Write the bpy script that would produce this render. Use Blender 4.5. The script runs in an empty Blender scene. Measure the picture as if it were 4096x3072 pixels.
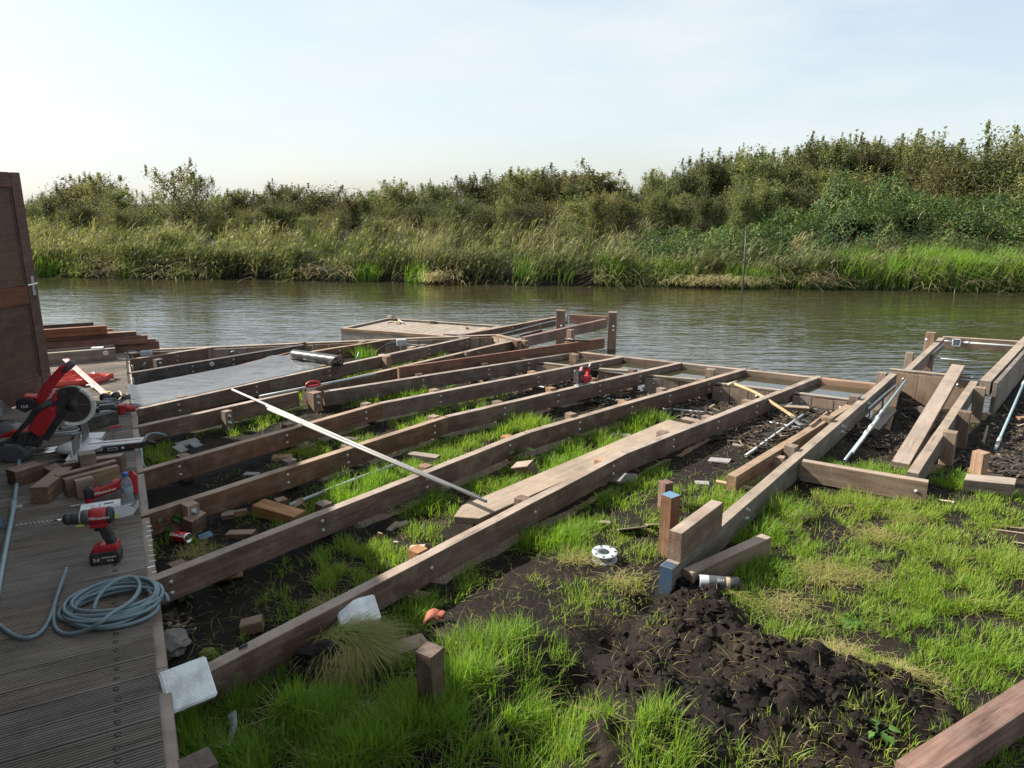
import bpy, bmesh, math, random
import numpy as np
from mathutils import Vector, Matrix
R = math.radians
random.seed(7); rng = np.random.default_rng(7)
scene = bpy.context.scene
col = scene.collection
# ------------------------------------------------------------------ camera
FPX, PITCH, CZ = 2920.0, R(13.9), 2.18
cam_d = bpy.data.cameras.new('camera'); cam = bpy.data.objects.new('camera', cam_d); col.objects.link(cam)
cam_d.sensor_fit = 'HORIZONTAL'; cam_d.sensor_width = 36.0; cam_d.lens = 36.0 * FPX / 4096.0
cam_d.clip_start = 0.05; cam_d.clip_end = 3000
cam.location = (0, 0, CZ); cam.rotation_euler = (R(90) - PITCH, 0, 0)
scene.camera = cam
# ------------------------------------------------------------------ sky and sun
SUN_AZ, SUN_EL = R(-72), R(37)          # azimuth from +Y, clockwise positive
SV = Vector((math.sin(SUN_AZ) * math.cos(SUN_EL), math.cos(SUN_AZ) * math.cos(SUN_EL), math.sin(SUN_EL)))
w = bpy.data.worlds.new('World'); scene.world = w; w.use_nodes = True
nt = w.node_tree; nt.nodes.clear()
def N(t, typ, **kw):
    n = t.nodes.new(typ)
    for k, v in kw.items(): setattr(n, k, v)
    return n
sky = N(nt, 'ShaderNodeTexSky', sky_type='NISHITA', sun_disc=False, sun_elevation=SUN_EL, sun_rotation=SUN_AZ,
        air_density=1.0, dust_density=1.6, ozone_density=1.4, altitude=0)
tc = N(nt, 'ShaderNodeTexCoord')
mp = N(nt, 'ShaderNodeMapping'); mp.inputs['Scale'].default_value = (1.0, 1.0, 4.0)
mp.inputs['Rotation'].default_value = (0.0, R(4), 0.0)
ns = N(nt, 'ShaderNodeTexNoise'); ns.inputs['Scale'].default_value = 2.2; ns.inputs['Detail'].default_value = 7; ns.inputs['Roughness'].default_value = 0.55
cr = N(nt, 'ShaderNodeValToRGB'); cr.color_ramp.elements[0].position = 0.40; cr.color_ramp.elements[1].position = 0.66
cr.color_ramp.elements[0].color = (0.48,) * 3 + (1,); cr.color_ramp.elements[1].color = (0.95,) * 3 + (1,)
mx = N(nt, 'ShaderNodeMix', data_type='RGBA'); mx.inputs[7].default_value = (4.5, 4.85, 4.95, 1)
bg = N(nt, 'ShaderNodeBackground'); bg.inputs['Strength'].default_value = 0.074
wo = N(nt, 'ShaderNodeOutputWorld')
L = nt.links.new
L(tc.outputs['Generated'], mp.inputs['Vector']); L(mp.outputs[0], ns.inputs['Vector']); L(ns.outputs['Fac'], cr.inputs[0])
L(cr.outputs[0], mx.inputs[0]); L(sky.outputs[0], mx.inputs[6]); L(mx.outputs[2], bg.inputs['Color']); L(bg.outputs[0], wo.inputs[0])
sd = bpy.data.lights.new('sun', 'SUN'); sd.energy = 5.0; sd.angle = R(0.7); sd.color = (1.0, 0.93, 0.82)
so = bpy.data.objects.new('sun', sd); col.objects.link(so); so.location = SV * 60
so.rotation_euler = SV.to_track_quat('Z', 'Y').to_euler()
scene.view_settings.view_transform = 'Standard'; scene.view_settings.look = 'None'
scene.view_settings.gamma = 1; scene.view_settings.use_curve_mapping = False
scene.view_settings.exposure = 1.4
scene.cycles.use_denoising = True
scene.cycles.max_bounces = 6; scene.cycles.transparent_max_bounces = 8
# ------------------------------------------------------------------ helpers
ZB, ZD = 0.40, 0.43                       # top of the joists, top of the old deck; water is z = 0
def P(x, y, z=ZB):
    """point of the ground plan at height z that the photograph shows at pixel x, y"""
    u = (x - 2048) / FPX; v = -(y - 1536) / FPX
    dy = math.cos(PITCH) + v * math.sin(PITCH); dz = -math.sin(PITCH) + v * math.cos(PITCH)
    t = (z - CZ) / dz
    return Vector((u * t, dy * t, z))
def crop(x0, y0, s): return lambda x, y, z=ZB: P(x0 + x / s, y0 + y / s, z)
K1 = crop(0, 1200, 2.765); K2 = crop(0, 1750, 2.765); K3 = crop(0, 2300, 2.149); K4 = crop(500, 1300, 2.212)
K5 = crop(1300, 1150, 1.8433); K6 = crop(2400, 1250, 2.011); K7 = crop(3200, 1250, 2.212); K8 = crop(2500, 1800, 2.37)
D1 = crop(600, 2000, 2.212); D2 = crop(1500, 1750, 2.212); D3 = crop(600, 2300, 1.58); D4 = crop(1900, 2250, 1.8433); D5 = crop(2900, 1900, 1.4156)
FV = crop(0, 0, 0.54004)
def azv(deg): return Vector((math.sin(R(deg)), math.cos(R(deg)), 0))
# lattice noise
_tab = rng.random((256, 256))
def vnoise(x, y):
    xi = np.floor(x).astype(int); yi = np.floor(y).astype(int); fx = x - xi; fy = y - yi
    fx = fx * fx * (3 - 2 * fx); fy = fy * fy * (3 - 2 * fy)
    a = _tab[xi & 255, yi & 255]; b = _tab[(xi + 1) & 255, yi & 255]; c = _tab[xi & 255, (yi + 1) & 255]; d = _tab[(xi + 1) & 255, (yi + 1) & 255]
    return (a * (1 - fx) + b * fx) * (1 - fy) + (c * (1 - fx) + d * fx) * fy
def fbm(x, y, s, o=4, r=0.5):
    x = np.asarray(x, float) / s; y = np.asarray(y, float) / s; t = 0; a = 1; n = 0
    for k in range(o):
        t = t + a * (vnoise(x + 17.3 * k, y + 9.1 * k) - 0.5); n += a; a *= r; x = x * 2.03; y = y * 2.03
    return t / n
# objects
def link(name, data, mat=None, parent=None, mtx=None, label=None, cat=None, group=None, kind=None):
    o = bpy.data.objects.new(name, data); col.objects.link(o)
    if mat is not None and data is not None:
        ms = mat if isinstance(mat, (list, tuple)) else [mat]
        if len(data.materials) == 0:
            for m in ms: data.materials.append(m)
    if mtx is not None: o.matrix_basis = mtx
    if parent is not None:
        o.parent = parent
        o.matrix_parent_inverse = WM[parent.name].inverted()
    WM[o.name] = (WM[parent.name] @ o.matrix_parent_inverse @ o.matrix_basis) if parent is not None else o.matrix_basis.copy()
    if label: o['label'] = label
    if cat: o['category'] = cat
    if group: o['group'] = group
    if kind: o['kind'] = kind
    return o
WM = {}
def thing(name, label, cat, loc=(0, 0, 0), group=None):
    return link(name, None, mtx=Matrix.Translation(Vector(loc)), label=label, cat=cat, group=group)
def bm_mesh(bm, smooth=False):
    me = bpy.data.meshes.new('mesh'); bm.normal_update(); bm.to_mesh(me); bm.free()
    if smooth: me.polygons.foreach_set('use_smooth', [True] * len(me.polygons))
    return me
def np_mesh(verts, tris, attrs=None, smooth=False):
    me = bpy.data.meshes.new('mesh'); nv = len(verts); nf = len(tris)
    me.vertices.add(nv); me.vertices.foreach_set('co', np.ascontiguousarray(verts, dtype=np.float32).ravel())
    me.loops.add(nf * 3); me.loops.foreach_set('vertex_index', np.ascontiguousarray(tris, dtype=np.int32).ravel())
    me.polygons.add(nf); me.polygons.foreach_set('loop_start', np.arange(0, nf * 3, 3, dtype=np.int32))
    me.polygons.foreach_set('use_smooth', np.full(nf, bool(smooth)))
    me.update(calc_edges=True)
    for k, v in (attrs or {}).items():
        a = me.attributes.new(k, 'FLOAT', 'POINT'); a.data.foreach_set('value', np.ascontiguousarray(v, dtype=np.float32))
    return me
def frame(o, x, up=Vector((0, 0, 1))):
    x = Vector(x).normalized(); y = Vector(up).cross(x).normalized(); z = x.cross(y)
    return Matrix(((x.x, y.x, z.x, o[0]), (x.y, y.y, z.y, o[1]), (x.z, y.z, z.z, o[2]), (0, 0, 0, 1)))
def timber_mesh(Ln, wd, ht, ch=0.003, jit=0.0012, seg=0.28, cut0=0.0, cut1=0.0):
    """a sawn length of wood: x 0..Ln, y centred, z -ht..0, arrises taken off, faces very slightly uneven"""
    n = max(1, int(Ln / seg)); bm = bmesh.new(); rings = []
    prof = [(-wd / 2 + ch, 0), (wd / 2 - ch, 0), (wd / 2, -ch), (wd / 2, -ht + ch), (wd / 2 - ch, -ht), (-wd / 2 + ch, -ht), (-wd / 2, -ht + ch), (-wd / 2, -ch)]
    for i in range(n + 1):
        t = i / n; dy = random.uniform(-jit, jit) * (0 < i < n); dz = random.uniform(-jit, jit) * (0 < i < n); r = []
        for (y, z) in prof:
            x = Ln * t
            if i == 0: x += cut0 * (y / wd + 0.5)
            if i == n: x += cut1 * (y / wd + 0.5)
            r.append(bm.verts.new((x, y + dy, z + dz)))
        rings.append(r)
    for a, b in zip(rings, rings[1:]):
        for k in range(8): bm.faces.new((a[k], b[k], b[(k + 1) % 8], a[(k + 1) % 8]))
    bm.faces.new(rings[0]); bm.faces.new(rings[-1][::-1])
    bmesh.ops.recalc_face_normals(bm, faces=bm.faces)
    return bm_mesh(bm)
def box_mesh(sx, sy, sz, bev=0.004, segs=1, base=True):
    bm = bmesh.new(); bmesh.ops.create_cube(bm, size=1)
    for v in bm.verts: v.co = Vector((v.co.x * sx, v.co.y * sy, (v.co.z + (0.5 if base else 0)) * sz))
    if bev: bmesh.ops.bevel(bm, geom=list(bm.edges), offset=bev, segments=segs, affect='EDGES', profile=0.5)
    return bm_mesh(bm)
def prism_mesh(poly, th, bev=0.004, axis='y', segs=1, taper=None):
    """outline in x,z pushed along y (centred)"""
    bm = bmesh.new(); a = [bm.verts.new((x, -th / 2, z)) for x, z in poly]; b = [bm.verts.new((x, th / 2, z)) for x, z in poly]
    bm.faces.new(a); bm.faces.new(b[::-1]); n = len(poly)
    for i in range(n): bm.faces.new((a[i], b[i], b[(i + 1) % n], a[(i + 1) % n]))
    bmesh.ops.recalc_face_normals(bm, faces=bm.faces)
    if bev:
        es = [e for e in bm.edges if abs(e.verts[0].co.y - e.verts[1].co.y) < 1e-6]
        bmesh.ops.bevel(bm, geom=es, offset=bev, segments=segs, affect='EDGES', profile=0.5, clamp_overlap=True)
    return bm_mesh(bm)
def lathe_mesh(prof, seg=20, smooth=True, axis='z'):
    bm = bmesh.new(); rings = []
    for r, z in prof:
        if r < 1e-6: rings.append([bm.verts.new((0, 0, z))])
        else: rings.append([bm.verts.new((r * math.cos(2 * math.pi * k / seg), r * math.sin(2 * math.pi * k / seg), z)) for k in range(seg)])
    for a, b in zip(rings, rings[1:]):
        for k in range(seg):
            k2 = (k + 1) % seg
            f = [a[k % len(a)], a[k2 % len(a)], b[k2 % len(b)], b[k % len(b)]]
            f2 = []
            for v in f:
                if v not in f2: f2.append(v)
            if len(f2) > 2: bm.faces.new(f2)
    bmesh.ops.recalc_face_normals(bm, faces=bm.faces)
    if axis == 'x': bmesh.ops.rotate(bm, verts=bm.verts, matrix=Matrix.Rotation(R(90), 3, 'Y'))
    if axis == 'y': bmesh.ops.rotate(bm, verts=bm.verts, matrix=Matrix.Rotation(R(-90), 3, 'X'))
    return bm_mesh(bm, smooth)
def smooth_path(pts, n=6, closed=False):
    pts = [Vector(p) for p in pts]; out = []; m = len(pts)
    for i in range(m if closed else m - 1):
        if closed: p0, p1, p2, p3 = pts[(i - 1) % m], pts[i], pts[(i + 1) % m], pts[(i + 2) % m]
        else: p0, p1, p2, p3 = pts[max(i - 1, 0)], pts[i], pts[i + 1], pts[min(i + 2, m - 1)]
        for k in range(n):
            t = k / n
            out.append(0.5 * ((2 * p1) + (-p0 + p2) * t + (2 * p0 - 5 * p1 + 4 * p2 - p3) * t * t + (-p0 + 3 * p1 - 3 * p2 + p3) * t ** 3))
    if not closed: out.append(pts[-1])
    return out
def tube_mesh(paths, rad=0.01, seg=8, closed=False, hollow=False):
    """one or more round tubes along polylines; rad a number or one per point"""
    bm = bmesh.new()
    if not isinstance(paths[0], (list, tuple)): paths = [paths]
    for pts in paths:
        pts = [Vector(p) for p in pts]; n = len(pts); rings = []; ref = Vector((0.13, 0.21, 0.97))
        for i, p in enumerate(pts):
            if closed: t = pts[(i + 1) % n] - pts[i - 1]
            else: t = pts[min(i + 1, n - 1)] - pts[max(i - 1, 0)]
            t.normalize(); s = t.cross(ref)
            if s.length < 0.05: s = t.cross(Vector((1, 0, 0)))
            s.normalize(); u = s.cross(t); r = rad[i] if isinstance(rad, (list, tuple)) else rad
            rings.append([bm.verts.new(p + (s * math.cos(2 * math.pi * k / seg) + u * math.sin(2 * math.pi * k / seg)) * r) for k in range(seg)])
        prs = list(zip(rings, rings[1:])) + ([(rings[-1], rings[0])] if closed else [])
        for a, b in prs:
            for k in range(seg): bm.faces.new((a[k], a[(k + 1) % seg], b[(k + 1) % seg], b[k]))
        if not closed and not hollow: bm.faces.new(rings[0][::-1]); bm.faces.new(rings[-1])
        if hollow:
            for rg, s in ((rings[0], 1), (rings[-1], -1)):
                c = sum((v.co for v in rg), Vector()) / seg; d = (sum((v.co for v in rings[1 if s > 0 else -2]), Vector()) / seg - c).normalized() * 0.03
                inn = [bm.verts.new(c + (v.co - c) * 0.72) for v in rg]; deep = [bm.verts.new(v.co + d) for v in inn]
                for k in range(seg):
                    bm.faces.new((rg[k], rg[(k + 1) % seg], inn[(k + 1) % seg], inn[k])); bm.faces.new((inn[k], inn[(k + 1) % seg], deep[(k + 1) % seg], deep[k]))
                bm.faces.new(deep)
    bmesh.ops.recalc_face_normals(bm, faces=bm.faces)
    return bm_mesh(bm, True)
def ribbon_mesh(pts, wid, th=0.003, closed=False, up=Vector((0, 0, 1))):
    bm = bmesh.new(); pts = [Vector(p) for p in pts]; n = len(pts); rings = []
    for i, p in enumerate(pts):
        t = (pts[(i + 1) % n] - pts[i - 1]) if closed else (pts[min(i + 1, n - 1)] - pts[max(i - 1, 0)])
        t.normalize(); u = (up - t * up.dot(t)).normalized(); s = t.cross(u)
        rings.append([bm.verts.new(p + u * a * wid / 2 + s * b * th / 2) for a, b in ((-1, -1), (1, -1), (1, 1), (-1, 1))])
    prs = list(zip(rings, rings[1:])) + ([(rings[-1], rings[0])] if closed else [])
    for a, b in prs:
        for k in range(4): bm.faces.new((a[k], a[(k + 1) % 4], b[(k + 1) % 4], b[k]))
    if not closed: bm.faces.new(rings[0][::-1]); bm.faces.new(rings[-1])
    bmesh.ops.recalc_face_normals(bm, faces=bm.faces)
    return bm_mesh(bm, True)
def text_mesh(s, size, shear=0.0, ex=0.0006):
    cu = bpy.data.curves.new('lettering', 'FONT'); cu.body = s; cu.size = size; cu.shear = shear; cu.extrude = ex; cu.align_x = 'CENTER'; cu.align_y = 'CENTER'; cu.resolution_u = 3
    o = bpy.data.objects.new('lettering', cu); col.objects.link(o)
    me = bpy.data.meshes.new_from_object(o); bpy.data.objects.remove(o); bpy.data.curves.remove(cu)
    return me
# ------------------------------------------------------------------ materials
def principled(name, colr=(0.5, 0.5, 0.5), rough=0.6, metal=0.0, spec=0.5, **kw):
    m = bpy.data.materials.new(name); m.use_nodes = True; b = m.node_tree.nodes['Principled BSDF']
    b.inputs['Base Color'].default_value = (*colr, 1); b.inputs['Roughness'].default_value = rough; b.inputs['Metallic'].default_value = metal
    b.inputs['Specular IOR Level'].default_value = spec
    for k, v in kw.items(): b.inputs[k].default_value = v
    return m, m.node_tree, b
def grime(name, colr, rough=0.5, metal=0.0, amt=0.25, dirt=(0.05, 0.04, 0.03), scale=18, spec=0.5, **kw):
    """plain painted, moulded or metal surface with dust, scuffs and uneven gloss"""
    m, t, b = principled(name, colr, rough, metal, spec, **kw); l = t.links.new
    c = N(t, 'ShaderNodeTexCoord'); n = N(t, 'ShaderNodeTexNoise'); n.inputs['Scale'].default_value = scale; n.inputs['Detail'].default_value = 6
    l(c.outputs['Object'], n.inputs['Vector'])
    r = N(t, 'ShaderNodeValToRGB'); r.color_ramp.elements[0].position = 0.48; r.color_ramp.elements[1].position = 0.75
    r.color_ramp.elements[0].color = (0, 0, 0, 1); r.color_ramp.elements[1].color = (amt,) * 3 + (1,)
    l(n.outputs['Fac'], r.inputs[0]); x = N(t, 'ShaderNodeMix', data_type='RGBA'); x.inputs[6].default_value = (*colr, 1); x.inputs[7].default_value = (*dirt, 1)
    l(r.outputs[0], x.inputs[0]); l(x.outputs[2], b.inputs['Base Color'])
    ma = N(t, 'ShaderNodeMapRange'); ma.inputs[3].default_value = max(0.02, rough - 0.12); ma.inputs[4].default_value = min(1, rough + 0.2)
    l(n.outputs['Fac'], ma.inputs[0]); l(ma.outputs[0], b.inputs['Roughness'])
    return m
def wood(name, c0, c1, c2, grain=1.0, mud=0.35, rough=0.75, sawn=0.25, mudc=(0.33, 0.28, 0.23), dust=0.0):
    """sawn hardwood, grain along local x, tone shifts from piece to piece, saw marks across, dried splashes of mud"""
    m, t, b = principled(name, c1, rough, 0, 0.45); l = t.links.new
    c = N(t, 'ShaderNodeTexCoord'); oi = N(t, 'ShaderNodeObjectInfo')
    off = N(t, 'ShaderNodeVectorMath', operation='SCALE'); off.inputs[0].default_value = (37, 19, 11); l(oi.outputs['Random'], off.inputs['Scale'])
    ad = N(t, 'ShaderNodeVectorMath', operation='ADD'); l(c.outputs['Object'], ad.inputs[0]); l(off.outputs[0], ad.inputs[1])
    mp = N(t, 'ShaderNodeMapping'); mp.inputs['Scale'].default_value = (1.6, 26, 26); l(ad.outputs[0], mp.inputs['Vector'])
    n1 = N(t, 'ShaderNodeTexNoise'); n1.inputs['Scale'].default_value = 1.6 * grain; n1.inputs['Detail'].default_value = 8; n1.inputs['Roughness'].default_value = 0.62; n1.inputs['Distortion'].default_value = 0.6
    l(mp.outputs[0], n1.inputs['Vector'])
    rp = N(t, 'ShaderNodeValToRGB'); e = rp.color_ramp.elements; e[0].position = 0.28; e[0].color = (*c0, 1); e[1].position = 0.74; e[1].color = (*c2, 1)
    k = rp.color_ramp.elements.new(0.5); k.color = (*c1, 1); l(n1.outputs['Fac'], rp.inputs[0])
    # big soft patches and per-piece tone
    n2 = N(t, 'ShaderNodeTexNoise'); n2.inputs['Scale'].default_value = 3.2; n2.inputs['Detail'].default_value = 5; l(ad.outputs[0], n2.inputs['Vector'])
    mr = N(t, 'ShaderNodeMapRange'); mr.inputs[1].default_value = 0.3; mr.inputs[2].default_value = 0.7; mr.inputs[3].default_value = 0.72; mr.inputs[4].default_value = 1.25; l(n2.outputs['Fac'], mr.inputs[0])
    mo = N(t, 'ShaderNodeMapRange'); mo.inputs[3].default_value = 0.78; mo.inputs[4].default_value = 1.22; l(oi.outputs['Random'], mo.inputs[0])
    mu = N(t, 'ShaderNodeMath', operation='MULTIPLY'); l(mr.outputs[0], mu.inputs[0]); l(mo.outputs[0], mu.inputs[1])
    sc = N(t, 'ShaderNodeVectorMath', operation='SCALE'); l(rp.outputs[0], sc.inputs[0]); l(mu.outputs[0], sc.inputs['Scale'])
    # dried mud and foot marks
    n3 = N(t, 'ShaderNodeTexNoise'); n3.inputs['Scale'].default_value = 9; n3.inputs['Detail'].default_value = 9; n3.inputs['Roughness'].default_value = 0.7; l(ad.outputs[0], n3.inputs['Vector'])
    r3 = N(t, 'ShaderNodeValToRGB'); r3.color_ramp.elements[0].position = 0.47; r3.color_ramp.elements[1].position = 0.70; r3.color_ramp.elements[0].color = (0, 0, 0, 1); r3.color_ramp.elements[1].color = (mud,) * 3 + (1,)
    l(n3.outputs['Fac'], r3.inputs[0])
    x = N(t, 'ShaderNodeMix', data_type='RGBA'); l(r3.outputs[0], x.inputs[0]); l(sc.outputs[0], x.inputs[6]); x.inputs[7].default_value = (*mudc, 1)
    if dust:                                                     # dried footprints and dust, plus daylight paleness painted into the upper face
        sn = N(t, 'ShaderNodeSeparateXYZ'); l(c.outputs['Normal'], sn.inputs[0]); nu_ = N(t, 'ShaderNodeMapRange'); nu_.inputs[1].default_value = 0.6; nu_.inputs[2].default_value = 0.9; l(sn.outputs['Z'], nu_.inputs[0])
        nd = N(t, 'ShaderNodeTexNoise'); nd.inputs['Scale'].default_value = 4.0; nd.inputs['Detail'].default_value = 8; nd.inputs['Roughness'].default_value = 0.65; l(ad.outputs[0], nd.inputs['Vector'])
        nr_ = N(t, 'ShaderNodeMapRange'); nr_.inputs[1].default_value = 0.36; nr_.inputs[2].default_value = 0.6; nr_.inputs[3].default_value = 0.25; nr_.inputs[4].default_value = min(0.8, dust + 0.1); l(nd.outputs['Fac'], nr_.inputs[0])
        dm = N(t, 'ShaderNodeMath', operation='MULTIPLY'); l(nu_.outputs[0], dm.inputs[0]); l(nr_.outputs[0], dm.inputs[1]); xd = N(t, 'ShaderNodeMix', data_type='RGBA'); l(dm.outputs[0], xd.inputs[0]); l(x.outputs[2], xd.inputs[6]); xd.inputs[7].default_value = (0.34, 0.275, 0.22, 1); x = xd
    # dark peat specks
    n4 = N(t, 'ShaderNodeTexNoise'); n4.inputs['Scale'].default_value = 34; n4.inputs['Detail'].default_value = 6; n4.inputs['Roughness'].default_value = 0.75; l(ad.outputs[0], n4.inputs['Vector'])
    r4 = N(t, 'ShaderNodeValToRGB'); r4.color_ramp.elements[0].position = 0.60; r4.color_ramp.elements[1].position = 0.72; r4.color_ramp.elements[0].color = (0, 0, 0, 1); r4.color_ramp.elements[1].color = (0.7,) * 3 + (1,)
    l(n4.outputs['Fac'], r4.inputs[0]); x2 = N(t, 'ShaderNodeMix', data_type='RGBA'); l(r4.outputs[0], x2.inputs[0]); l(x.outputs[2], x2.inputs[6]); x2.inputs[7].default_value = (0.03, 0.024, 0.02, 1)
    mp5 = N(t, 'ShaderNodeMapping'); mp5.inputs['Scale'].default_value = (0.9, 30, 30); l(ad.outputs[0], mp5.inputs['Vector']); n5 = N(t, 'ShaderNodeTexNoise'); n5.inputs['Scale'].default_value = 2.4; n5.inputs['Detail'].default_value = 3; n5.inputs['Distortion'].default_value = 1.2; l(mp5.outputs[0], n5.inputs['Vector'])
    r5 = N(t, 'ShaderNodeValToRGB'); r5.color_ramp.elements[0].position = 0.66; r5.color_ramp.elements[1].position = 0.69; r5.color_ramp.elements[0].color = (0, 0, 0, 1); r5.color_ramp.elements[1].color = (0.75,) * 3 + (1,); l(n5.outputs['Fac'], r5.inputs[0])
    x3 = N(t, 'ShaderNodeMix', data_type='RGBA'); l(r5.outputs[0], x3.inputs[0]); l(x2.outputs[2], x3.inputs[6]); x3.inputs[7].default_value = (0.022, 0.015, 0.012, 1)
    hv = N(t, 'ShaderNodeMath', operation='MULTIPLY'); hv.inputs[1].default_value = 5.37; hf = N(t, 'ShaderNodeMath', operation='FRACT'); l(oi.outputs['Random'], hv.inputs[0]); l(hv.outputs[0], hf.inputs[0])
    sv = N(t, 'ShaderNodeMapRange'); sv.inputs[3].default_value = 0.75; sv.inputs[4].default_value = 1.35; l(hf.outputs[0], sv.inputs[0]); hsv = N(t, 'ShaderNodeHueSaturation'); l(sv.outputs[0], hsv.inputs['Saturation']); l(x3.outputs[2], hsv.inputs['Color']); l(hsv.outputs[0], b.inputs['Base Color'])
    # relief: grain + saw marks
    wv = N(t, 'ShaderNodeTexWave', wave_type='BANDS', bands_direction='X'); wv.inputs['Scale'].default_value = 26; wv.inputs['Distortion'].default_value = 5; wv.inputs['Detail'].default_value = 2
    l(ad.outputs[0], wv.inputs['Vector']); ms = N(t, 'ShaderNodeMath', operation='MULTIPLY'); ms.inputs[1].default_value = sawn; l(wv.outputs['Fac'], ms.inputs[0])
    ma = N(t, 'ShaderNodeMath', operation='ADD'); l(n1.outputs['Fac'], ma.inputs[0]); l(ms.outputs[0], ma.inputs[1])
    bp = N(t, 'ShaderNodeBump'); bp.inputs['Strength'].default_value = 0.5; bp.inputs['Distance'].default_value = 0.004; l(ma.outputs[0], bp.inputs['Height']); l(bp.outputs[0], b.inputs['Normal'])
    return m
M = {}
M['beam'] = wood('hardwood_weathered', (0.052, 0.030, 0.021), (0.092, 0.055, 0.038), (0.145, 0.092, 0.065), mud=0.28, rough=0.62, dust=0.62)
M['red'] = wood('hardwood_fresh_red', (0.07, 0.033, 0.023), (0.14, 0.070, 0.048), (0.23, 0.13, 0.092), mud=0.15)
M['orange'] = wood('hardwood_cut_face', (0.13, 0.072, 0.045), (0.22, 0.13, 0.08), (0.33, 0.215, 0.14), mud=0.15, grain=2)
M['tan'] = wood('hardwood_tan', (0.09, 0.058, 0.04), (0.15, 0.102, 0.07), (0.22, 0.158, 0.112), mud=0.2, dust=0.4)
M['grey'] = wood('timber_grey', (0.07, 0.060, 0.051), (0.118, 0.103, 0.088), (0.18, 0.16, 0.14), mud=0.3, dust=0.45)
M['dark'] = wood('timber_dark', (0.02, 0.017, 0.016), (0.045, 0.037, 0.033), (0.085, 0.07, 0.06), mud=0.25)
M['deck'] = wood('deck_board', (0.10, 0.084, 0.069), (0.155, 0.132, 0.110), (0.235, 0.205, 0.175), mud=0.4, grain=1.0, mudc=(0.21, 0.19, 0.165), sawn=0.0)
M['pale'] = wood('pale_new_wood', (0.28, 0.21, 0.135), (0.38, 0.30, 0.20), (0.48, 0.40, 0.29), mud=0.1)
M['door'] = wood('stained_door', (0.045, 0.02, 0.014), (0.085, 0.036, 0.024), (0.12, 0.056, 0.038), mud=0.10, rough=0.5, sawn=0.05)
M['panel'] = wood('stained_panel', (0.035, 0.02, 0.013), (0.062, 0.036, 0.024), (0.085, 0.052, 0.035), mud=0.10, rough=0.55, sawn=0.02)
M['clad'] = wood('wall_boarding', (0.04, 0.022, 0.015), (0.08, 0.042, 0.028), (0.12, 0.07, 0.046), mud=0.1)
M['steel'] = grime('galvanised', (0.34, 0.35, 0.35), 0.5, 0.6, 0.5)
M['chrome'] = grime('chrome', (0.7, 0.7, 0.7), 0.18, 1.0, 0.15)
M['conduit'] = grime('grey_conduit', (0.40, 0.43, 0.45), 0.45, 0.0, 0.5, (0.12, 0.10, 0.08), 9)
M['white_pipe'] = grime('pale_conduit', (0.30, 0.295, 0.275), 0.4, 0.0, 0.35, (0.25, 0.22, 0.18), 7)
M['blue_pipe'] = grime('pale_blue_pipe', (0.20, 0.28, 0.31), 0.4, 0.0, 0.3, (0.14, 0.13, 0.11), 9)
M['hose'] = grime('blue_grey_hose', (0.13, 0.19, 0.22), 0.42, 0.0, 0.4, (0.10, 0.10, 0.09), 14)
M['tool_red'] = grime('tool_red', (0.36, 0.012, 0.018), 0.40, 0, 0.35, (0.10, 0.06, 0.05), 22)
M['tool_black'] = grime('tool_black', (0.018, 0.018, 0.020), 0.5, 0, 0.4, (0.09, 0.085, 0.08), 25)
M['tool_grey'] = grime('tool_grey', (0.06, 0.065, 0.07), 0.45, 0, 0.4, (0.12, 0.11, 0.10), 25)
M['tool_white'] = grime('tool_alu', (0.45, 0.45, 0.44), 0.38, 0.35, 0.4, (0.25, 0.22, 0.2), 16)
M['print_white'] = principled('print_white', (0.78, 0.77, 0.75), 0.5)[0]
M['print_black'] = principled('print_black', (0.02, 0.02, 0.02), 0.5)[0]
M['blade'] = grime('saw_blade', (0.09, 0.075, 0.07), 0.38, 0.6, 0.4, (0.03, 0.025, 0.02), 20)
M['strap'] = grime('red_webbing', (0.48, 0.075, 0.065), 0.8, 0, 0.35, (0.16, 0.06, 0.05), 16)
M['rule'] = grime('pink_straightedge', (0.60, 0.30, 0.27), 0.4, 0, 0.3, (0.3, 0.2, 0.18), 12)
M['yellow'] = grime('hi_vis', (0.55, 0.62, 0.05), 0.6, 0, 0.2)
M['membrane'] = grime('black_membrane', (0.085, 0.087, 0.093), 0.27, 0, 0.5, (0.12, 0.115, 0.11), 5)
M['film'] = grime('black_film', (0.04, 0.041, 0.042), 0.28, 0, 0.2, (0.05, 0.05, 0.045), 10)
M['tarp'] = grime('dark_tarp', (0.012, 0.015, 0.018), 0.35, 0, 0.3, (0.05, 0.055, 0.06), 6)
M['box'] = grime('plastic_box', (0.34, 0.37, 0.40), 0.45, 0, 0.35)
M['carton'] = grime('white_carton', (0.58, 0.60, 0.60), 0.6, 0, 0.35, (0.32, 0.33, 0.33), 14)
M['card'] = grime('brown_card', (0.26, 0.17, 0.10), 0.85, 0, 0.4, (0.12, 0.08, 0.05), 12)
M['oldcard'] = grime('weathered_card', (0.19, 0.155, 0.115), 0.9, 0, 0.5, (0.14, 0.11, 0.08), 10)
M['blue'] = grime('blue_paint', (0.07, 0.16, 0.25), 0.6, 0, 0.5, (0.20, 0.13, 0.09), 16)
M['navy'] = grime('navy_paint', (0.02, 0.05, 0.09), 0.6, 0, 0.5, (0.05, 0.035, 0.03), 16)
M['bluecap'] = grime('blue_cap', (0.02, 0.09, 0.36), 0.4, 0, 0.1)
M['canred'] = grime('can_red', (0.40, 0.01, 0.015), 0.28, 0.3, 0.2)
M['slate'] = grime('grey_slab', (0.20, 0.20, 0.195), 0.8, 0, 0.5, (0.10, 0.095, 0.09), 9)
M['terracotta'] = grime('terracotta', (0.26, 0.075, 0.042), 0.75, 0, 0.45, (0.10, 0.05, 0.03), 12)
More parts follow.
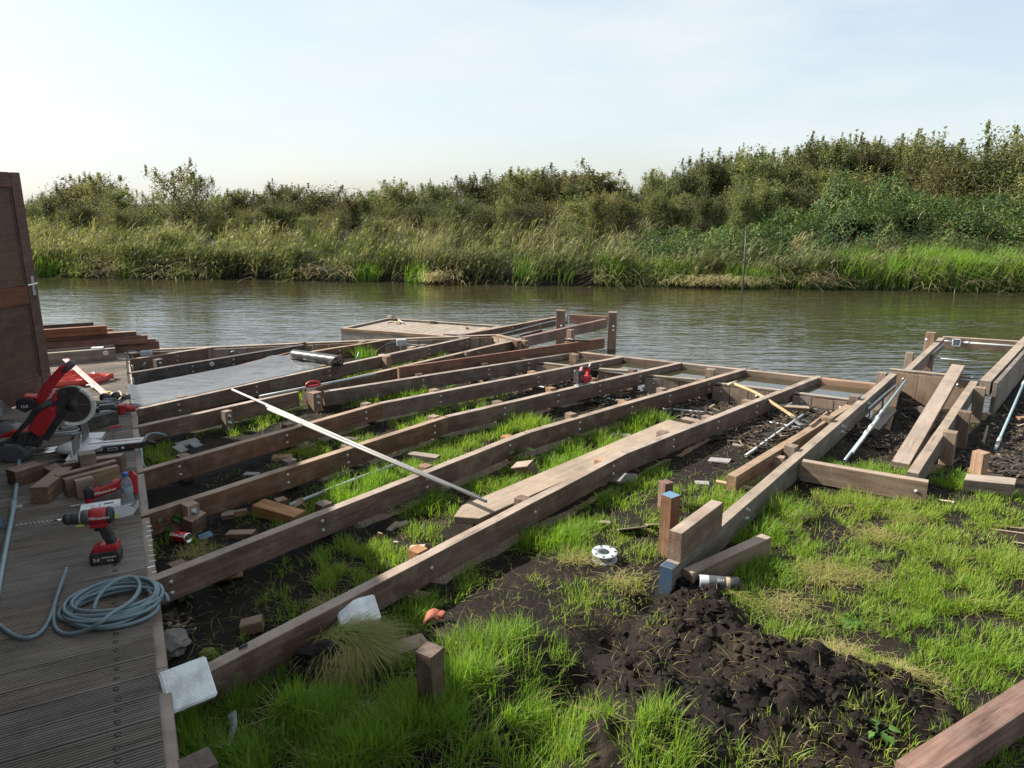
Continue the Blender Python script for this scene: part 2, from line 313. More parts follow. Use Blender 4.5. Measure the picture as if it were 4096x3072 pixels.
M['cloth'] = grime('wrap_cloth', (0.17, 0.155, 0.14), 0.9, 0, 0.5, (0.08, 0.07, 0.06), 8)
M['rope'] = grime('rope', (0.34, 0.26, 0.18), 0.9, 0, 0.4)
# granular pale block
def granular():
    m, t, b = principled('pale_granular_block', (0.6, 0.63, 0.64), 0.85); l = t.links.new
    c = N(t, 'ShaderNodeTexCoord'); v = N(t, 'ShaderNodeTexVoronoi'); v.inputs['Scale'].default_value = 120; l(c.outputs['Object'], v.inputs['Vector'])
    n = N(t, 'ShaderNodeTexNoise'); n.inputs['Scale'].default_value = 14; n.inputs['Detail'].default_value = 7; l(c.outputs['Object'], n.inputs['Vector'])
    r = N(t, 'ShaderNodeValToRGB'); r.color_ramp.elements[0].color = (0.36, 0.38, 0.39, 1); r.color_ramp.elements[1].color = (0.72, 0.75, 0.76, 1); r.color_ramp.elements[0].position = 0.25; r.color_ramp.elements[1].position = 0.62
    l(n.outputs['Fac'], r.inputs[0]); l(r.outputs[0], b.inputs['Base Color'])
    bp = N(t, 'ShaderNodeBump'); bp.inputs['Strength'].default_value = 0.6; bp.inputs['Distance'].default_value = 0.003; l(v.outputs['Distance'], bp.inputs['Height']); l(bp.outputs[0], b.inputs['Normal'])
    return m
M['granular'] = granular()
m, t, b = principled('clear_plastic', (0.75, 0.85, 0.92), 0.08); b.inputs['Transmission Weight'].default_value = 0.85; b.inputs['IOR'].default_value = 1.2; M['clear'] = m
m, t, b = principled('clear_guard', (0.8, 0.8, 0.78), 0.15); b.inputs['Alpha'].default_value = 0.30; M['guard'] = m
# foliage: colour by the 'tint' attribute of each blade or leaf
def foliage(name, stops, trans=0.4, rough=0.55, objvar=0.0, spec=0.25):
    m = bpy.data.materials.new(name); m.use_nodes = True; t = m.node_tree; b = t.nodes['Principled BSDF']; l = t.links.new
    a = N(t, 'ShaderNodeAttribute', attribute_name='tint'); r = N(t, 'ShaderNodeValToRGB'); e = r.color_ramp.elements
    e[0].position = stops[0][0]; e[0].color = (*stops[0][1], 1); e[1].position = stops[-1][0]; e[1].color = (*stops[-1][1], 1)
    for p, c in stops[1:-1]: k = e.new(p); k.color = (*c, 1)
    l(a.outputs['Fac'], r.inputs[0]); src = r.outputs[0]
    if objvar:
        oi = N(t, 'ShaderNodeObjectInfo'); hs = N(t, 'ShaderNodeHueSaturation'); mr = N(t, 'ShaderNodeMapRange'); mr.inputs[3].default_value = 0.5 - 0.04 * objvar; mr.inputs[4].default_value = 0.5 + 0.022 * objvar
        l(oi.outputs['Random'], mr.inputs[0]); l(mr.outputs[0], hs.inputs['Hue']); mv = N(t, 'ShaderNodeMapRange'); mv.inputs[3].default_value = 0.55; mv.inputs[4].default_value = 1.6
        ml = N(t, 'ShaderNodeMath', operation='MULTIPLY'); ml.inputs[1].default_value = 7.31; fr = N(t, 'ShaderNodeMath', operation='FRACT'); l(oi.outputs['Random'], ml.inputs[0]); l(ml.outputs[0], fr.inputs[0]); l(fr.outputs[0], mv.inputs[0]); l(mv.outputs[0], hs.inputs['Value'])
        l(src, hs.inputs['Color']); src = hs.outputs[0]
    l(src, b.inputs['Base Color']); b.inputs['Roughness'].default_value = rough; b.inputs['Specular IOR Level'].default_value = spec
    tr = N(t, 'ShaderNodeBsdfTranslucent'); sc = N(t, 'ShaderNodeVectorMath', operation='MULTIPLY'); sc.inputs[1].default_value = (1.25, 1.35, 0.6); l(src, sc.inputs[0]); l(sc.outputs[0], tr.inputs['Color'])
    mx = N(t, 'ShaderNodeMixShader'); mx.inputs[0].default_value = trans; l(b.outputs[0], mx.inputs[1]); l(tr.outputs[0], mx.inputs[2]); l(mx.outputs[0], t.nodes['Material Output'].inputs['Surface'])
    return m
M['grass'] = foliage('grass_blades', [(0.0, (0.055, 0.12, 0.016)), (0.35, (0.12, 0.225, 0.026)), (0.6, (0.195, 0.285, 0.038)), (0.78, (0.28, 0.28, 0.085)), (1.0, (0.38, 0.30, 0.17))], 0.5)
M['reed'] = foliage('reed_blades', [(0.0, (0.05, 0.075, 0.018)), (0.4, (0.105, 0.114, 0.052)), (0.7, (0.205, 0.192, 0.112)), (1.0, (0.42, 0.35, 0.24))], 0.4)
M['sedge'] = foliage('sedge_blades', [(0.0, (0.07, 0.15, 0.02)), (0.6, (0.15, 0.26, 0.035)), (1.0, (0.26, 0.30, 0.07))], 0.45)
M['leaf'] = foliage('tree_leaves', [(0.0, (0.042, 0.058, 0.02)), (0.5, (0.082, 0.098, 0.036)), (0.8, (0.17, 0.162, 0.06)), (1.0, (0.25, 0.18, 0.07))], 0.33, objvar=1.0)
M['bramble'] = foliage('bramble_leaves', [(0.0, (0.018, 0.042, 0.012)), (0.5, (0.06, 0.105, 0.028)), (1.0, (0.16, 0.20, 0.06))], 0.3, rough=0.6, spec=0.2)
M['weed'] = foliage('weed_leaves', [(0.0, (0.03, 0.085, 0.02)), (1.0, (0.10, 0.20, 0.04))], 0.3)
M['bark'] = grime('bark', (0.12, 0.10, 0.085), 0.9, 0, 0.5, (0.05, 0.04, 0.03), 12)
# ground: black peat, rootlets, drier crumbs
def peat(name, bump=0.02):
    m, t, b = principled(name, (0.02, 0.016, 0.013), 0.9, 0, 0.12); l = t.links.new
    c = N(t, 'ShaderNodeTexCoord'); n = N(t, 'ShaderNodeTexNoise'); n.inputs['Scale'].default_value = 2.3; n.inputs['Detail'].default_value = 8; n.inputs['Roughness'].default_value = 0.65; l(c.outputs['Object'], n.inputs['Vector'])
    r = N(t, 'ShaderNodeValToRGB'); e = r.color_ramp.elements; e[0].position = 0.30; e[0].color = (0.006, 0.0048, 0.0040, 1); e[1].position = 0.76; e[1].color = (0.042, 0.030, 0.022, 1); k = e.new(0.55); k.color = (0.0125, 0.0096, 0.0077, 1)
    l(n.outputs['Fac'], r.inputs[0])
    n2 = N(t, 'ShaderNodeTexNoise'); n2.inputs['Scale'].default_value = 38; n2.inputs['Detail'].default_value = 8; n2.inputs['Roughness'].default_value = 0.72; l(c.outputs['Object'], n2.inputs['Vector'])
    r2 = N(t, 'ShaderNodeValToRGB'); r2.color_ramp.elements[0].position = 0.56; r2.color_ramp.elements[1].position = 0.76; r2.color_ramp.elements[0].color = (0, 0, 0, 1); r2.color_ramp.elements[1].color = (0.55,) * 3 + (1,)
    l(n2.outputs['Fac'], r2.inputs[0]); x = N(t, 'ShaderNodeMix', data_type='RGBA'); l(r2.outputs[0], x.inputs[0]); l(r.outputs[0], x.inputs[6]); x.inputs[7].default_value = (0.075, 0.056, 0.040, 1); l(x.outputs[2], b.inputs['Base Color'])
    n3 = N(t, 'ShaderNodeTexNoise'); n3.inputs['Scale'].default_value = 22; n3.inputs['Detail'].default_value = 9; n3.inputs['Roughness'].default_value = 0.7; l(c.outputs['Object'], n3.inputs['Vector'])
    bp = N(t, 'ShaderNodeBump'); bp.inputs['Strength'].default_value = 0.9; bp.inputs['Distance'].default_value = bump; l(n3.outputs['Fac'], bp.inputs['Height']); l(bp.outputs[0], b.inputs['Normal'])
    mr = N(t, 'ShaderNodeMapRange'); mr.inputs[3].default_value = 0.55; mr.inputs[4].default_value = 1.0; l(n.outputs['Fac'], mr.inputs[0]); l(mr.outputs[0], b.inputs['Roughness'])
    return m
M['peat'] = peat('peat_soil'); M['clod'] = peat('peat_clods', 0.012)
M['chip'] = foliage('debris', [(0.0, (0.010, 0.008, 0.007)), (0.55, (0.045, 0.035, 0.027)), (0.85, (0.13, 0.10, 0.075)), (1.0, (0.30, 0.23, 0.16))], 0.02, rough=0.8)
def water(name, bump, s1):
    m = bpy.data.materials.new(name); m.use_nodes = True; t = m.node_tree; l = t.links.new; t.nodes.remove(t.nodes['Principled BSDF'])
    gl = N(t, 'ShaderNodeBsdfGlossy'); gl.inputs['Roughness'].default_value = 0.015; gl.inputs['Color'].default_value = (0.97, 0.98, 1.0, 1)
    df = N(t, 'ShaderNodeBsdfDiffuse'); df.inputs['Color'].default_value = (0.028, 0.026, 0.013, 1)
    fr = N(t, 'ShaderNodeFresnel'); fr.inputs['IOR'].default_value = 2.7; ms = N(t, 'ShaderNodeMixShader'); l(fr.outputs[0], ms.inputs[0]); l(df.outputs[0], ms.inputs[1]); l(gl.outputs[0], ms.inputs[2]); l(ms.outputs[0], t.nodes['Material Output'].inputs['Surface'])
    if bump:
        c = N(t, 'ShaderNodeTexCoord'); hs = None
        for (rz, sx, sy, sc, det, wt, dis) in ((R(10), 0.50, 2.3, 1.5, 1.5, 1.0, 0.9), (R(-8), 0.75, 2.4, 3.6, 1.0, 0.30, 0.5), (R(22), 0.7, 1.8, 0.6, 1.0, 1.0, 0.4)):
            mp = N(t, 'ShaderNodeMapping'); mp.inputs['Rotation'].default_value = (0, 0, rz); mp.inputs['Scale'].default_value = (sx, sy, 1); l(c.outputs['Object'], mp.inputs['Vector'])
            n = N(t, 'ShaderNodeTexNoise'); n.inputs['Scale'].default_value = sc * s1; n.inputs['Detail'].default_value = det; n.inputs['Roughness'].default_value = 0.5; n.inputs['Distortion'].default_value = dis; l(mp.outputs[0], n.inputs['Vector'])
            mu = N(t, 'ShaderNodeMath', operation='MULTIPLY'); mu.inputs[1].default_value = wt; l(n.outputs['Fac'], mu.inputs[0])
            if hs is None: hs = mu.outputs[0]
            else: a = N(t, 'ShaderNodeMath', operation='ADD'); l(hs, a.inputs[0]); l(mu.outputs[0], a.inputs[1]); hs = a.outputs[0]
        gm = N(t, 'ShaderNodeMapping'); gm.inputs['Scale'].default_value = (0.10, 0.32, 1); l(c.outputs['Object'], gm.inputs['Vector']); gn = N(t, 'ShaderNodeTexNoise'); gn.inputs['Scale'].default_value = 1.0; gn.inputs['Detail'].default_value = 2; l(gm.outputs[0], gn.inputs['Vector'])
        gr = N(t, 'ShaderNodeMapRange'); gr.inputs[1].default_value = .35; gr.inputs[2].default_value = .65; gr.inputs[3].default_value = .35; gr.inputs[4].default_value = 1.1; l(gn.outputs['Fac'], gr.inputs[0])
        bp = N(t, 'ShaderNodeBump'); l(gr.outputs[0], bp.inputs['Strength']); bp.inputs['Distance'].default_value = bump; l(hs, bp.inputs['Height']); l(bp.outputs[0], gl.inputs['Normal']); l(bp.outputs[0], fr.inputs['Normal'])
    return m
M['water'] = water('river_water', 0.016, 1.9); M['pool'] = water('still_water', 0.0006, 3.0)
# ================================================================== THE SETTING
SHORE = np.array([(-40, 2.0), (-16, 6.2), (-9, 8.0), (-4.8, 8.85), (-0.3, 9.95), (0.35, 9.5), (0.62, 8.2), (0.98, 7.93), (3.2, 6.66), (3.52, 6.46), (4.25, 7.72), (4.82, 7.42), (5.0, 7.25), (6.5, 9.0), (8.2, 11.0), (14, 12.0), (40, 10.0)])
def land_dist(x, y):
    """distance to the near shore line, positive on land"""
    x = np.asarray(x, float); y = np.asarray(y, float); best = np.full(x.shape, 1e9)
    for a, b in zip(SHORE, SHORE[1:]):
        d = b - a; t = np.clip(((x - a[0]) * d[0] + (y - a[1]) * d[1]) / (d @ d), 0, 1)
        best = np.minimum(best, np.hypot(x - a[0] - t * d[0], y - a[1] - t * d[1]))
    poly = np.vstack([SHORE, [(60, -60), (-60, -60)]]); ins = np.zeros(x.shape, bool)
    for i in range(len(poly)):
        (x1, y1), (x2, y2) = poly[i], poly[i - 1]
        if y1 == y2: continue
        c = ((y1 > y) != (y2 > y)) & (x < (x2 - x1) * (y - y1) / (y2 - y1) + x1); ins ^= c
    return np.where(ins, best, -best)
def sstep(a, b, v): t = np.clip((v - a) / (b - a), 0, 1); return t * t * (3 - 2 * t)
MOUNDS = [(1490, 1325, .17, .055), (1560, 1395, .20, .06), (1650, 1450, .20, .065), (1450, 1385, .15, .05), (1760, 1470, .21, .06), (1860, 1500, .19, .05), (1960, 1520, .15, .04), (1480, 1275, .12, .06), (1600, 1530, .22, .045), (1560, 1320, .14, .04), (1700, 1560, .2, .04), (1380, 1440, .14, .04), (1820, 1570, .16, .035), (1450, 1500, .16, .04),
          (1330, 1600, .13, .06), (1420, 1600, .14, .07), (780, 1385, .14, .06), (640, 1575, .1, .05), (1060, 1640, .1, .05),
          (1250, 1440, .16, -.13), (1190, 1490, .15, -.13), (1330, 1370, .13, -.09), (1400, 1300, .12, -.08), (1160, 1570, .12, -.08), (1130, 1610, .12, -.06)]
_mw = [(FV(a, b, 0.25), r, h) for a, b, r, h in MOUNDS]
def ground_z(x, y):
    x = np.asarray(x, float); y = np.asarray(y, float)
    g = 0.205 + 0.05 * fbm(x, y, 1.3, 4) + 0.03 * fbm(x + 40, y, 0.28, 4) + 0.012 * np.abs(fbm(x, y + 20, 0.1, 2))
    front = (x + 1.19) * math.cos(R(38.3)) - (y - 2.50) * math.sin(R(38.3))      # metres in front of the outermost joist
    g = g + 0.045 * sstep(0.0, 0.5, front)
    rt = (x - 0.81) * math.cos(R(37.7)) - (y - 3.33) * math.sin(R(37.7))         # metres right of the long right-hand beam
    al = (x - 2.7) * math.sin(R(37.7)) + (y - 4.6) * math.cos(R(37.7))
    g = g - 0.19 * sstep(-0.1, 0.35, rt) * sstep(-0.1, 2.6, al)
    lump = np.zeros_like(g)
    for p, r, h in _mw:
        q = np.exp(-((x - p.x) ** 2 + (y - p.y) ** 2) / (r * r)); g = g + h * q; lump = np.maximum(lump, q * min(1, abs(h) / 0.045))
    ln = np.abs(fbm(x + 9, y + 3, 0.16, 4, 0.55)); g = g + np.minimum(lump, 1) * (0.26 * ln + 0.13 * np.abs(fbm(x, y + 70, 0.085, 3)) - .04)
    d = land_dist(x, y); t = sstep(-0.10, 0.0, d)
    return g * t + (-0.55) * (1 - t)
def gz(x, y): return float(ground_z(np.array([x]), np.array([y]))[0])
def G(fn, x, y, dz=0.0):
    """the pixel's point on the ground"""
    p = fn(x, y, 0.22)
    for _ in range(3): p = fn(x, y, gz(p.x, p.y))
    p.z += dz
    return p
def coords(lo, hi, flo, fhi, st):
    fine = np.arange(flo, fhi + 1e-6, st); a = flo - np.geomspace(0.12, flo - lo, 26)[::-1]; b = fhi + np.geomspace(0.12, hi - fhi, 26)
    return np.concatenate([a, fine, b])
gx = coords(-40, 40, -3.6, 7.2, 0.022); gy = coords(-30, 14, 1.6, 10.2, 0.022)
GX, GY = np.meshgrid(gx, gy, indexing='ij'); GZ = ground_z(GX, GY)
nx, ny = GX.shape; ii = np.arange(nx * ny).reshape(nx, ny)
q = np.stack([ii[:-1, :-1], ii[1:, :-1], ii[1:, 1:], ii[:-1, 1:]], -1).reshape(-1, 4)
keep = (GZ.ravel()[q] > -0.54).any(1); q = q[keep]
tris = np.concatenate([q[:, [0, 1, 2]], q[:, [0, 2, 3]]])
link('ground', np_mesh(np.stack([GX, GY, GZ], -1).reshape(-1, 3), tris, smooth=True), M['peat'], kind='structure')
# water
bm = bmesh.new(); vs = [bm.verts.new(c) for c in ((-300, -20, 0), (300, -20, 0), (300, 60, 0), (-300, 60, 0))]; bm.faces.new(vs)
link('river_water', bm_mesh(bm), M['water'], kind='structure')
# far bank; u runs along the shore, v away from it
SH0 = Vector((3.74, 19.75, 0)); SU = azv(98.3); SVv = azv(8.3)
def bank(u, v, z=0.0): return SH0 + SU * u + SVv * v + Vector((0, 0, z))
def shore_off(u): return 0.5 * fbm(np.asarray(u, float), np.asarray(u, float) * 0 + 5.5, 3.0, 3) * 2.0
def bank_z(u, v):
    v = np.asarray(v, float) - shore_off(u)
    return -0.35 + 0.55 * sstep(-0.5, 0.5, v) + 0.35 * sstep(0.5, 6, v) + 0.12 * fbm(u, v, 2.0, 3) * sstep(0, 1, v)
us = np.concatenate([-34 - np.geomspace(1, 700, 22)[::-1], np.arange(-34, 30.01, 0.25), 30 + np.geomspace(1, 700, 22)]); vsr = np.concatenate([np.arange(-1.4, 7, 0.2), np.geomspace(7.2, 1500, 36)])
U, V = np.meshgrid(us, vsr, indexing='ij'); ZZ = bank_z(U, V); nx, ny = U.shape; ii = np.arange(nx * ny).reshape(nx, ny)
q = np.stack([ii[:-1, :-1], ii[1:, :-1], ii[1:, 1:], ii[:-1, 1:]], -1).reshape(-1, 4)
link('far_bank', np_mesh(np.stack([SH0.x + SU.x * U + SVv.x * V, SH0.y + SU.y * U + SVv.y * V, ZZ], -1).reshape(-1, 3), np.concatenate([q[:, [0, 1, 2]], q[:, [0, 2, 3]]]), smooth=True), M['peat'], kind='structure')
# still water caught behind the plank walls, between the joist ends
# ------------------------------------------------------------------ old deck: grooved boards, screw plugs, edge timbers
DK0 = Vector((-1.11, 1.97, 0)); DKD = azv(-28.1); DKN = Vector((-DKD.y, DKD.x, 0))      # along the edge, and in under the house
deck = link('wooden_deck', None, mtx=Matrix.Translation(DK0), kind='structure')
PITCHB = 0.136
def deckboard(Ln=2.6, wd=0.127, th=0.028, ng=8):
    bm = bmesh.new(); pr = [(-wd / 2, -th), (-wd / 2, -0.003), (-wd / 2 + 0.003, 0)]; st = (wd - 0.012) / ng
    for k in range(ng):
        c = -wd / 2 + 0.006 + st * (k + 0.5); g = 0.0040
        pr += [(c - g, 0), (c - g * 0.7, -0.0045), (c + g * 0.7, -0.0045), (c + g, 0)]
    pr += [(wd / 2 - 0.003, 0), (wd / 2, -0.003), (wd / 2, -th)]
    rs = [[bm.verts.new((x, y, z)) for y, z in pr] for x in (0, Ln)]
    for k in range(len(pr) - 1): bm.faces.new((rs[0][k], rs[1][k], rs[1][k + 1], rs[0][k + 1]))
    bm.faces.new(rs[0][::-1]); bm.faces.new(rs[1]); bmesh.ops.recalc_face_normals(bm, faces=bm.faces)
    return bm_mesh(bm)
boards = [deckboard(), deckboard(2.6, 0.126, 0.028), deckboard(2.6, 0.128, 0.028)]
m, t, b = principled('groove_plug', (0.085, 0.072, 0.06), 0.8); M['plug'] = m
plug_me = lathe_mesh([(0, 0.0008), (0.0070, 0.0008), (0.0080, -0.001)], 14); plug_me.materials.append(M['plug'])
ring_me = lathe_mesh([(0.0080, 0.0005), (0.0105, 0.0007), (0.0107, -0.002)], 14); M['plughole'] = principled('plug_hole', (0.008, 0.007, 0.006), 0.9)[0]; ring_me.materials.append(M['plughole'])
for k in range(-9, 66):
    e = DK0 + DKD * (PITCHB * (k + 0.5)) + Vector((0, 0, ZD + random.uniform(-0.0012, 0.0012))) - DKN * random.uniform(0, 0.004)
    bx = DKN + DKD * random.uniform(-0.0012, 0.0012)
    pl = link('plank', boards[k % 3], M['deck'], deck, frame(e, bx))
    if -1 <= k <= 40:
        for s in (-1, 1):
            pp = e + DKN * 0.135 + DKD * (s * 0.034) + DKD * random.uniform(-.003, .003) + DKN * random.uniform(-.004, .004)
            sp = link('screw_plug', plug_me, None, pl, Matrix.Translation(pp)); link('plug_hole', ring_me, None, pl, Matrix.Translation(pp + Vector((0, 0, 0.0004))))
# support under the boards
for off in (0.75, 1.6, 2.4):
    a = DK0 + DKN * off - DKD * 1.2 + Vector((0, 0, ZD - 0.0285)); link('bearer', timber_mesh(10.1, 0.06, 0.14), M['beam'], deck, frame(a, DKD))
# ------------------------------------------------------------------ boathouse out of view on the left: its open door shows, its shade falls over the deck
HC = Vector((-4.56, 5.84, ZD)); HW = -DKD; HB = DKN            # far corner, along the wall towards the camera, into the house
house = thing('boathouse', 'dark stained boathouse beside the deck with its panelled door standing open', 'building', HC)
EAVE, RIDGE, HLEN, HDEP = 2.25, 3.2, 8.5, 4.2
bd = box_mesh(0.195, 0.025, EAVE, 0.003); bd.materials.append(M['clad']); lint = box_mesh(0.195, 0.025, EAVE - 2.12, 0.003); lint.materials.append(M['clad'])
n = int(HLEN / 0.2)
for k in range(n):
    p = HC + HW * (0.1 + 0.2 * k) + HB * 0.02; high = 0.1 < 0.2 * k + 0.1 < 1.0
    link('wall_board', lint if high else bd, None, house, frame(p + Vector((0, 0, 2.12 if high else 0.0)), HW))
for k in range(int(HDEP / 0.2)):
    s = 0.1 + 0.2 * k; top = EAVE + (RIDGE - EAVE) * (1 - abs(s - HDEP / 2) / (HDEP / 2)) - 0.10
    link('wall_board', box_mesh(0.195, 0.025, top, 0.003), M['clad'], house, frame(HC + HB * (s + 0.035) + HW * 0.013, HB))
    link('wall_board', box_mesh(0.195, 0.025, top, 0.003), M['clad'], house, frame(HC + HB * (s + 0.035) + HW * (HLEN - 0.1), HB))
for k in range(n): link('wall_board', bd, None, house, frame(HC + HW * (0.1 + 0.2 * k) + HB * (HDEP + 0.08), HW))
sl = math.hypot(HDEP / 2 + 0.15, (RIDGE - EAVE) * (HDEP / 2 + 0.15) / (HDEP / 2)); an = math.atan2(RIDGE - EAVE, HDEP / 2)
for s in (1, -1):
    mid = HC + HB * (HDEP / 2) + Vector((0, 0, RIDGE + 0.02)) + HW * (HLEN / 2)
    d = (HB * -s) * math.cos(an) - Vector((0, 0, 1)) * math.sin(an)
    mt = frame(mid + d * (sl / 2) , d, Vector((0, 0, 1)))
    link('roof', box_mesh(sl, HLEN + 0.4, 0.06, 0.004, base=False), M['dark'], house, mt)
# the door leaf: hinge near the camera, handle at the far free edge
DF = P(209, 1576, ZD + 0.02); DD = (P(36, 1630, ZD + 0.02) - DF).normalized(); DD.z = 0; DW, DH = 0.86, 1.99
def dpt(x, z, y=0): return DF + DD * x + Vector((0, 0, z)) + DD.cross(Vector((0, 0, 1))) * y
def drail(nm, x0, x1, z0, z1, mat, th=0.042, par=None, y=0.0, bev=0.004):
    me = box_mesh(x1 - x0, th, z1 - z0, bev, base=False); return link(nm, me, mat, par or house, frame(dpt((x0 + x1) / 2, (z0 + z1) / 2, y), DD))
dl = link('door', box_mesh(0.105, 0.044, DH, 0.004, base=False), M['door'], house, frame(dpt(0.0525, DH / 2), DD), label='open panelled door stained dark reddish brown')
drail('hinge_stile', DW - 0.105, DW, 0, DH, M['door'], 0.044, dl)
for z0, z1 in ((0.0, 0.20), (0.86, 1.02), (DH - 0.13, DH)): drail('rail', 0.106, DW - 0.106, z0, z1, M['door'], 0.043, dl)
for z0, z1 in ((0.19, 0.87), (1.01, DH - 0.12)):
    drail('door_panel', 0.09, DW - 0.09, z0, z1, M['panel'], 0.014, dl)
    for x0, x1, a, c in ((0.106, 0.122, z0 + .01, z1 - .01), (DW - 0.122, DW - 0.106, z0 + .01, z1 - .01), (0.122, DW - 0.122, z0 + .01, z0 + .026), (0.122, DW - 0.122, z1 - .026, z1 - .01)):
        drail('moulding', x0, x1, a, c, M['door'], 0.030, dl, bev=0.005)
sgn = 1 if dpt(0, 0, 1).x > DF.x else -1        # side that faces the deck
drail('lock_plate', 0.030, 0.062, 0.93, 1.10, M['steel'], 0.004, dl, y=0.0245 * sgn, bev=0.001)
hp = [dpt(0.046, 1.035, sgn * 0.025), dpt(0.046, 1.035, sgn * 0.06), dpt(0.06, 1.035, sgn * 0.068), dpt(0.15, 1.03, sgn * 0.066)]
link('door_handle', tube_mesh(smooth_path(hp, 4), 0.0085), M['chrome'], dl)
drail('keyhole', 0.041, 0.051, 0.90, 0.918, M['print_black'], 0.004, dl, y=0.0245 * sgn, bev=0.0)
# ================================================================== TIMBER FRAMES
BW, BH = 0.066, 0.145
bolt_me = lathe_mesh([(0.0, 0.0085), (0.005, 0.0078), (0.0085, 0.0052), (0.0098, 0.0028), (0.0102, 0.0020), (0.0135, 0.0014), (0.014, 0.0)], 14); bolt_me.materials.append(M['steel'])
nut_me = lathe_mesh([(0, 0.03), (0.006, 0.03), (0.006, 0.011), (0.012, 0.011), (0.013, 0.002), (0.021, 0.0016), (0.0215, 0)], 12); nut_me.materials.append(M['steel'])
washer_me = lathe_mesh([(0.0, 0.004), (0.010, 0.004), (0.012, 0.006), (0.026, 0.005), (0.030, 0.0)], 18); washer_me.materials.append(M['tool_white'])
def bolt_at(p, nrm, par, me=None, nm='bolt'):
    nrm = Vector(nrm).normalized(); q = nrm.to_track_quat('Z', 'Y').to_matrix().to_4x4(); return link(nm, me or bolt_me, None, par, Matrix.Translation(p) @ q)
def beam(par, a, b, ztop=ZB, w_=BW, h_=BH, mat='beam', back=0.0, fwd=0.0, bolts=(), nm='beam', side=0, **kw):
    """timber whose top edge on the camera's side runs a -> b in plan; returns the object"""
    a = Vector((a[0], a[1], 0)); b = Vector((b[0], b[1], 0)); d = (b - a).normalized(); n = Vector((-d.y, d.x, 0))
    a2 = a - d * back; Ln = (b - a).length + back + fwd; o = a2 + n * (w_ / 2 if side == 0 else side * w_ / 2) + Vector((0, 0, ztop))
    ob = link(nm, timber_mesh(Ln, w_, h_), M[mat], par, frame(o, d), **kw)
    for fnb in bolts:
        for dz in ((-0.042, -0.102) if not isinstance(fnb, tuple) else (fnb[1],)):
            s = fnb[0] if isinstance(fnb, tuple) else fnb; p = o + d * s - n * (w_ / 2 - 0.0005) + Vector((0, 0, dz)); bolt_at(p + d * random.uniform(-.004, .004), -n, ob)
    return ob
def along(a, b, xpx):
    """distance along the edge a->b (pixels) of the point under pixel column xpx"""
    A, B = P(*a), P(*b); t = (xpx - a[0]) / (b[0] - a[0]); q = P(xpx, a[1] + (b[1] - a[1]) * t); return (q - A).length
def post(par, p, d, top, bot, s=0.075, s2=None, mat='beam', nm='post', tilt=(0, 0), **kw):
    s2 = s2 or s; ax = Vector((tilt[0], tilt[1], -1)).normalized(); me = timber_mesh(top - bot, s, s2, jit=0.0018)
    y = Vector(d).normalized(); m4 = frame(Vector((p[0], p[1], top)), ax, y)
    ob = link(nm, me, M[mat], par, m4 @ Matrix.Translation((0, 0, s2 / 2)), **kw); return ob
main = thing('deck_frame', 'bolted brown hardwood joists fanning from the old grooved deck to the water', 'deck frame', (0, 5.5, 0.2))
JO = [  # near part, far part: pixel ends of the camera-side top edge, bolt columns
    ((833, 2692), (2514, 1812), [(1728, 1), (2143, 1), 2455], (2514, 1812), (3289, 1506), [2696, 2875, 3030]),
    ((629, 2319), (2114, 1733), [753, 1339, 1744, 2069], (2114, 1733), (2991, 1476), [2319, 2529, 2681, 2837]),
    ((585, 2060), (1796, 1668), [1193, 1429, 1769], (1796, 1668), (2728, 1452), [2019, 2233, 2401, 2561]),
    ((575, 1885), (1525, 1615), [764, 1183, 1495], (1525, 1615), (2490, 1429), [1761, 2154, 2400]),
    ((549, 1709), (1196, 1567), [], (1300, 1568), (2300, 1411), [1692, 1956, 2115]),
    ((541, 1641), (1076, 1520), [749, 1054], (1076, 1520), (1883, 1350), [1316, 1552, 1715, 1868]),
]
def joist(k):
    a0, a1, ba, b0, b1, bb = JO[k]
    def bl(a, b, L_): return [(along(a, b, x[0]), -0.07) if isinstance(x, tuple) else along(a, b, x) for x in L_]
    o1 = beam(main, P(*a0), P(*a1), bolts=bl(a0, a1, ba), back=0.0 if k == 0 else 0.09, fwd=-0.002, nm='joist')
    o2 = beam(main, P(*b0), P(*b1), bolts=bl(b0, b1, bb), nm='joist', back=-0.002)
    # posts that carry it, bolted on behind, tops sawn a little proud
    for (a, b, lst) in ((a0, a1, ba), (b0, b1, bb)):
        A, B = P(*a), P(*b); d = (B - A).normalized(); n = Vector((-d.y, d.x, 0))
        for x in lst:
            s = along(a, b, x[0] if isinstance(x, tuple) else x); c = A + d * s + n * (BW + 0.039)
            post(main, c, d, ZB + random.uniform(-0.012, 0.022), -0.25, 0.075, mat=random.choice(['tan', 'beam', 'tan', 'orange']))
for k in range(6): joist(k)
# joist posts in front and at the splice of the fifth joist
def front_post(px, py, dx, ztop, mat='tan', s=0.085, zb=-0.2, bolts=1, d=azv(38)):
    p = P(px, py, ZB); c = p + d.cross(Vector((0, 0, 1))) * 0.0
    ob = post(main, p, d, ztop, zb, s, mat=mat)
    if bolts:
        n = Vector((d.y, -d.x, 0))
        for dz in (-0.045, -0.105): bolt_at(p + n * (s / 2 + 0.0005) + Vector((0, 0, ztop - ZB + dz)), n, ob, nut_me)
    return ob
front_post(760, 2018, 0, ZB + 0.008, 'orange', 0.075)
front_post(1258, 1572, 0, ZB + 0.01, 'orange', 0.10)
front_post(906, 1645, 0, ZB + 0.004, 'tan', 0.07)
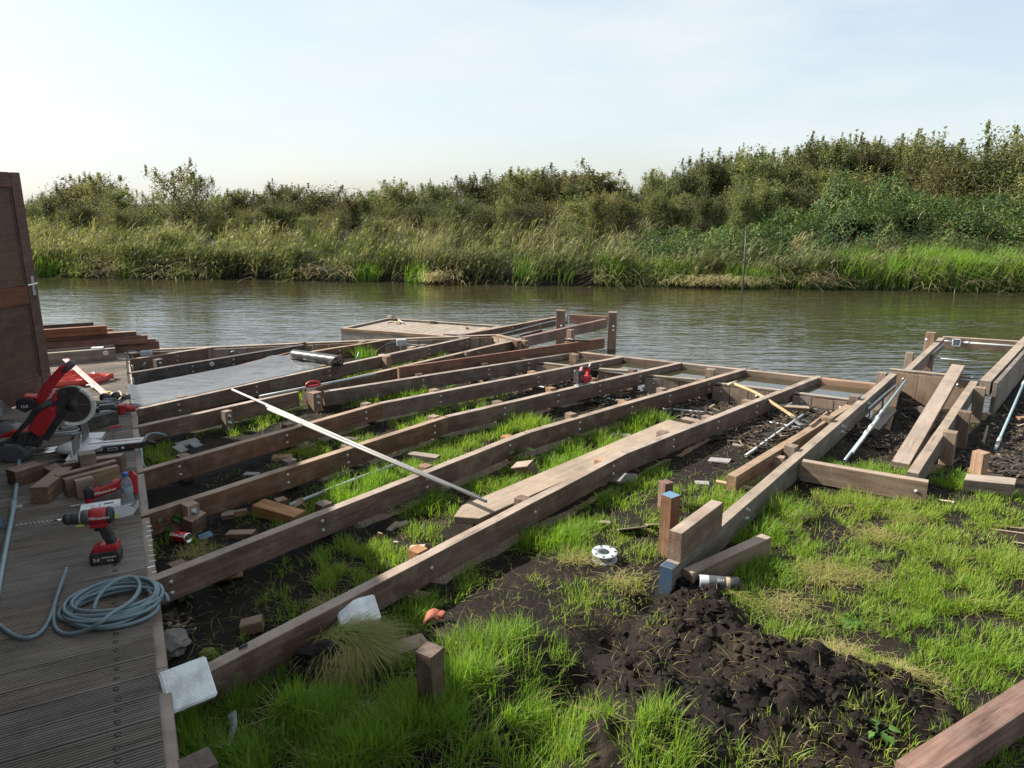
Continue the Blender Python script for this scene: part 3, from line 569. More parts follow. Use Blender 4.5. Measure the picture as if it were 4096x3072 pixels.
# remaining joists at the back
def pxbeam(par, a, b, **kw): return beam(par, P(*a), P(*b), **kw)
pxbeam(main, (1224, 1558), (2054, 1364), nm='joist', bolts=(2.6,))
o = pxbeam(main, (526, 1492), (1219, 1379), nm='joist', back=0.08, bolts=(0.75, 1.25), mat='dark', label='almost black weathered joist')
A8 = P(526, 1492); d8 = (P(1219, 1379) - A8).normalized(); bolt_at(A8 + d8 * 0.90 + Vector((d8.y, -d8.x, 0)) * 0.0006 + Vector((0, 0, -0.05)), (d8.y, -d8.x, 0), o, washer_me, 'washer_plate')
pxbeam(main, (1160, 1422), (1560, 1358), nm='joist', bolts=(0.7,))
o = pxbeam(main, (525, 1438), (857, 1388), nm='joist', back=0.08, bolts=(0.62,))
front_post(632, 1436, 0, ZB - 0.002, 'dark', 0.085)
for x, y in ((1219, 1374), (1460, 1372), (1660, 1393), (1560, 1430), (1880, 1412)): post(main, P(x, y) + azv(-50) * 0.06, azv(40), ZB + 0.012, -0.3, 0.08, mat='tan')
# waterside edge beam, plank walls that hold the soil
def plank_wall(par, a, b, ztop, zbot, th=0.045, wd=0.19, cap=True, mat='beam', bolts=True, side=1):
    a = Vector((a[0], a[1], 0)); b = Vector((b[0], b[1], 0)); d = (b - a).normalized(); n = Vector((d.y, -d.x, 0)); Ln = (b - a).length; s = 0; k = 0
    while s < Ln - 0.02:
        ww = min(wd * random.uniform(0.85, 1.1), Ln - s); ht = ztop - zbot + random.uniform(-0.006, 0.004)
        m4 = frame(a + d * (s + ww / 2) + n * (th / 2) + Vector((0, 0, ztop + random.uniform(-0.006, 0.0))), Vector((0, 0, -1)), n)
        pk = link('wall_plank', timber_mesh(ht, ww - 0.004, th, seg=0.4), M[random.choice([mat, mat, 'tan' if mat == 'beam' else mat])], par, m4 @ Matrix.Translation((0, 0, th / 2)))
        if bolts and k % 2 == 0: bolt_at(a + d * (s + ww / 2) + n * (th + 0.001) + Vector((0, 0, ztop - 0.06)), n, pk)
        s += ww; k += 1
# edge beam in pieces between the joist ends
WS0, WS1 = P(2303, 1407), P(3512, 1537); wd_ = (WS1 - WS0).normalized(); wl = (WS1 - WS0).length
xs_ = [0, 0.19, 0.40, 0.615, 0.815, 1.0]
jend = [P(2490, 1429), P(2728, 1452), P(2991, 1476), P(3289, 1506)]
cuts = [0.0] + [ (p - WS0).dot(wd_) for p in jend] + [wl - 0.02]
for i in range(len(cuts) - 1):
    a = WS0 + wd_ * (cuts[i] + (0.004 if i else 0)); b = WS0 + wd_ * (cuts[i + 1] - 0.004)
    beam(main, a, b, ztop=ZB - 0.004, h_=0.26, w_=0.07, mat=['beam', 'beam', 'tan', 'tan', 'orange'][i], nm='edge_beam')
for px, py in ((2300, 1420), (2845, 1480)): post(main, P(px, py) + azv(210) * 0.02, wd_, ZB + 0.015, -0.5, 0.09, mat='tan')
# inner plank walls with a pale cap
for (fn, x0, y0, x1, y1) in ((K5, 1535, 548, 1795, 578), (K6, -10, 452, 312, 476), (K6, 366, 505, 872, 548), (K6, 912, 566, 1490, 632), (K6, 1556, 645, 2000, 700)):
    a, b = fn(x0, y0, 0.35), fn(x1, y1, 0.35); plank_wall(main, a, b, 0.332, -0.35, 0.04)
    beam(main, a, b, ztop=0.352, h_=0.018, w_=0.055, mat='grey', nm='cap_board', side=0)
pm = bmesh.new()
pv = [P(2310, 1420, 0), P(3530, 1545, 0)]; A_, B_ = K5(1500, 560, 0), K6(2040, 720, 0)
o_ = [Vector((p.x, p.y, 0.337)) for p in (WS0 - azv(30) * 0.03, WS1 - azv(30) * 0.03)] ; i_ = [Vector((K5(1500, 546, .35).x, K5(1500, 546, .35).y, 0.337)), Vector((K6(2060, 706, .35).x, K6(2060, 706, .35).y, 0.337))]
pm.faces.new([pm.verts.new(c) for c in (i_[0], i_[1], o_[1], o_[0])]); link('pool_water', bm_mesh(pm), M['pool'], kind='structure')
# waterside plank wall on the left, capped, running to the corner of the jetty
a, b = P(500, 1404), P(1984, 1340); plank_wall(main, a, b, ZB - 0.02, -0.4, 0.04, 0.2, mat='beam')
beam(main, a, b, ztop=ZB, h_=0.02, w_=0.075, mat='grey', nm='cap_board', side=1)
a, b = P(1978, 1340), P(2090, 1368); plank_wall(main, a, b, ZB - 0.012, -0.4, 0.05, 0.17, mat='tan', bolts=True)
beam(main, a, b, ztop=ZB + 0.008, h_=0.02, w_=0.07, mat='tan', nm='cap_board', side=1)
for cx in (1415, 1470):
    p = K5(cx, 398); ob = post(main, p, azv(40), ZB + 0.012, -0.45, 0.085, mat='beam' if cx == 1415 else 'tan')
    for dz in (-0.045, -0.105): bolt_at(p + azv(130) * 0.044 + Vector((0, 0, dz)), azv(130), ob)
# blocking under the deck edge, one piece between each two joists
jl = sorted([(P(*q) - DK0).dot(DKD) for q in ((629, 2319), (585, 2060), (575, 1885), (549, 1709), (541, 1641), (526, 1492), (525, 1438))])
st = [-1.2, 0.62] + [v for v in jl] + [7.7]
for i in range(len(st) - 1):
    s0 = st[i] + (0.045 if i > 1 else 0.002); s1 = st[i + 1] - (0.045 if 0 < i < len(st) - 2 else 0.002)
    a = DK0 + DKD * s0 - DKN * 0.045; b = DK0 + DKD * s1 - DKN * 0.045
    eb = link('edge_timber', timber_mesh(s1 - s0, 0.075, 0.14), M[['beam', 'beam', 'grey'][i % 3] if i != 3 else 'grey'], deck, frame(a + DKN * 0.0375 + Vector((0, 0, ZD - 0.030)), DKD))
    if i == 2:
        for k in range(11):
            c = a + DKD * ((s1 - s0) * (0.06 + 0.085 * k)) + DKN * random.uniform(0.005, 0.02) + Vector((0, 0, ZD - 0.0295))
            link('paint_mark', box_mesh(random.uniform(0.018, 0.034), random.uniform(0.004, 0.012), 0.0008, 0), M['print_white'], eb, frame(c, DKN + DKD * random.uniform(-.25, .25)))
# galvanised rods standing at the blocking
for (x0, y0, x1, y1) in ((1462, 720, 1470, 790), (1470, 862, 1482, 955), (1510, 1280, 1526, 1388), (1455, 595, 1462, 655)):
    a = K1(x0, y0, ZB - 0.005); link('rod', tube_mesh([a, a + Vector((0.004, -0.004, -0.13))], 0.008), M['steel'], deck)
# ------------------------------------------------------------------ jetty in the middle
jet = thing('jetty_frame', 'narrow red brown jetty frame on posts reaching out over the river', 'jetty frame', P(2250, 1330))
o = pxbeam(jet, (1842, 1340), (2271, 1261), nm='beam', bolts=(1.1, 1.75), mat='beam'); pxbeam(jet, (2100, 1349), (2428, 1276), nm='beam', mat='red')
pxbeam(jet, (2278, 1258), (2500 - 72, 1266), nm='end_beam', mat='red', side=1)
pp = [P(2244, 1266), P(2448, 1284)]
for i, (px, top) in enumerate((((2243, 1290), ZB + 0.19), ((2450, 1292), ZB + 0.17))):
    c = P(*px); ob = post(jet, c, azv(100), top, -0.9, 0.135, 0.13, mat='tan', nm='post')
    for dz in (-0.04, -0.10): bolt_at(c + azv(190) * 0.067 + azv(100) * 0.02 + Vector((0, 0, dz)), azv(190), ob, nut_me)
c = P(2282, 1322); ob = post(jet, c, azv(40), ZB + 0.012, -0.9, 0.085, 0.09, mat='tan')
for dz in (-0.05, -0.11): bolt_at(c + azv(130) * 0.0455 + Vector((0, 0, dz)), azv(130), ob)
post(jet, K5(1450, 345), azv(40), ZB - 0.06, -0.9, 0.085, mat='tan')
# junction box and conduit on the jetty's outer beam
jb = thing('junction_box', 'small grey junction box with conduit on the jetty beam by the post', 'junction box', K5(1750, 240, ZB - 0.06))
jbn = azv(130)
link('box_body', box_mesh(0.10, 0.05, 0.085, 0.006), M['box'], jb, frame(P(2250, 1264) + jbn * 0.035 + Vector((0, 0, -0.085)), azv(41)))
A = P(1975, 1316); B = P(2245, 1266); pth = [A + jbn * 0.012 + Vector((0, 0, -0.10)), A.lerp(B, .35) + jbn * 0.012 + Vector((0, 0, -0.075)), A.lerp(B, .7) + jbn * 0.012 + Vector((0, 0, -0.05)), B + jbn * 0.012 + Vector((0, 0, -0.04))]
link('conduit', tube_mesh(smooth_path(pth, 6), 0.009), M['conduit'], jb)
# ------------------------------------------------------------------ right-hand frame
rf = thing('walkway_frame', 'long hardwood walkway frame on posts at the right with plank end walls', 'walkway frame', (3.2, 5.8, 0.1))
ZR = ZB
r1 = pxbeam(rf, (2692, 2277), (3589, 1496), nm='long_beam', w_=0.072, h_=0.16, mat='grey')
dR = azv(37.7); nR = Vector((dR.y, -dR.x, 0))
A = P(2692, 2277); link('painted_end', box_mesh(0.002, 0.070, 0.156, 0.0, base=False), M['navy'], r1, frame(A - nR * 0.036 + Vector((0, 0, -0.08)) - dR * 0.0012, dR))
link('painted_edge', box_mesh(0.055, 0.06, 0.0012, 0.0), M['navy'], r1, frame(A - nR * 0.036 + dR * 0.03 + Vector((0, 0, 0.0004)), dR))
for s, zz in ((1.02, -.03), (1.06, -.052), (1.02, -.092), (1.05, -.10)): bolt_at(A + dR * s + nR * 0.0006 + Vector((0, 0, zz)), nR, r1)
for px in (3372, 3475): 
    s = along((2692, 2277), (3589, 1496), px)
    for dz in (-0.045, -0.095): bolt_at(A + dR * s + nR * 0.0006 + Vector((0, 0, dz)), nR, r1, nut_me)
pxbeam(rf, (3645, 1480), (3780, 1352), nm='long_beam', w_=0.072, h_=0.15, mat='tan')
pxbeam(rf, (3675, 1896), (3914, 1526), nm='inner_beam', w_=0.072, h_=0.15, mat='grey')
fx = beam(rf, P(3208, 1845), P(3713, 1930), nm='front_beam', w_=0.062, h_=0.15, mat='tan', side=1)
# its camera side lies towards the viewer
c = P(3675, 1940); dX = (P(3713, 1930) - P(3208, 1845)).normalized(); nX = Vector((dX.y, -dX.x, 0))
bolt_at(P(3208, 1845) + dX * ((P(3713, 1930) - P(3208, 1845)).length - 0.06) + nX * 0.0006 + Vector((0, 0, -0.075)), nX, fx)
a, b = P(3560, 1478), P(3890, 1512); plank_wall(rf, a, b, ZB - 0.02, -0.35, 0.045, 0.27)
beam(rf, a, b, ztop=ZB + 0.004, h_=0.022, w_=0.085, mat='grey', nm='cap_board', side=1)
pxbeam(rf, (3774, 1347), (4110, 1368), nm='end_beam', w_=0.07, h_=0.15, mat='tan', side=1)
wb = beam(rf, K7(1690, 612), K7(2080, 190), nm='wale', w_=0.10, h_=0.16, mat='grey')
plank_wall(rf, K7(1712, 615), K7(2080, 212), ZB - 0.002, -0.3, 0.04, 0.185, mat='grey')
for i, (x0, x1, y, bt) in enumerate(((1280, 1385, 1040, -.3), (1405, 1515, 862, -.3), (1553, 1640, 650, -.3))):
    p = K7((x0 + x1) / 2, y + 12, ZB + 0.03 - 0.01 * i); post(rf, p, dR, ZB + 0.03 - 0.01 * i, -0.3, 0.095, mat='tan')
for i, (fn, x, y) in enumerate(((K6, 2050, 668), (K6, 1832, 840), (K6, 1540, 1068))):
    p = fn(x, y, ZB + 0.03); post(rf, p, dR, ZB + 0.03, -0.3, 0.082, mat='tan')
for fn, x, y, top, s in ((K7, 1160, 175, ZB + 0.12, 0.11), (K7, 975, 355, ZB + 0.012, 0.085), (K7, 730, 530, ZB + 0.012, 0.085)):
    ob = post(rf, fn(x, y, top), dR, top, -0.8, s, mat='tan')
bolt_at(K7(1122, 240, ZB + 0.06) , azv(200), ob, nut_me)
post(rf, K7(1130, 480, 0.2), dR, 0.36, -0.8, 0.10, mat='beam')
# the shorter beam left of the long one, with its odd pieces
b0 = pxbeam(rf, (2958, 1900), (3412, 1622), nm='side_beam', w_=0.066, h_=0.11, mat='tan', back=0.05)
beam(rf, K6(1352, 1150, ZB - .02), K6(1478, 1172, ZB - .02), ztop=ZB - .02, w_=0.06, h_=0.09, mat='orange', nm='spacer', side=1)
link('splice_board', timber_mesh(0.5, 0.02, 0.12), M['orange'], rf, frame(K6(1690, 905, ZB + 0.02), dR))
link('cross_lath', timber_mesh(0.42, 0.035, 0.02), M['pale'], rf, frame(K6(935, 1350, 0.31), K6(1200, 1400, 0.30) - K6(935, 1350, 0.31)))
# junction box, conduit and a clamp on the right frame
jb2 = thing('junction_box', 'open square grey junction box with conduit on the walkway end beam', 'junction box', K7(1375, 300, ZB - 0.1))
dE = (P(4110, 1368) - P(3774, 1347)).normalized(); nE = Vector((dE.y, -dE.x, 0)); eA = P(3774, 1347)
c = eA + dE * 0.16 + nE * 0.004 + Vector((0, 0, -0.115))
for (sx, sz, ox, oz) in ((0.10, 0.012, 0, 0.0), (0.10, 0.012, 0, 0.088), (0.012, 0.1, -0.044, 0), (0.012, 0.1, 0.044, 0)): link('box_side', box_mesh(sx, 0.045, sz, 0.002), M['box'], jb2, frame(c + dE * ox + nE * 0.023 + Vector((0, 0, oz)), dE))
link('box_back', box_mesh(0.085, 0.004, 0.085, 0.0), M['box'], jb2, frame(c + nE * 0.003 + Vector((0, 0, 0.007)), dE))
link('conduit', tube_mesh([c + dE * 0.05 + nE * .02 + Vector((0, 0, .06)), c + dE * 0.70 + nE * .02 + Vector((0, 0, .055)), c + dE * 0.715 + nE * .02 + Vector((0, 0, .04)), c + dE * 0.72 + nE * .02 + Vector((0, 0, -.03))], 0.011), M['conduit'], jb2)
link('conduit', tube_mesh([c - dE * 0.05 + nE * .02 + Vector((0, 0, .06)), c - dE * 0.16 + nE * .02 + Vector((0, 0, .065))], 0.011), M['conduit'], jb2)
link('coupler', tube_mesh([c + dE * 0.12 + nE * .02 + Vector((0, 0, .06)), c + dE * 0.15 + nE * .02 + Vector((0, 0, .06))], 0.015), M['conduit'], jb2)
def rods(name, label, cat, pts_list, rad, mat, base=None, group=None, hollow=False, n=1, parts='tube'):
    if len(pts_list) == 1: return link(name, tube_mesh(smooth_path(pts_list[0], n) if n > 1 else pts_list[0], rad, hollow=hollow), M[mat], label=label, cat=cat, group=group)
    r = thing(name, label, cat, base or pts_list[0][0], group)
    for p in pts_list: link(parts, tube_mesh(smooth_path(p, n) if n > 1 else p, rad, hollow=hollow), M[mat], r)
    return r
for i, (x0, y0, x1, y1) in enumerate(((985, 520, 1270, 278), (605, 850, 850, 640))):
    a, b = K7(x0, y0, ZB - 0.07), K7(x1, y1, ZB - 0.06)
    rods('conduit', ['grey conduit clipped along the walkway beam beyond its plank wall', 'short grey conduit clipped inside the long walkway beam'][i], 'conduit', [[a, a.lerp(b, .5) + Vector((0, 0, .006)), b]], 0.011, 'conduit')
link('steel_rod', tube_mesh([K7(1110, 395, ZB - .09), K7(1800, 455, ZB - .09)], 0.007), M['steel'], label='thin steel tie rod between the walkway beams above the water', cat='rod')
link('cable', tube_mesh(smooth_path([K7(612, 850, .28), K7(612, 920, .2), K7(560, 1030, .12), K7(490, 1090, .09), K7(385, 1095, .1)], 6), 0.008), M['tool_grey'], label='dark cable hanging from the conduit inside the walkway frame', cat='cable')
# leaning pipes
p0, p1 = K7(938, 600, ZB - 0.0), G(K7, 392, 1335, 0.02)
r = thing('conduit_pipe', 'pale conduit with couplers leaning from the plank wall onto the grass', 'pipe', p1)
link('tube', tube_mesh([p0, p1], 0.0125, hollow=True), M['blue_pipe'], r)
q0, q1 = p0.lerp(p1, .55), p0.lerp(p1, .93); off = Vector((0.02, 0.006, 0.004))
link('tube', tube_mesh([q0 + off, q1 + off], 0.0115, hollow=True), M['conduit'], r)
for s in (0.52, 0.63, 0.70, 0.45): link('coupler', tube_mesh([p0.lerp(p1, s), p0.lerp(p1, s + .025)], 0.018), M['white_pipe'], r)
p0, p1 = K7(1995, 590, 0.35), G(K7, 1718, 1250, 0.03); r = thing('conduit_pipe', 'pale conduit leaning against the right sheet wall with its foot in the debris', 'pipe', p1)
link('tube', tube_mesh([p0, p1], 0.0125, hollow=True), M['blue_pipe'], r)
for s in (0.05, 0.86, 0.93): link('coupler', tube_mesh([p0.lerp(p1, s), p0.lerp(p1, s + .04)], 0.018), M['white_pipe'], r)
# ================================================================== LOOSE TIMBER AND LITTER
def rotm(az, pitch=0.0, roll=0.0): return Matrix.Rotation(R(90 - az), 4, 'Z') @ Matrix.Rotation(R(-pitch), 4, 'Y') @ Matrix.Rotation(R(roll), 4, 'X')
def offcut(label, p, Ln, wd, ht, az, mat='beam', pitch=0, roll=0, sink=0.012, cat='offcut', name='wood_offcut', group=None, cut=0.0):
    """a sawn piece lying with its middle over p, its underside pressed into what it lies on"""
    me = timber_mesh(Ln, wd, ht, ch=0.004, jit=0.001, cut0=cut, cut1=cut); m4 = Matrix.Translation(Vector(p) + Vector((0, 0, ht - sink + abs(math.sin(R(pitch))) * Ln * 0.35))) @ rotm(az, pitch, roll) @ Matrix.Translation((-Ln / 2, 0, 0))
    return link(name, me, M[mat], mtx=m4, label=label, cat=cat, group=group)
def lying(name, label, cat, a, b, wd, ht, mat, ztop_a=None, roll=0, group=None, side=0):
    """long timber; a, b are its top edge on the camera's side, in space"""
    d = (b - a).normalized(); n = Vector((-d.y, d.x, 0)).normalized(); up = Vector((0, 0, 1)) - d * d.z
    return link(name, timber_mesh((b - a).length, wd, ht), M[mat], mtx=frame(a + n * wd / 2 * (1 if side == 0 else side), d, up) @ Matrix.Rotation(R(roll), 4, 'X'), label=label, cat=cat, group=group)
# big loose pieces
lying('wood_plank', 'long red brown plank lying across the joists towards the jetty', 'plank', K5(545, 592, ZB + .085), K5(2062, 374, ZB + .105), 0.045, 0.13, 'red')
a, b = D2(930, 714, 0.315), K6(730, 900, 0.315)
d = (b - a).normalized(); n = Vector((-d.y, d.x, 0)); Lp = (b - a).length; wp = 0.225
bm = bmesh.new(); ol = [(0.0, 0.0), (Lp, 0.0), (Lp, wp), (0.06, wp), (-0.09, wp * 0.62)]
lo = [bm.verts.new((x, y, -0.045)) for x, y in ol]; hi = [bm.verts.new((x, y, 0)) for x, y in ol]; bm.faces.new(lo[::-1]); bm.faces.new(hi)
for i in range(5): bm.faces.new((lo[i], lo[(i + 1) % 5], hi[(i + 1) % 5], hi[i]))
bmesh.ops.bevel(bm, geom=list(bm.edges), offset=0.004, segments=1, affect='EDGES')
link('wood_plank', bm_mesh(bm), M['grey'], mtx=frame(a, d), label='wide weathered grey plank with a pointed end lying beside the outer joist', cat='plank')
for s in (0.5, 1.7, 2.9):
    c = a + d * s + n * 0.11; g = gz(c.x, c.y); link('wood_bearer', timber_mesh(0.24, 0.09, max(0.03, 0.27 - g + 0.03)), M['beam'], mtx=frame(Vector((c.x, c.y, 0.2695)) - n * 0.12, n), label='hidden brown bearer block under the wide grey pointed plank', cat='offcut', group='bearers under the wide grey plank')
lying('timber_block', 'short thick hardwood block standing on the blue ended walkway beam', 'timber', P(2728, 2136, ZB + .158) , P(2894, 2010, ZB + .158), 0.072, 0.156, 'beam')
lying('timber', 'short squared timber lying in the grass beside the blue ended walkway beam', 'timber', P(2770, 2294, .36), P(3086, 2150, .37), 0.066, 0.115, 'tan')
lying('timber', 'thick red brown timber lying on the grass at the edge of the spoil heap', 'timber', P(3700, 3120, .37), P(4330, 2692, .37), 0.10, 0.12, 'red')
top, bot = (K7(1310, 487, ZB + .06), K7(1458, 492, ZB + .06)), (G(K7, 885, 1412), G(K7, 962, 1400))
lying('wood_plank', 'tan plank leaning from the grass up onto the plank wall inside the walkway frame', 'plank', bot[1] + Vector((0, 0, 0.05)), top[1] + Vector((0, 0, 0.03)), 0.125, 0.045, 'tan')
g0 = G(K7, 620, 1010); lying('wood_plank', 'short worn grey plank lying flat in the debris inside the walkway frame', 'plank', G(K7, 700, 1062, .03), G(K7, 855, 885, .03), 0.15, 0.03, 'grey')
lying('wood_stake', 'thin grey stake standing slanted in the debris by the sheet wall', 'stake', G(K7, 1620, 1200, 0.0), G(K7, 1655, 1110, .12), 0.02, 0.02, 'grey')
lying('wood_plank', 'narrow reddish board propped behind the black membrane sheet', 'plank', K4(880, 392, ZB - 0.03), K4(1500, 232, ZB + .02), 0.03, 0.09, 'red')
# posts standing in the ground
def stump(label, fn, x, y, ztop, s, mat, d=azv(38), tilt=(0, 0), s2=None, zb=-0.15):
    p = fn(x, y, ztop); return post(None, p, d, ztop, zb, s, s2, mat=mat, nm='wooden_post', tilt=tilt, label=label, cat='post')
stump('short square post standing alone in tall grass in front of the outermost joist', D3, 1765, 470, 0.545, 0.078, 'beam', azv(33), (0.02, 0.0))
ob = stump('square post with a blue painted top beside the walkway beam end', K8, 435, 425, 0.60, 0.078, 'beam', azv(52))
link('painted_top', box_mesh(0.076, 0.076, 0.0015, 0), M['blue'], ob, frame(K8(435, 425, 0.60) + Vector((0, 0, 0.0004)), azv(52)))
stump('low brown post stump without paint beyond the blue topped post', K8, 390, 300, 0.41, 0.07, 'red', azv(60))
stump('squared tan post standing on a block near the debris beyond the walkway frame', K7, 1605, 1232, 0.42, 0.085, 'orange', azv(60))
stump('dark square post top half hidden by grass beside the deck corner', D3, 300, 1180, 0.40, 0.10, 'beam', azv(50))
offcut('dark block under the standing tan post by the debris', G(K7, 1590, 1460), 0.13, 0.11, 0.07, 95, 'red')
offcut('large slant ended hardwood block lying on the lawn near the debris', D5(1470, 75, gz(3.3, 4.5) + .03), 0.30, 0.14, 0.085, 108, 'tan', cut=0.05)
offcut('small tan offcut tucked behind the large slant ended block', G(D5, 1520, 45), 0.12, 0.08, 0.07, 100, 'tan')
# offcuts in the bays, nearest first
OC = [('orange square offcut on black mud against the outermost joist', D1, 900, 1140, .10, .085, .055, 75, 'orange', 8, -6),
      ('muddy tan offcut tilted against the second joist in black mud', D1, 695, 690, .15, .11, .04, 70, 'orange', 0, -38),
      ('red brown block beside the drinks can', D1, 258, 290, .08, .075, .085, 60, 'red', 0, 0),
      ('tall brown block leaning behind the drinks can', D1, 410, 300, .12, .075, .13, 20, 'beam', 6, 14),
      ('small blue painted chip lying beside the tall brown block', D1, 490, 325, .075, .06, .02, 50, 'blue', 8, 12),
      ('flat pale board end poking out from behind the second joist', D1, 810, 330, .17, .07, .045, 95, 'tan', 4, 0),
      ('brown offcut half sunk in mud in the bay behind the second joist', D1, 690, 160, .075, .06, .05, 70, 'beam', 0, 10),
      ('tan offcut touching a brown one in the bay behind the second joist', D1, 790, 130, .10, .05, .045, 68, 'tan', 0, -8),
      ('long slanted board end with an orange cut top against the second joist', D1, 1150, 160, .33, .12, .075, 112, 'orange', -5, 0),
      ('small square block at the end of a grey pipe in the grass', D1, 1160, 60, .07, .07, .07, 50, 'beam', 0, 0),
      ('upturned wedge offcut beside the grey pipe', D1, 1290, 80, .09, .07, .04, 80, 'tan', 25, 20),
      ('brown block against the back of the second joist near the grey pipe', D1, 1545, 85, .10, .08, .06, 95, 'beam', 0, 0),
      ('thin reddish lath standing up in the grass of the front bay', D2, 50, 950, .012, .035, .09, 20, 'tan', 0, 8),
      ('short pale splinter of wood in the grass of the front bay', D2, 182, 925, .07, .014, .01, 140, 'pale', 20, 0),
      ('pale broken chip of board resting by the outermost joist', D2, 370, 985, .09, .06, .02, 100, 'pale', 8, 6),
      ('grey broken board pieces side by side in the front bay', D2, 160, 800, .10, .045, .02, 30, 'grey', 12, 0),
      ('curled grey board scrap beside the broken board pieces', D2, 240, 780, .08, .04, .025, 60, 'grey', 6, 20),
      ('dark square timber offcut lying under the pale conduits', D2, 430, 215, .26, .075, .075, 112, 'grey', 0, 0),
      ('brown block tipped on its edge beside the burdock leaves', D2, 1300, 350, .16, .09, .10, 128, 'beam', 18, 16),
      ('thin dark board end in the grass beneath the conduits', K5, 185, 1148, .16, .06, .06, 105, 'dark', 0, 0),
      ('tan block resting on the dark debris between two joists', K6, 425, 610, .19, .07, .045, 75, 'tan', 6, 0),
      ('long tan block lying in debris against the first joist beyond the spade', K6, 1560, 800, .26, .085, .07, 105, 'tan', 0, 0),
      ('reddish block tipped against the inner plank wall', K5, 1590, 600, .10, .09, .06, 80, 'red', 25, 15),
      ('brown offcut on debris behind the fourth joist', K5, 1390, 650, .12, .06, .04, 95, 'beam', 0, 10),
      ('chunk of reddish wood in dark debris near the plank wall', K5, 1085, 700, .09, .07, .04, 60, 'tan', 10, 0),
      ('weathered grey board scrap lying flat in dark debris', K6, 1180, 1080, .22, .07, .025, 112, 'grey', 0, 0),
      ('small white chip on the dark debris', K6, 1240, 1000, .05, .03, .012, 130, 'print_white', 10, 0),
      ('long dry splinter lying at the foot of the walkway front beam', D5, 1235, 145, .13, .035, .01, 130, 'pale', 6, 0),
      ('dark block against the plank wall under the leaning tan plank', K7, 1060, 925, .14, .10, .10, 60, 'dark', 0, 15),
      ('tan offcut lying on the debris beyond the leaning pale conduit', K7, 1960, 965, .10, .06, .06, 80, 'orange', 0, 0),
      ('brown wood end sticking from the grass beside the upturned turf', D3, 1610, 500, .20, .10, .06, 60, 'tan', 0, 0)]
for lb, fn, x, y, a_, b_, c_, az, mt, pi_, ro in OC: offcut(lb, G(fn, x, y), a_, b_, c_, az, mt, pi_, ro)
for i, (x, y) in enumerate(((1560, 290), (1600, 320), (1660, 385))):
    offcut(['long pale lath on the lawn near the edge of the plot', 'second pale lath crossing the lawn beside a longer one', 'short straw coloured lath end on the lawn'][i], G(D5, x + 60, y + 12), [.42, .3, .15][i], .018, .006, 112 + 4 * i, 'tan', 2, 0, sink=0.0, name='wood_lath', cat='lath')
def slab(label, p, sx, sy, sz, az, mat='slate', pitch=0, roll=0, sink=0.008, name='stone_slab', cat='slab'):
    bm = bmesh.new(); bmesh.ops.create_cube(bm, size=1)
    for v in bm.verts: v.co = Vector((v.co.x * sx * random.uniform(.9, 1.05), v.co.y * sy * random.uniform(.85, 1.05), v.co.z * sz))
    bmesh.ops.bevel(bm, geom=list(bm.edges), offset=min(sz, sx) * 0.12, segments=2, affect='EDGES')
    return link(name, bm_mesh(bm), M[mat], mtx=Matrix.Translation(Vector(p) + Vector((0, 0, sz / 2 - sink + abs(math.sin(R(pitch))) * sx * .4 + abs(math.sin(R(roll))) * sy * .4))) @ rotm(az, pitch, roll), label=label, cat=cat)
slab('flat grey slate piece in the bay beside the grooved deck', G(K4, 555, 1055), .17, .13, .022, 50, pitch=5)
slab('smaller grey slate leaning on the flat slate in the bay', G(K4, 490, 1115), .09, .10, .018, 20, roll=25)
slab('narrow grey slate scrap beside the flat slate in the bay', G(K4, 628, 1070), .08, .10, .018, 35, roll=12)
slab('square grey tile lying on mud between the first joist and the walkway', G(K6, 960, 1195), .16, .13, .012, 115, pitch=4, roll=-4)
slab('flat grey slab half under the outermost joist', G(K6, 190, 1345), .20, .14, .02, 100, roll=8)
slab('small flat stone in mud near the lath on the grass', G(K6, 820, 1370), .10, .07, .012, 100)
slab('flat pale stone in the grass beside the wide grey plank', G(K6, 170, 990), .16, .07, .02, 105)
slab('rounded pale stone against a joist on the dark debris', G(K6, 160, 735), .10, .06, .05, 95, 'oldcard')
slab('brown flat clod like stone in the second bay from the tools', G(K4, 1390, 1180), .16, .10, .03, 80, 'card')
slab('pale flat stone in the bay below a joist', G(K4, 1120, 1325), .12, .07, .02, 95)
# pale granular blocks
def gblock(label, c, sx, sy, sz, az, pitch, roll):
    bm = bmesh.new(); bmesh.ops.create_cube(bm, size=1)
    for v in bm.verts: v.co = Vector((v.co.x * sx, v.co.y * sy, v.co.z * sz))
    bmesh.ops.bevel(bm, geom=list(bm.edges), offset=0.006, segments=2, affect='EDGES')
    return link('concrete_block', bm_mesh(bm), M['granular'], mtx=Matrix.Translation(c) @ rotm(az, pitch, roll), label=label, cat='block')
gblock('pale granular block propped in the grass at the deck corner', P(750, 2742, 0.385), 0.175, 0.16, 0.05, 50, 0, 46)
gblock('pale granular block leaning on the outermost joist above the turf', P(1428, 2462, 0.315), 0.19, 0.13, 0.09, 62, 0, 34)
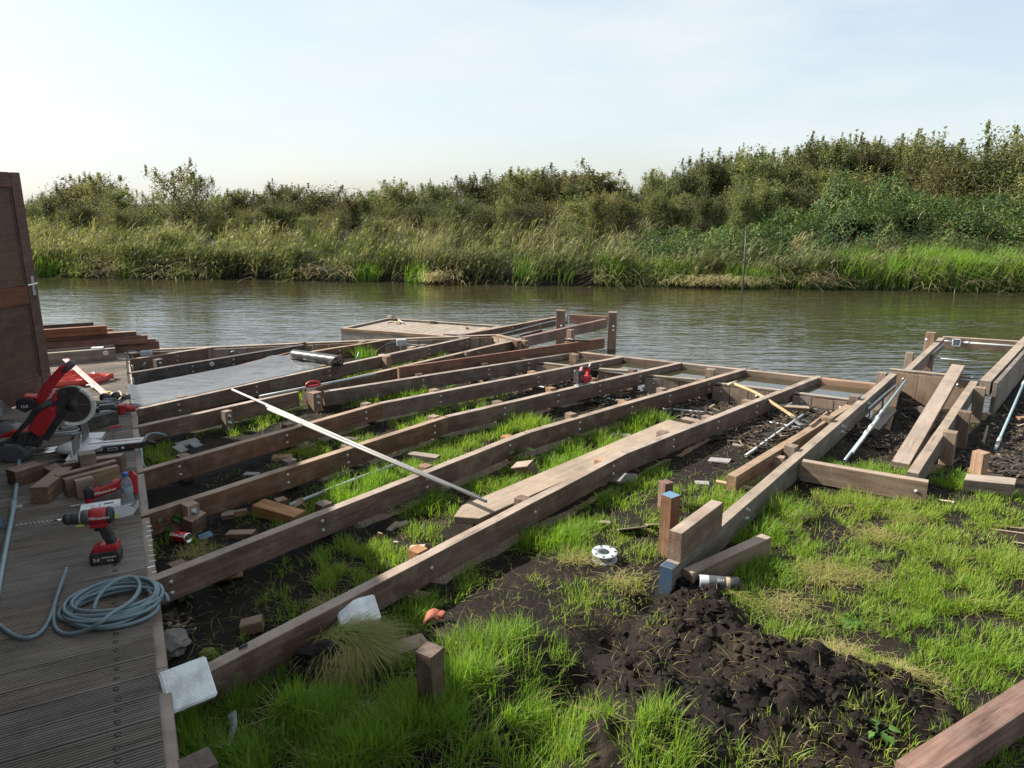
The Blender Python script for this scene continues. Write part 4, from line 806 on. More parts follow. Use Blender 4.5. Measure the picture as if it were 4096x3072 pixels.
# drinks can, spray can, reel, card, terracotta, plastic
def cyl_thing(name, label, cat, base, axis, parts):
    t_ = thing(name, label, cat, base); q = Vector(axis).to_track_quat('Z', 'X').to_matrix().to_4x4(); o_ = {}
    for nm, prof, mt in parts: o_[nm] = link(nm, lathe_mesh(prof, 24), M[mt], t_, Matrix.Translation(base) @ q)
    return t_, Matrix.Translation(base) @ q
g = G(D1, 285, 385); ax = Vector((0.86, -0.42, 0.08))
t_, q = cyl_thing('drinks_can', 'crushed looking red drinks can lying on the mud by brown blocks', 'can', g + Vector((-0.05, 0.03, 0.034)), ax,
    [('can_body', [(0.027, 0), (0.0325, 0.008), (0.033, 0.012), (0.033, 0.098), (0.031, 0.104)], 'canred'), ('can_end', [(0.0, 0.1085), (0.024, 0.108), (0.0255, 0.112), (0.028, 0.112), (0.0312, 0.1042)], 'chrome'), ('can_base', [(0, 0.004), (0.02, 0.003), (0.027, 0.0)], 'chrome')])
tm = text_mesh('Coca-Cola', 0.030, 0.25); link('lettering', tm, M['print_white'], t_, frame(g + Vector((-0.05, 0.03, 0.034)) + ax.normalized() * 0.054 + Vector((-0.015, -0.021, 0.024)).normalized() * 0.0335, ax, Vector((-0.2, -0.6, 0.75))))
link('pull_tab', box_mesh(0.018, 0.012, 0.002, 0.0), M['chrome'], t_, q @ Matrix.Translation((0, 0, 0.110)))
g = G(K8, 700, 1300); ax = (P(2964, 2335, .3) - P(2778, 2322, .3)).normalized(); bs = g + Vector((0.0, 0.0, 0.034))
t_, q = cyl_thing('spray_can', 'black and grey spray can lying in the peat by the walkway beam end', 'spray can', bs, ax,
    [('can_body', [(0.0, 0.004), (0.026, 0.003), (0.0315, 0.0), (0.0325, 0.004), (0.0325, 0.13)], 'box'), ('can_print', [(0.0327, 0.045), (0.0328, 0.046), (0.0328, 0.13), (0.0326, 0.131)], 'tool_grey'), ('can_band', [(0.0326, 0.129), (0.0331, 0.13), (0.0331, 0.148), (0.0326, 0.149)], 'pale'), ('cap', [(0.0322, 0.1495), (0.0335, 0.152), (0.0335, 0.19), (0.030, 0.197), (0.0, 0.197)], 'tool_black')])
for k in range(4): link('print_line', box_mesh(0.0012, 0.020 - .003 * k, 0.0006, 0), M['print_white'], t_, frame(bs + ax * (0.085 + 0.009 * k) + Vector((0.0, -0.022, 0.0245)).normalized() * 0.0331, ax, Vector((0.0, -0.6, 0.8))))
g = G(D2, 2030, 1085); t_ = thing('cable_reel', 'grey plastic reel ring lying flat on the mud near the curved card', 'reel', g)
for nm, z0 in (('flange', 0.05), ('lower_flange', 0.008)):
    link(nm, lathe_mesh([(0.030, z0), (0.030, z0 + .004), (0.070, z0 + .004), (0.072, z0 + .002), (0.070, z0), (0.030, z0)], 32), M['box'], t_, Matrix.Translation(g) @ Matrix.Rotation(R(4), 4, 'X'))
link('hub', lathe_mesh([(0.034, 0.01), (0.034, 0.05)], 24), M['box'], t_, Matrix.Translation(g))
for k in range(7):
    a_ = k * 2 * math.pi / 7; link('slot', box_mesh(0.016, 0.010, 0.0012, 0.0), M['print_black'], t_, Matrix.Translation(g) @ Matrix.Rotation(R(4), 4, 'X') @ Matrix.Rotation(a_, 4, 'Z') @ Matrix.Translation((0.058, 0, 0.0542)))
def strip(name, label, cat, pts, wid, mat, up, th=0.004, n=5): return link(name, ribbon_mesh(smooth_path(pts, n), wid, th, up=Vector(up)), M[mat], label=label, cat=cat)
g = G(K8, 60, 800); t_ = thing('broken_board', 'thin weathered board broken in two lying on the mud by the blue topped post', 'board', g)
for (x_, y_, Ln_, wd_2, az_, pi_, ro_) in ((2520, 2128, .17, .10, 82, 3, -26), (2618, 2112, .13, .085, 76, -4, -22), (2418, 2102, .09, .06, 112, 6, -12)):
    q_ = G(P, x_, y_); link('board_piece', timber_mesh(Ln_, wd_2, .009, ch=.002, cut0=.015, cut1=-.02), M['oldcard'], t_, Matrix.Translation(q_ + Vector((0, 0, .028))) @ rotm(az_, pi_, ro_) @ Matrix.Translation((-Ln_ / 2, 0, 0)))
strip('card_scrap', 'folded pale scrap of card in the lawn beside the walkway beam', 'card', [G(D5, 385, 268, .02), G(D5, 430, 250, .045), G(D5, 475, 262, .02)], 0.07, 'oldcard', (0.2, 0.9, 0.3))
g = G(D3, 1800, 310); t_ = thing('terracotta_shard', 'broken red terracotta fragment at the edge of the grass', 'shard', g)
link('curved_piece', ribbon_mesh(smooth_path([g + Vector((-.05, -.01, .01)), g + Vector((-.03, 0, .04)), g + Vector((.0, .01, .05)), g + Vector((.03, .0, .03))], 4), 0.05, 0.01, up=Vector((.2, .9, .4))), M['terracotta'], t_)
link('lug', box_mesh(0.035, 0.03, 0.03, 0.006), M['terracotta'], t_, Matrix.Translation(g + Vector((.035, .015, .03))) @ rotm(30, 20, 10))
g = G(D3, 490, 1090); strip('plastic_strip', 'crumpled strip of clear pale plastic in the long grass', 'plastic', [g + Vector((-.02, .10, .07)), g + Vector((.01, .05, .10)), g + Vector((.03, .0, .09)), g + Vector((.03, -.06, .06)), g + Vector((.02, -.1, .09))], 0.035, 'clear', (0.7, -0.2, 0.5), 0.002)
g = G(K3, 1480, 650); bm = bmesh.new(); bmesh.ops.create_icosphere(bm, subdivisions=3, radius=1)
for v in bm.verts: k = 1 + 0.55 * float(fbm(v.co.x * 3 + 4, v.co.y * 3 + v.co.z * 5, 1.0, 3)) ; v.co = Vector((v.co.x * .075 * k, v.co.y * .09 * k, v.co.z * .06 * k))
link('crumpled_wrap', bm_mesh(bm), M['cloth'], mtx=Matrix.Translation(g + Vector((0, 0, .035))), label='crumpled grey wrapping in the mud against the deck edge', cat='wrapping')
link('steel_pin', tube_mesh([P(955, 2592, ZB + .010), P(988, 2577, ZB + .010)], 0.007), M['tool_black'], label='dark steel pin lying on top of the outermost joist', cat='pin')
# pale conduits lying over the joists, tied together
t_ = thing('conduit_bundle', 'bundle of pale conduit tubes tied together lying across the joists', 'conduit', P(1700, 1890, ZB))
cb = [((929, 1558), (1945, 2006), .018), ((1066, 1624), (1921, 1990), .0125), ((1072, 1636), (1800, 1948), .0125)]
for (a, b, dz) in cb: link('tube', tube_mesh([P(*a, ZB + dz), P(*b, ZB + dz - .002)], 0.0105, hollow=True), M['white_pipe'], t_)
for fr_ in (.335, .745, .80):
    c = P(929, 1558, ZB + .013).lerp(P(1945, 2006, ZB + .013), fr_); link('cable_tie', lathe_mesh([(0.0165, -.003), (0.018, 0), (0.0165, .003)], 14), M['white_pipe'], t_, Matrix.Translation(c) @ (P(1945, 2006) - P(929, 1558)).to_track_quat('Z', 'X').to_matrix().to_4x4())
# conduits lying in the bays
CP = [('long grey pipe lying in the grass of the bay behind the second joist', [D1(1235, 45, .24), P(1400, 1925, .25), P(1575, 1860, .26)], .012),
      ('grey pipe slanting over the debris behind the spade', [G(K6, 745, 850, .02), G(K6, 1130, 648, .05)], .011), ('thin grey pipe running under the first and second joists', [G(K6, 470, 782, .02), G(K6, 965, 832, .02)], .010),
      ('thin grey pipe passing under the outermost joist towards the spade blade', [G(K6, 1220, 872, .02), G(K6, 1610, 947, .02)], .010), ('long grey pipe lying beside the short walkway side beam', [G(K6, 1630, 850, .03), G(K6, 1170, 1172, .02)], .012),
      ('short pale pipe end sticking from debris at the plank wall', [G(K6, 1790, 730, .03), G(K6, 1672, 818, .01)], .011), ('grey pipe lying over debris between second and third joists', [G(K6, 550, 572, .04), G(K6, 218, 722, .02)], .011),
      ('grey pipe with bent end crossing debris between third and fourth joists', [G(K5, 1510, 732, .03), G(K5, 1640, 752, .015), G(K5, 1705, 757, .02)], .009), ('grey pipe crossing under the third joist into debris', [G(K5, 1965, 803, .03), G(K5, 2130, 845, .02)], .010),
      ('dark grey pipe in debris between the fourth and fifth joists', [G(K5, 1145, 672, .02), G(K5, 1260, 690, .02)], .010), ('grey pipe lying near the jigsaw on the debris', [G(K5, 2000, 680, .03), G(K5, 2075, 655, .04)], .012)]
for lb, pts, r_ in CP: link('pipe', tube_mesh(pts, r_, hollow=True), M['conduit'], label=lb, cat='pipe')
link('conduit_pipe', tube_mesh([K4(1190, 632, ZB + .012), K4(2212, 432, ZB + .014)], 0.011, hollow=True), M['conduit'], label='long grey conduit lying on a joist behind the hand saw', cat='pipe')
link('hose_piece', tube_mesh(smooth_path([K1(1535, 1490, .36), K1(1545, 1560, .34), K1(1575, 1640, .33), K1(1590, 1560, .40), K1(1640, 1490, .41), K1(1740, 1475, .41), K1(1840, 1505, .36)], 6), 0.009), M['hose'], label='green grey hose looping over the deck edge into the grass', cat='hose')
link('pipe', tube_mesh(smooth_path([K2(1545, 20, .41), K2(1560, 150, .40), K2(1575, 290, .36), K2(1610, 335, .33)], 4), 0.011), M['blue_pipe'], label='pale pipe hanging down the deck edge below the saw table', cat='pipe')
# junction box and cables between the back joists
g = K5(565, 430, ZB - .05); t_ = thing('junction_box', 'grey junction box with cables between the joists behind the membrane roll', 'junction box', g)
link('box_body', box_mesh(0.13, 0.07, 0.09, 0.008), M['box'], t_, frame(g, azv(80))); link('cable', tube_mesh(smooth_path([g + Vector((-.06, 0, .03)), g + Vector((-.2, -.05, 0.02)), g + Vector((-.4, -.25, -.1))], 6), 0.009), M['tool_black'], t_)
link('conduit', tube_mesh(smooth_path([g + Vector((.06, 0, .03)), g + Vector((.2, .02, .0)), g + Vector((.55, .1, -.02))], 5), 0.010), M['conduit'], t_); link('tube', tube_mesh([g + Vector((.0, -.03, -.08)), g + Vector((-.02, -.03, .06))], 0.012), M['white_pipe'], t_)
g = K4(190, 275, ZB - .02); t_ = thing('junction_box', 'pale junction box with looping cable beside the deck edge behind the dark joist', 'junction box', g)
link('box_body', box_mesh(0.13, 0.08, 0.07, 0.008), M['box'], t_, frame(g, azv(75))); link('cable', tube_mesh(smooth_path([g + Vector((-.05, 0, .03)), g + Vector((-.16, .0, .06)), g + Vector((-.25, .02, .03)), g + Vector((-.3, .02, -.08))], 6), 0.008), M['conduit'], t_)
for i, (x0, y0, x1, y1) in enumerate(((900, 262, 965, 232), (145, 390, 178, 335), (2050, 305, 2070, 240))):
    link('pipe', tube_mesh([K4(x0, y0, .28), K4(x1, y1, .36)], 0.012), M['blue_pipe'], label=['short pale pipe end between the back joists by the plank wall', 'short pale pipe stub by the deck edge between dark joists', 'pale pipe stub standing beside the membrane roll'][i], cat='pipe')
# ------------------------------------------------------------------ membrane sheet and roll
fa, fb = K4(60, 742, ZB), K4(1860, 345, ZB); ba, bb = K4(22, 552, ZB), K4(1470, 268, ZB)
nu, nv = 170, 54; uu, vv = np.meshgrid(np.linspace(0, 1, nu), np.linspace(0, 1, nv), indexing='ij')
def bil(i): return (np.array(fa)[i] * (1 - uu) + np.array(fb)[i] * uu) * (1 - vv) + (np.array(ba)[i] * (1 - uu) + np.array(bb)[i] * uu) * vv
X, Y = bil(0), bil(1); sag = 0.035 * np.sin(np.pi * vv) * (0.3 + 0.7 * np.sin(np.pi * np.clip(uu * 1.1, 0, 1)))
Z = ZB + 0.006 - sag + 0.022 * fbm(X, Y, 0.35, 4) * (0.25 + np.sin(np.pi * vv)) + 0.045 * np.abs(fbm(X * .5 + Y, Y * 1.4, .16, 4)) * (0.2 + np.sin(np.pi * vv)) + 0.05 * np.exp(-((uu - 0.86) / .08) ** 2) * vv * (0.6 + fbm(X, Y, .2, 3)) + 0.03 * sstep(0.05, 0.0, uu)
Z = np.where(vv < 0.03, ZB + 0.004, Z); ii = np.arange(nu * nv).reshape(nu, nv); q = np.stack([ii[:-1, :-1], ii[1:, :-1], ii[1:, 1:], ii[:-1, 1:]], -1).reshape(-1, 4)
link('membrane_sheet', np_mesh(np.stack([X, Y, Z], -1).reshape(-1, 3), np.concatenate([q[:, [0, 1, 2]], q[:, [0, 2, 3]]]), smooth=True), M['membrane'], label='black weed membrane sheet spread over the joists next to the deck', cat='membrane')
a, b = K4(1490, 262, ZB + .065), K4(1905, 320, ZB + .062); t_ = thing('membrane_roll', 'roll of shiny black membrane lying on the end of the spread sheet', 'roll', a.lerp(b, .5) - Vector((0, 0, .065))); axq = (b - a).to_track_quat('Z', 'X').to_matrix().to_4x4(); Lr = (b - a).length
pr = [(0.030, 0.004), (0.060, 0.0)] + [(0.062 + 0.0015 * math.sin(k * 1.7), Lr * k / 22) for k in range(1, 22)] + [(0.060, Lr), (0.030, Lr - .004)]
link('film', lathe_mesh(pr, 26), M['film'], t_, Matrix.Translation(a) @ axq); link('core', lathe_mesh([(0.020, Lr - .01), (0.020, Lr + .006), (0.029, Lr + .006), (0.029, Lr - .01)], 20), M['card'], t_, Matrix.Translation(a) @ axq)
link('tail', ribbon_mesh(smooth_path([b + Vector((-.02, -.05, -.04)), b + Vector((-.05, -.065, -.01)), b + Vector((-.08, -.06, .03))], 4), 0.18, 0.002, up=(b - a).normalized()), M['film'], t_)
# hand saw on the splice post
g = P(1250, 1552, ZB + .012); t_ = thing('hand_saw', 'hand saw with white blade and red grip hooked on the splice post', 'hand saw', g); T = Matrix.Translation(g) @ frame((0, 0, 0), azv(70))
link('blade', prism_mesh([(-.10, -.125), (-.075, -.135), (.035, .005), (-.055, .012), (-.115, -.11)], 0.0022, 0.0), M['tool_white'], t_, T @ Matrix.Translation((.02, -.05, .03)))
link('grip', tube_mesh([T @ Vector(p) for p in smooth_path([(-.06, -.05, .05), (-.02, -.05, .075), (.05, -.05, .07), (.07, -.05, .045), (.02, -.05, .035), (-.05, -.05, .03)], 4, True)], 0.011, closed=True), M['tool_red'], t_)
# raft moored by the jetty
F0, F1 = P(1365, 1359, 0), P(1365, 1359, 0); ZRF = 0.20
fl, bl_, br, fr = P(1362, 1312, ZRF), P(1552, 1271, ZRF), P(2030, 1306, ZRF), P(1850, 1349, ZRF)
raft = thing('raft', 'flat wooden raft with raised edges moored beside the jetty', 'raft', (fl + br) / 2 - Vector((0, 0, ZRF)))
dd = (fr - fl); Lr = dd.length; dd.normalize(); nn = (bl_ - fl); Wr = nn.length; nn.normalize()
k = 0; s = 0.05
while s < Lr - 0.12:
    link('plank', timber_mesh(Wr - 0.14, 0.138, 0.03, seg=0.6), M['grey'], raft, frame(fl + dd * (s + 0.07) + nn * 0.07 + Vector((0, 0, -0.035)), nn)); s += 0.142
for a, dv, Ln in ((fl, dd, Lr), (bl_, dd, Lr)): link('kerb_board', timber_mesh(Ln, 0.06, 0.05), M['tan' if a is fl else 'grey'], raft, frame(a + (nn * 0.03 if a is fl else nn * -0.03), dv)); link('side_board', timber_mesh(Ln, 0.05, 0.24), M['grey'], raft, frame(a + (nn * 0.03 if a is fl else nn * -0.03) - Vector((0, 0, .0505)), dv))
for a in (fl, fr): link('kerb_board', timber_mesh(Wr - .12, 0.06, 0.05), M['grey'], raft, frame(a + nn * .06 + dd * (0.03 if a is fl else -0.03), nn)); link('side_board', timber_mesh(Wr - .12, 0.05, 0.24), M['grey'], raft, frame(a + nn * .06 + dd * (0.03 if a is fl else -0.03) - Vector((0, 0, .0505)), nn))
link('rope', tube_mesh(smooth_path([K5(455, 262, .19), K5(500, 255, .2), K5(540, 262, .19), K5(545, 240, .2), K5(560, 250, .2), K5(580, 262, .19)], 5), 0.012), M['rope'], label='frayed mooring rope lying on the raft', cat='rope')
link('rope', tube_mesh(smooth_path([K5(468, 215, .23), K5(485, 210, .25), K5(505, 215, .23), K5(490, 222, .21)], 5), 0.014), M['rope'], label='knotted rope around the far corner of the raft', cat='rope')
offcut('small wood block on the far part of the raft', K5(795, 265, .17), .08, .06, .05, 100, 'tan', sink=0.0); offcut('tiny orange wood chip on the raft', K5(1048, 305, .17), .05, .04, .03, 80, 'orange', sink=0.0)
lying('wood_stick', 'dark stick lying across the raft planks', 'stick', K5(870, 345, .20), K5(1050, 350, .20), 0.04, 0.03, 'dark'); lying('wood_plank', 'dark board leaning at the jetty beside the inner beam', 'plank', K5(1440, 352, ZB - .1), K5(1600, 310, ZB - .06), 0.05, 0.09, 'dark')
# spade lying over the joist
a, b = K6(1080, 575, ZB + .03), G(K6, 1590, 890, .03); t_ = thing('spade', 'long handled spade with T grip resting across the first joist', 'spade', b)
link('handle', tube_mesh(smooth_path([a, a.lerp(b, .35) + Vector((0, 0, .03)), a.lerp(b, .7) + Vector((0, 0, .02)), b], 5), 0.016), M['pale'], t_); link('grip', tube_mesh([K6(1035, 580, ZB + .03), K6(1098, 560, ZB + .04)], 0.017), M['pale'], t_)
dv = (b - a).normalized(); sv = dv.cross(Vector((0, 0, 1))).normalized(); link('socket', tube_mesh([b - dv * 0.08, b + dv * .03], 0.02), M['dark'], t_)
link('blade', ribbon_mesh([b, b + dv * .08, b + dv * .2], 0.15, 0.004, up=sv), M['tool_grey'], t_)
# pole in the river and floating reed mat
a = P(2970, 1172, 0); link('mooring_pole', tube_mesh([a - Vector((0, 0, .5)), a + Vector((.02, .1, .9)), a + Vector((.06, .3, 1.66))], [.024, .021, .015]), M['tool_black'], label='slim dark pole standing slanted in the river near the far bank', cat='pole')
# red clamp on the loose plank
g = K5(1845, 398, ZB + .11); t_ = thing('bar_clamp', 'bar clamp with red handle gripping the loose plank near the jetty', 'clamp', g)
link('bar', box_mesh(0.32, 0.008, 0.022, 0.001), M['tool_black'], t_, frame(g + azv(100) * .02, azv(100))); link('fixed_jaw', box_mesh(0.022, 0.012, 0.18, 0.002), M['tool_black'], t_, frame(g - Vector((0, 0, .17)) - azv(100) * .02, azv(100)))
link('grip', lathe_mesh([(0, 0), (.012, 0), (.017, .03), (.017, .08), (.011, .11), (0, .112)], 14), M['tool_red'], t_, Matrix.Translation(g + azv(100) * .04 - Vector((0, 0, .19))) @ azv(105).to_track_quat('Z', 'X').to_matrix().to_4x4())
link('jaw_pad', box_mesh(0.03, 0.03, 0.02, 0.003), M['tool_black'], t_, frame(g - Vector((0, 0, .19)), azv(100)))
link('rope', tube_mesh(smooth_path([K5(1775, 395, ZB - .03), K5(1800, 380, ZB), K5(1830, 388, ZB - .01), K5(1800, 398, ZB - .03)], 5, True), .01, closed=True), M['rope'], label='pale rope tied round the jetty mid post', cat='rope')
# ================================================================== THINGS ON THE DECK
# lumber stacked across the far end of the deck, ends staggered
LB = DKN + DKD * 0.02
def stacked(label, px, py, z0, ht, wd, mat, Ln=2.6, az=None):
    a = K1(px, py, z0); d = az or LB; n = Vector((d.y, -d.x, 0))
    return link('timber', timber_mesh(Ln, wd, ht), M[mat], mtx=frame(a + n * (wd / 2) * (1 if n.y > 0 else -1) + Vector((0, 0, ht)), d), label=label, cat='timber', group='timbers stacked on the far end of the deck')
stacked('lowest dark red brown timber sticking out furthest from the stack on the deck', 1768, 542, ZD + .001, .095, .075, 'red')
stacked('red brown timber on the second layer of the stack on the deck', 1640, 474, ZD + .098, .095, .075, 'red')
stacked('narrow brown timber behind the second layer of the stack', 1512, 392, ZD + .195, .05, .075, 'beam')
stacked('thin board end behind the stack on the deck', 1722, 455, ZD + .098, .03, .06, 'red')
stacked('deep red timber on top of the stack on the deck', 1188, 378, ZD + .246, .10, .075, 'red')
stacked('thin red lath end jutting from the stack above the second layer', 1300, 365, ZD + .195, .02, .05, 'red', 2.2)
stacked('thin dark red board lying behind the top timber of the stack', 1248, 345, ZD + .246, .03, .05, 'red', 2.2)
stacked('dark brown board at the very back of the stack on the deck', 1038, 300, ZD + .30, .06, .04, 'dark', 2.2)
o = stacked('weathered grey timber with a round white cap beside the stack on the deck', 1288, 660, ZD + .001, .135, .06, 'grey')
c = K1(1188, 612, ZD + .075); fN = Vector((LB.y, -LB.x, 0)); fN = fN if fN.y < 0 else -fN
base = K1(1288, 660, ZD + .001); c = base + LB * 0.10 + Vector((0, 0, .085)) + fN * 0.0005; bolt_at(c, fN, o, washer_me, 'end_cap')
stacked('second grey timber lying behind the capped one', 1275, 622, ZD + .001, .13, .06, 'grey')
offcut('pale cloth coloured stone lying on the grey timbers', K1(1080, 540, ZD + .133), .12, .05, .02, 80, 'granular', sink=0, name='stone', cat='stone')
# straightedge
a, b = K1(1165, 1035, ZD + .055), K1(725, 650, ZD + .15); d = (b - a).normalized()
t_ = link('straightedge', timber_mesh((b - a).length, 0.055, 0.012, jit=0), M['rule'], mtx=frame(a, d), label='long pink straightedge leaning over the red webbing towards the timber stack', cat='straightedge')
for s in (0.25, 0.6, 0.9): link('slot', box_mesh(0.05, 0.006, 0.001, 0), M['print_black'], t_, frame(a + d * (s * (b - a).length) + Vector((0, 0, 0.0005)), d))
# red webbing heap: loops of wide strap
g = K1(850, 930, ZD); t_ = thing('webbing_strap', 'heap of looped red lifting webbing on the deck behind the mitre saw', 'strap', g)
for (cx, cy, rx, ry, az, tl, hz) in ((720, 925, .24, .10, 60, .1, .035), (850, 905, .20, .11, 70, .0, .032), (1000, 900, .17, .08, 85, .1, .03), (1130, 880, .12, .06, 75, .1, .03), (940, 930, .20, .07, 50, .0, .033), (680, 950, .20, .09, 95, .15, .03), (820, 940, .28, .12, 65, .05, .04), (760, 895, .15, .06, 40, .1, .06)):
    c = K1(cx, cy, ZD); pts = []
    for k in range(22):
        th = 2 * math.pi * k / 22; rr = 1 + 0.14 * math.sin(3 * th + cx); lx, ly = rx * rr * math.cos(th), ry * rr * math.sin(th)
        pts.append(c + azv(az) * lx + azv(az + 90) * ly + Vector((0, 0, hz + .012 * math.sin(2 * th + cy))))
    link('loop', ribbon_mesh(pts, 0.055, 0.004, True, Vector((tl, -tl, 1))), M['strap'], t_)
link('hook', tube_mesh(smooth_path([K1(1010, 830, ZD + .06), K1(1030, 800, ZD + .07), K1(1050, 830, ZD + .06), K1(1040, 850, ZD + .05)], 5), 0.008), M['steel'], t_)
link('hook', tube_mesh(smooth_path([K1(960, 945, ZD + .03), K1(1000, 940, ZD + .05), K1(1030, 970, ZD + .04), K1(1050, 985, ZD + .02)], 5), 0.009), M['steel'], t_)
# gloves, ear defenders, battery, cloth bits
g = K1(1230, 1040, ZD); t_ = thing('ear_defenders', 'black ear defenders with a yellow band lying by the deck edge', 'ear defenders', g)
link('band', tube_mesh(smooth_path([K1(1145, 1075, ZD + .02), K1(1170, 1030, ZD + .05), K1(1215, 1020, ZD + .055), K1(1265, 1055, ZD + .03)], 5), 0.010), M['yellow'], t_)
for x, y in ((1160, 1080), (1275, 1065)): link('cup', lathe_mesh([(0, .04), (.03, .04), (.042, .025), (.045, 0), (0, 0)], 18), M['tool_black'], t_, Matrix.Translation(K1(x, y, ZD + .03)) @ Matrix.Rotation(R(70), 4, 'X') @ Matrix.Rotation(R(20), 4, 'Y'))
link('cable', tube_mesh(smooth_path([K1(1280, 1040, ZD + .03), K1(1320, 1010, ZD + .05), K1(1345, 1060, ZD + .03), K1(1310, 1110, ZD + .02)], 5), 0.007), M['pale'], t_)
g = K1(1380, 1085, ZD); t_ = thing('tape_roll', 'black roll of tape lying at the membrane edge', 'tape', g); link('ring', lathe_mesh([(.028, 0), (.028, .035), (.05, .035), (.05, 0)], 22), M['tool_black'], t_, Matrix.Translation(g)); link('core', lathe_mesh([(.026, .001), (.026, .036), (.028, .036)], 22), M['card'], t_, Matrix.Translation(g))
g = K1(1190, 1165, ZD); t_ = thing('work_gloves', 'crumpled black work gloves beside the battery pack', 'gloves', g)
for i, (x, y, az) in enumerate(((1180, 1150, 70), (1215, 1120, 95))):
    bm = bmesh.new(); bmesh.ops.create_icosphere(bm, subdivisions=3, radius=1)
    for v in bm.verts: k = 1 + 0.5 * float(fbm(v.co.x * 2.5 + i * 9, v.co.y * 2.5 + v.co.z * 4, 1.0, 3)); v.co = Vector((v.co.x * .075 * k, v.co.y * .05 * k, v.co.z * .032 * k))
    link('glove', bm_mesh(bm, True), M['tool_black' if i else 'tool_grey'], t_, Matrix.Translation(K1(x, y, ZD + .03)) @ rotm(az))
    for f in range(4): link('finger', tube_mesh([K1(x, y, ZD + .03) + azv(az) * .05 + azv(az + 90) * (.03 - .02 * f), K1(x, y, ZD + .02) + azv(az + 8 * f - 12) * .115 + azv(az + 90) * (.03 - .02 * f)], .010), M['tool_black' if i else 'tool_grey'], t_)
dbx = azv(68)
g = K1(1190, 1285, ZD); t_ = thing('battery_pack', 'black slide on battery pack with a white label and red end on the deck', 'battery', g)
link('case', box_mesh(0.17, 0.09, 0.075, 0.010, 2), M['tool_black'], t_, frame(g + azv(-22) * .045, dbx)); link('rail', box_mesh(0.12, 0.05, 0.018, 0.003), M['tool_grey'], t_, frame(g + azv(-22) * .045 + Vector((0, 0, .075)), dbx))
link('red_end', box_mesh(0.05, 0.08, 0.085, 0.010, 2), M['tool_red'], t_, frame(g + dbx * .11 + azv(-22) * .045, dbx)); link('label', box_mesh(0.085, 0.0012, 0.032, 0), M['print_white'], t_, frame(g - dbx * .01 + Vector((0, 0, .022)) - azv(-22) * .0008, dbx))
tm = text_mesh('RED LITHIUM', 0.013); link('lettering', tm, M['print_black'], t_, frame(g - dbx * .01 + Vector((0, 0, .040)) - azv(-22) * .0016, dbx, azv(158)))
link('red_cap', lathe_mesh([(0, 0), (.028, 0), (.03, .01), (.028, .07), (0, .072)], 18), M['tool_red'], t_, Matrix.Translation(g + dbx * .14 + Vector((0, 0, .04)) + azv(-22) * .045) @ dbx.to_track_quat('Z', 'X').to_matrix().to_4x4())
def deckblock(label, fn, x0, y0, x1, y1, wd, ht, mat, z0=ZD, roll=0, side=0, cat='offcut', cut=0.0, nm='wood_offcut'):
    """base edge on the camera's side from one pixel to the other"""
    a, b = fn(x0, y0, z0 + .0005), fn(x1, y1, z0 + .0005); d = (b - a).normalized(); n = Vector((-d.y, d.x, 0)); n = n if n.y > 0 else -n
    return link(nm, timber_mesh((b - a).length, wd, ht, ch=.004, cut0=cut, cut1=cut), M[mat], mtx=frame(a + n * wd / 2 + Vector((0, 0, ht)), d) @ Matrix.Rotation(R(roll), 4, 'X'), label=label, cat=cat)
deckblock('dark grey square timber lying behind the mitre saw fence', K1, 945, 1470, 1318, 1365, .09, .105, 'dark', cat='timber', nm='timber')
t_ = thing('wire_brush', 'red backed wire brush lying on the deck near the edge', 'brush', K1(1275, 1445, ZD)); a, b = K1(1210, 1448, ZD), K1(1345, 1425, ZD); link('back', timber_mesh((b - a).length, .028, .016), M['tool_red'], t_, frame(a + Vector((0, 0, .034)), b - a))
for k in range(10): link('bristle_tuft', box_mesh(.006, .02, .018, 0), M['steel'], t_, frame(a.lerp(b, .06 + .096 * k), b - a))
# blocks around the saw stand
deckblock('long squared block of brown hardwood lying on the deck beside the pale blue pipe', K2, 350, 738, 640, 500, .10, .105, 'tan', side=0)
deckblock('dark brown block behind the long squared block', K2, 190, 545, 500, 450, .11, .10, 'beam')
deckblock('small wedge of reddish wood between two blocks on the deck', K2, 560, 460, 690, 405, .09, .06, 'orange', cut=.04)
deckblock('long board on edge at the front of the offcut pile', K2, 750, 665, 1345, 500, .05, .115, 'tan')
deckblock('second long board on edge within the offcut pile', K2, 665, 610, 1320, 430, .05, .11, 'beam')
deckblock('rear board with a notched end in the offcut pile', K2, 720, 480, 1355, 385, .07, .115, 'beam', cut=.03)
deckblock('cube shaped tan block standing on the offcut pile', K2, 905, 395, 1085, 360, .085, .12, 'tan', z0=ZD + .06)
deckblock('small trapezoid tan block leaning on the front of the offcut pile', K2, 865, 690, 1060, 640, .045, .12, 'tan')
# ------------------------------------------------------------------ mitre saw
sx = azv(71); so_ = P(326, 1815, ZD); T = frame(so_, sx); sy_ = Vector((T[0][1], T[1][1], 0))
t_ = thing('mitre_saw', 'large red and black sliding mitre saw with tilted head standing on the deck', 'mitre saw', so_)
def sp(nm, poly, th, mat, y=0.0, bev=0.006, par=None, segs=1): return link(nm, prism_mesh(poly, th, bev, segs=segs), M[mat], par or t_, T @ Matrix.Translation((0, y, 0)))
def sb(nm, x, y, z, sx_, sy2, sz, mat, bev=0.004, par=None, rz=0): return link(nm, box_mesh(sx_, sy2, sz, bev), M[mat], par or t_, T @ Matrix.Translation((x, y, z)) @ Matrix.Rotation(rz, 4, 'Z'))
link('base', lathe_mesh([(0.11, 0), (0.115, 0.01), (0.115, 0.04), (0.10, 0.05)], 28), M['tool_black'], t_, T)
tt = link('turntable', lathe_mesh([(0.145, 0.046), (0.155, 0.05), (0.155, 0.060), (0.14, 0.066), (0.0, 0.066)], 36), M['tool_white'], t_, T)
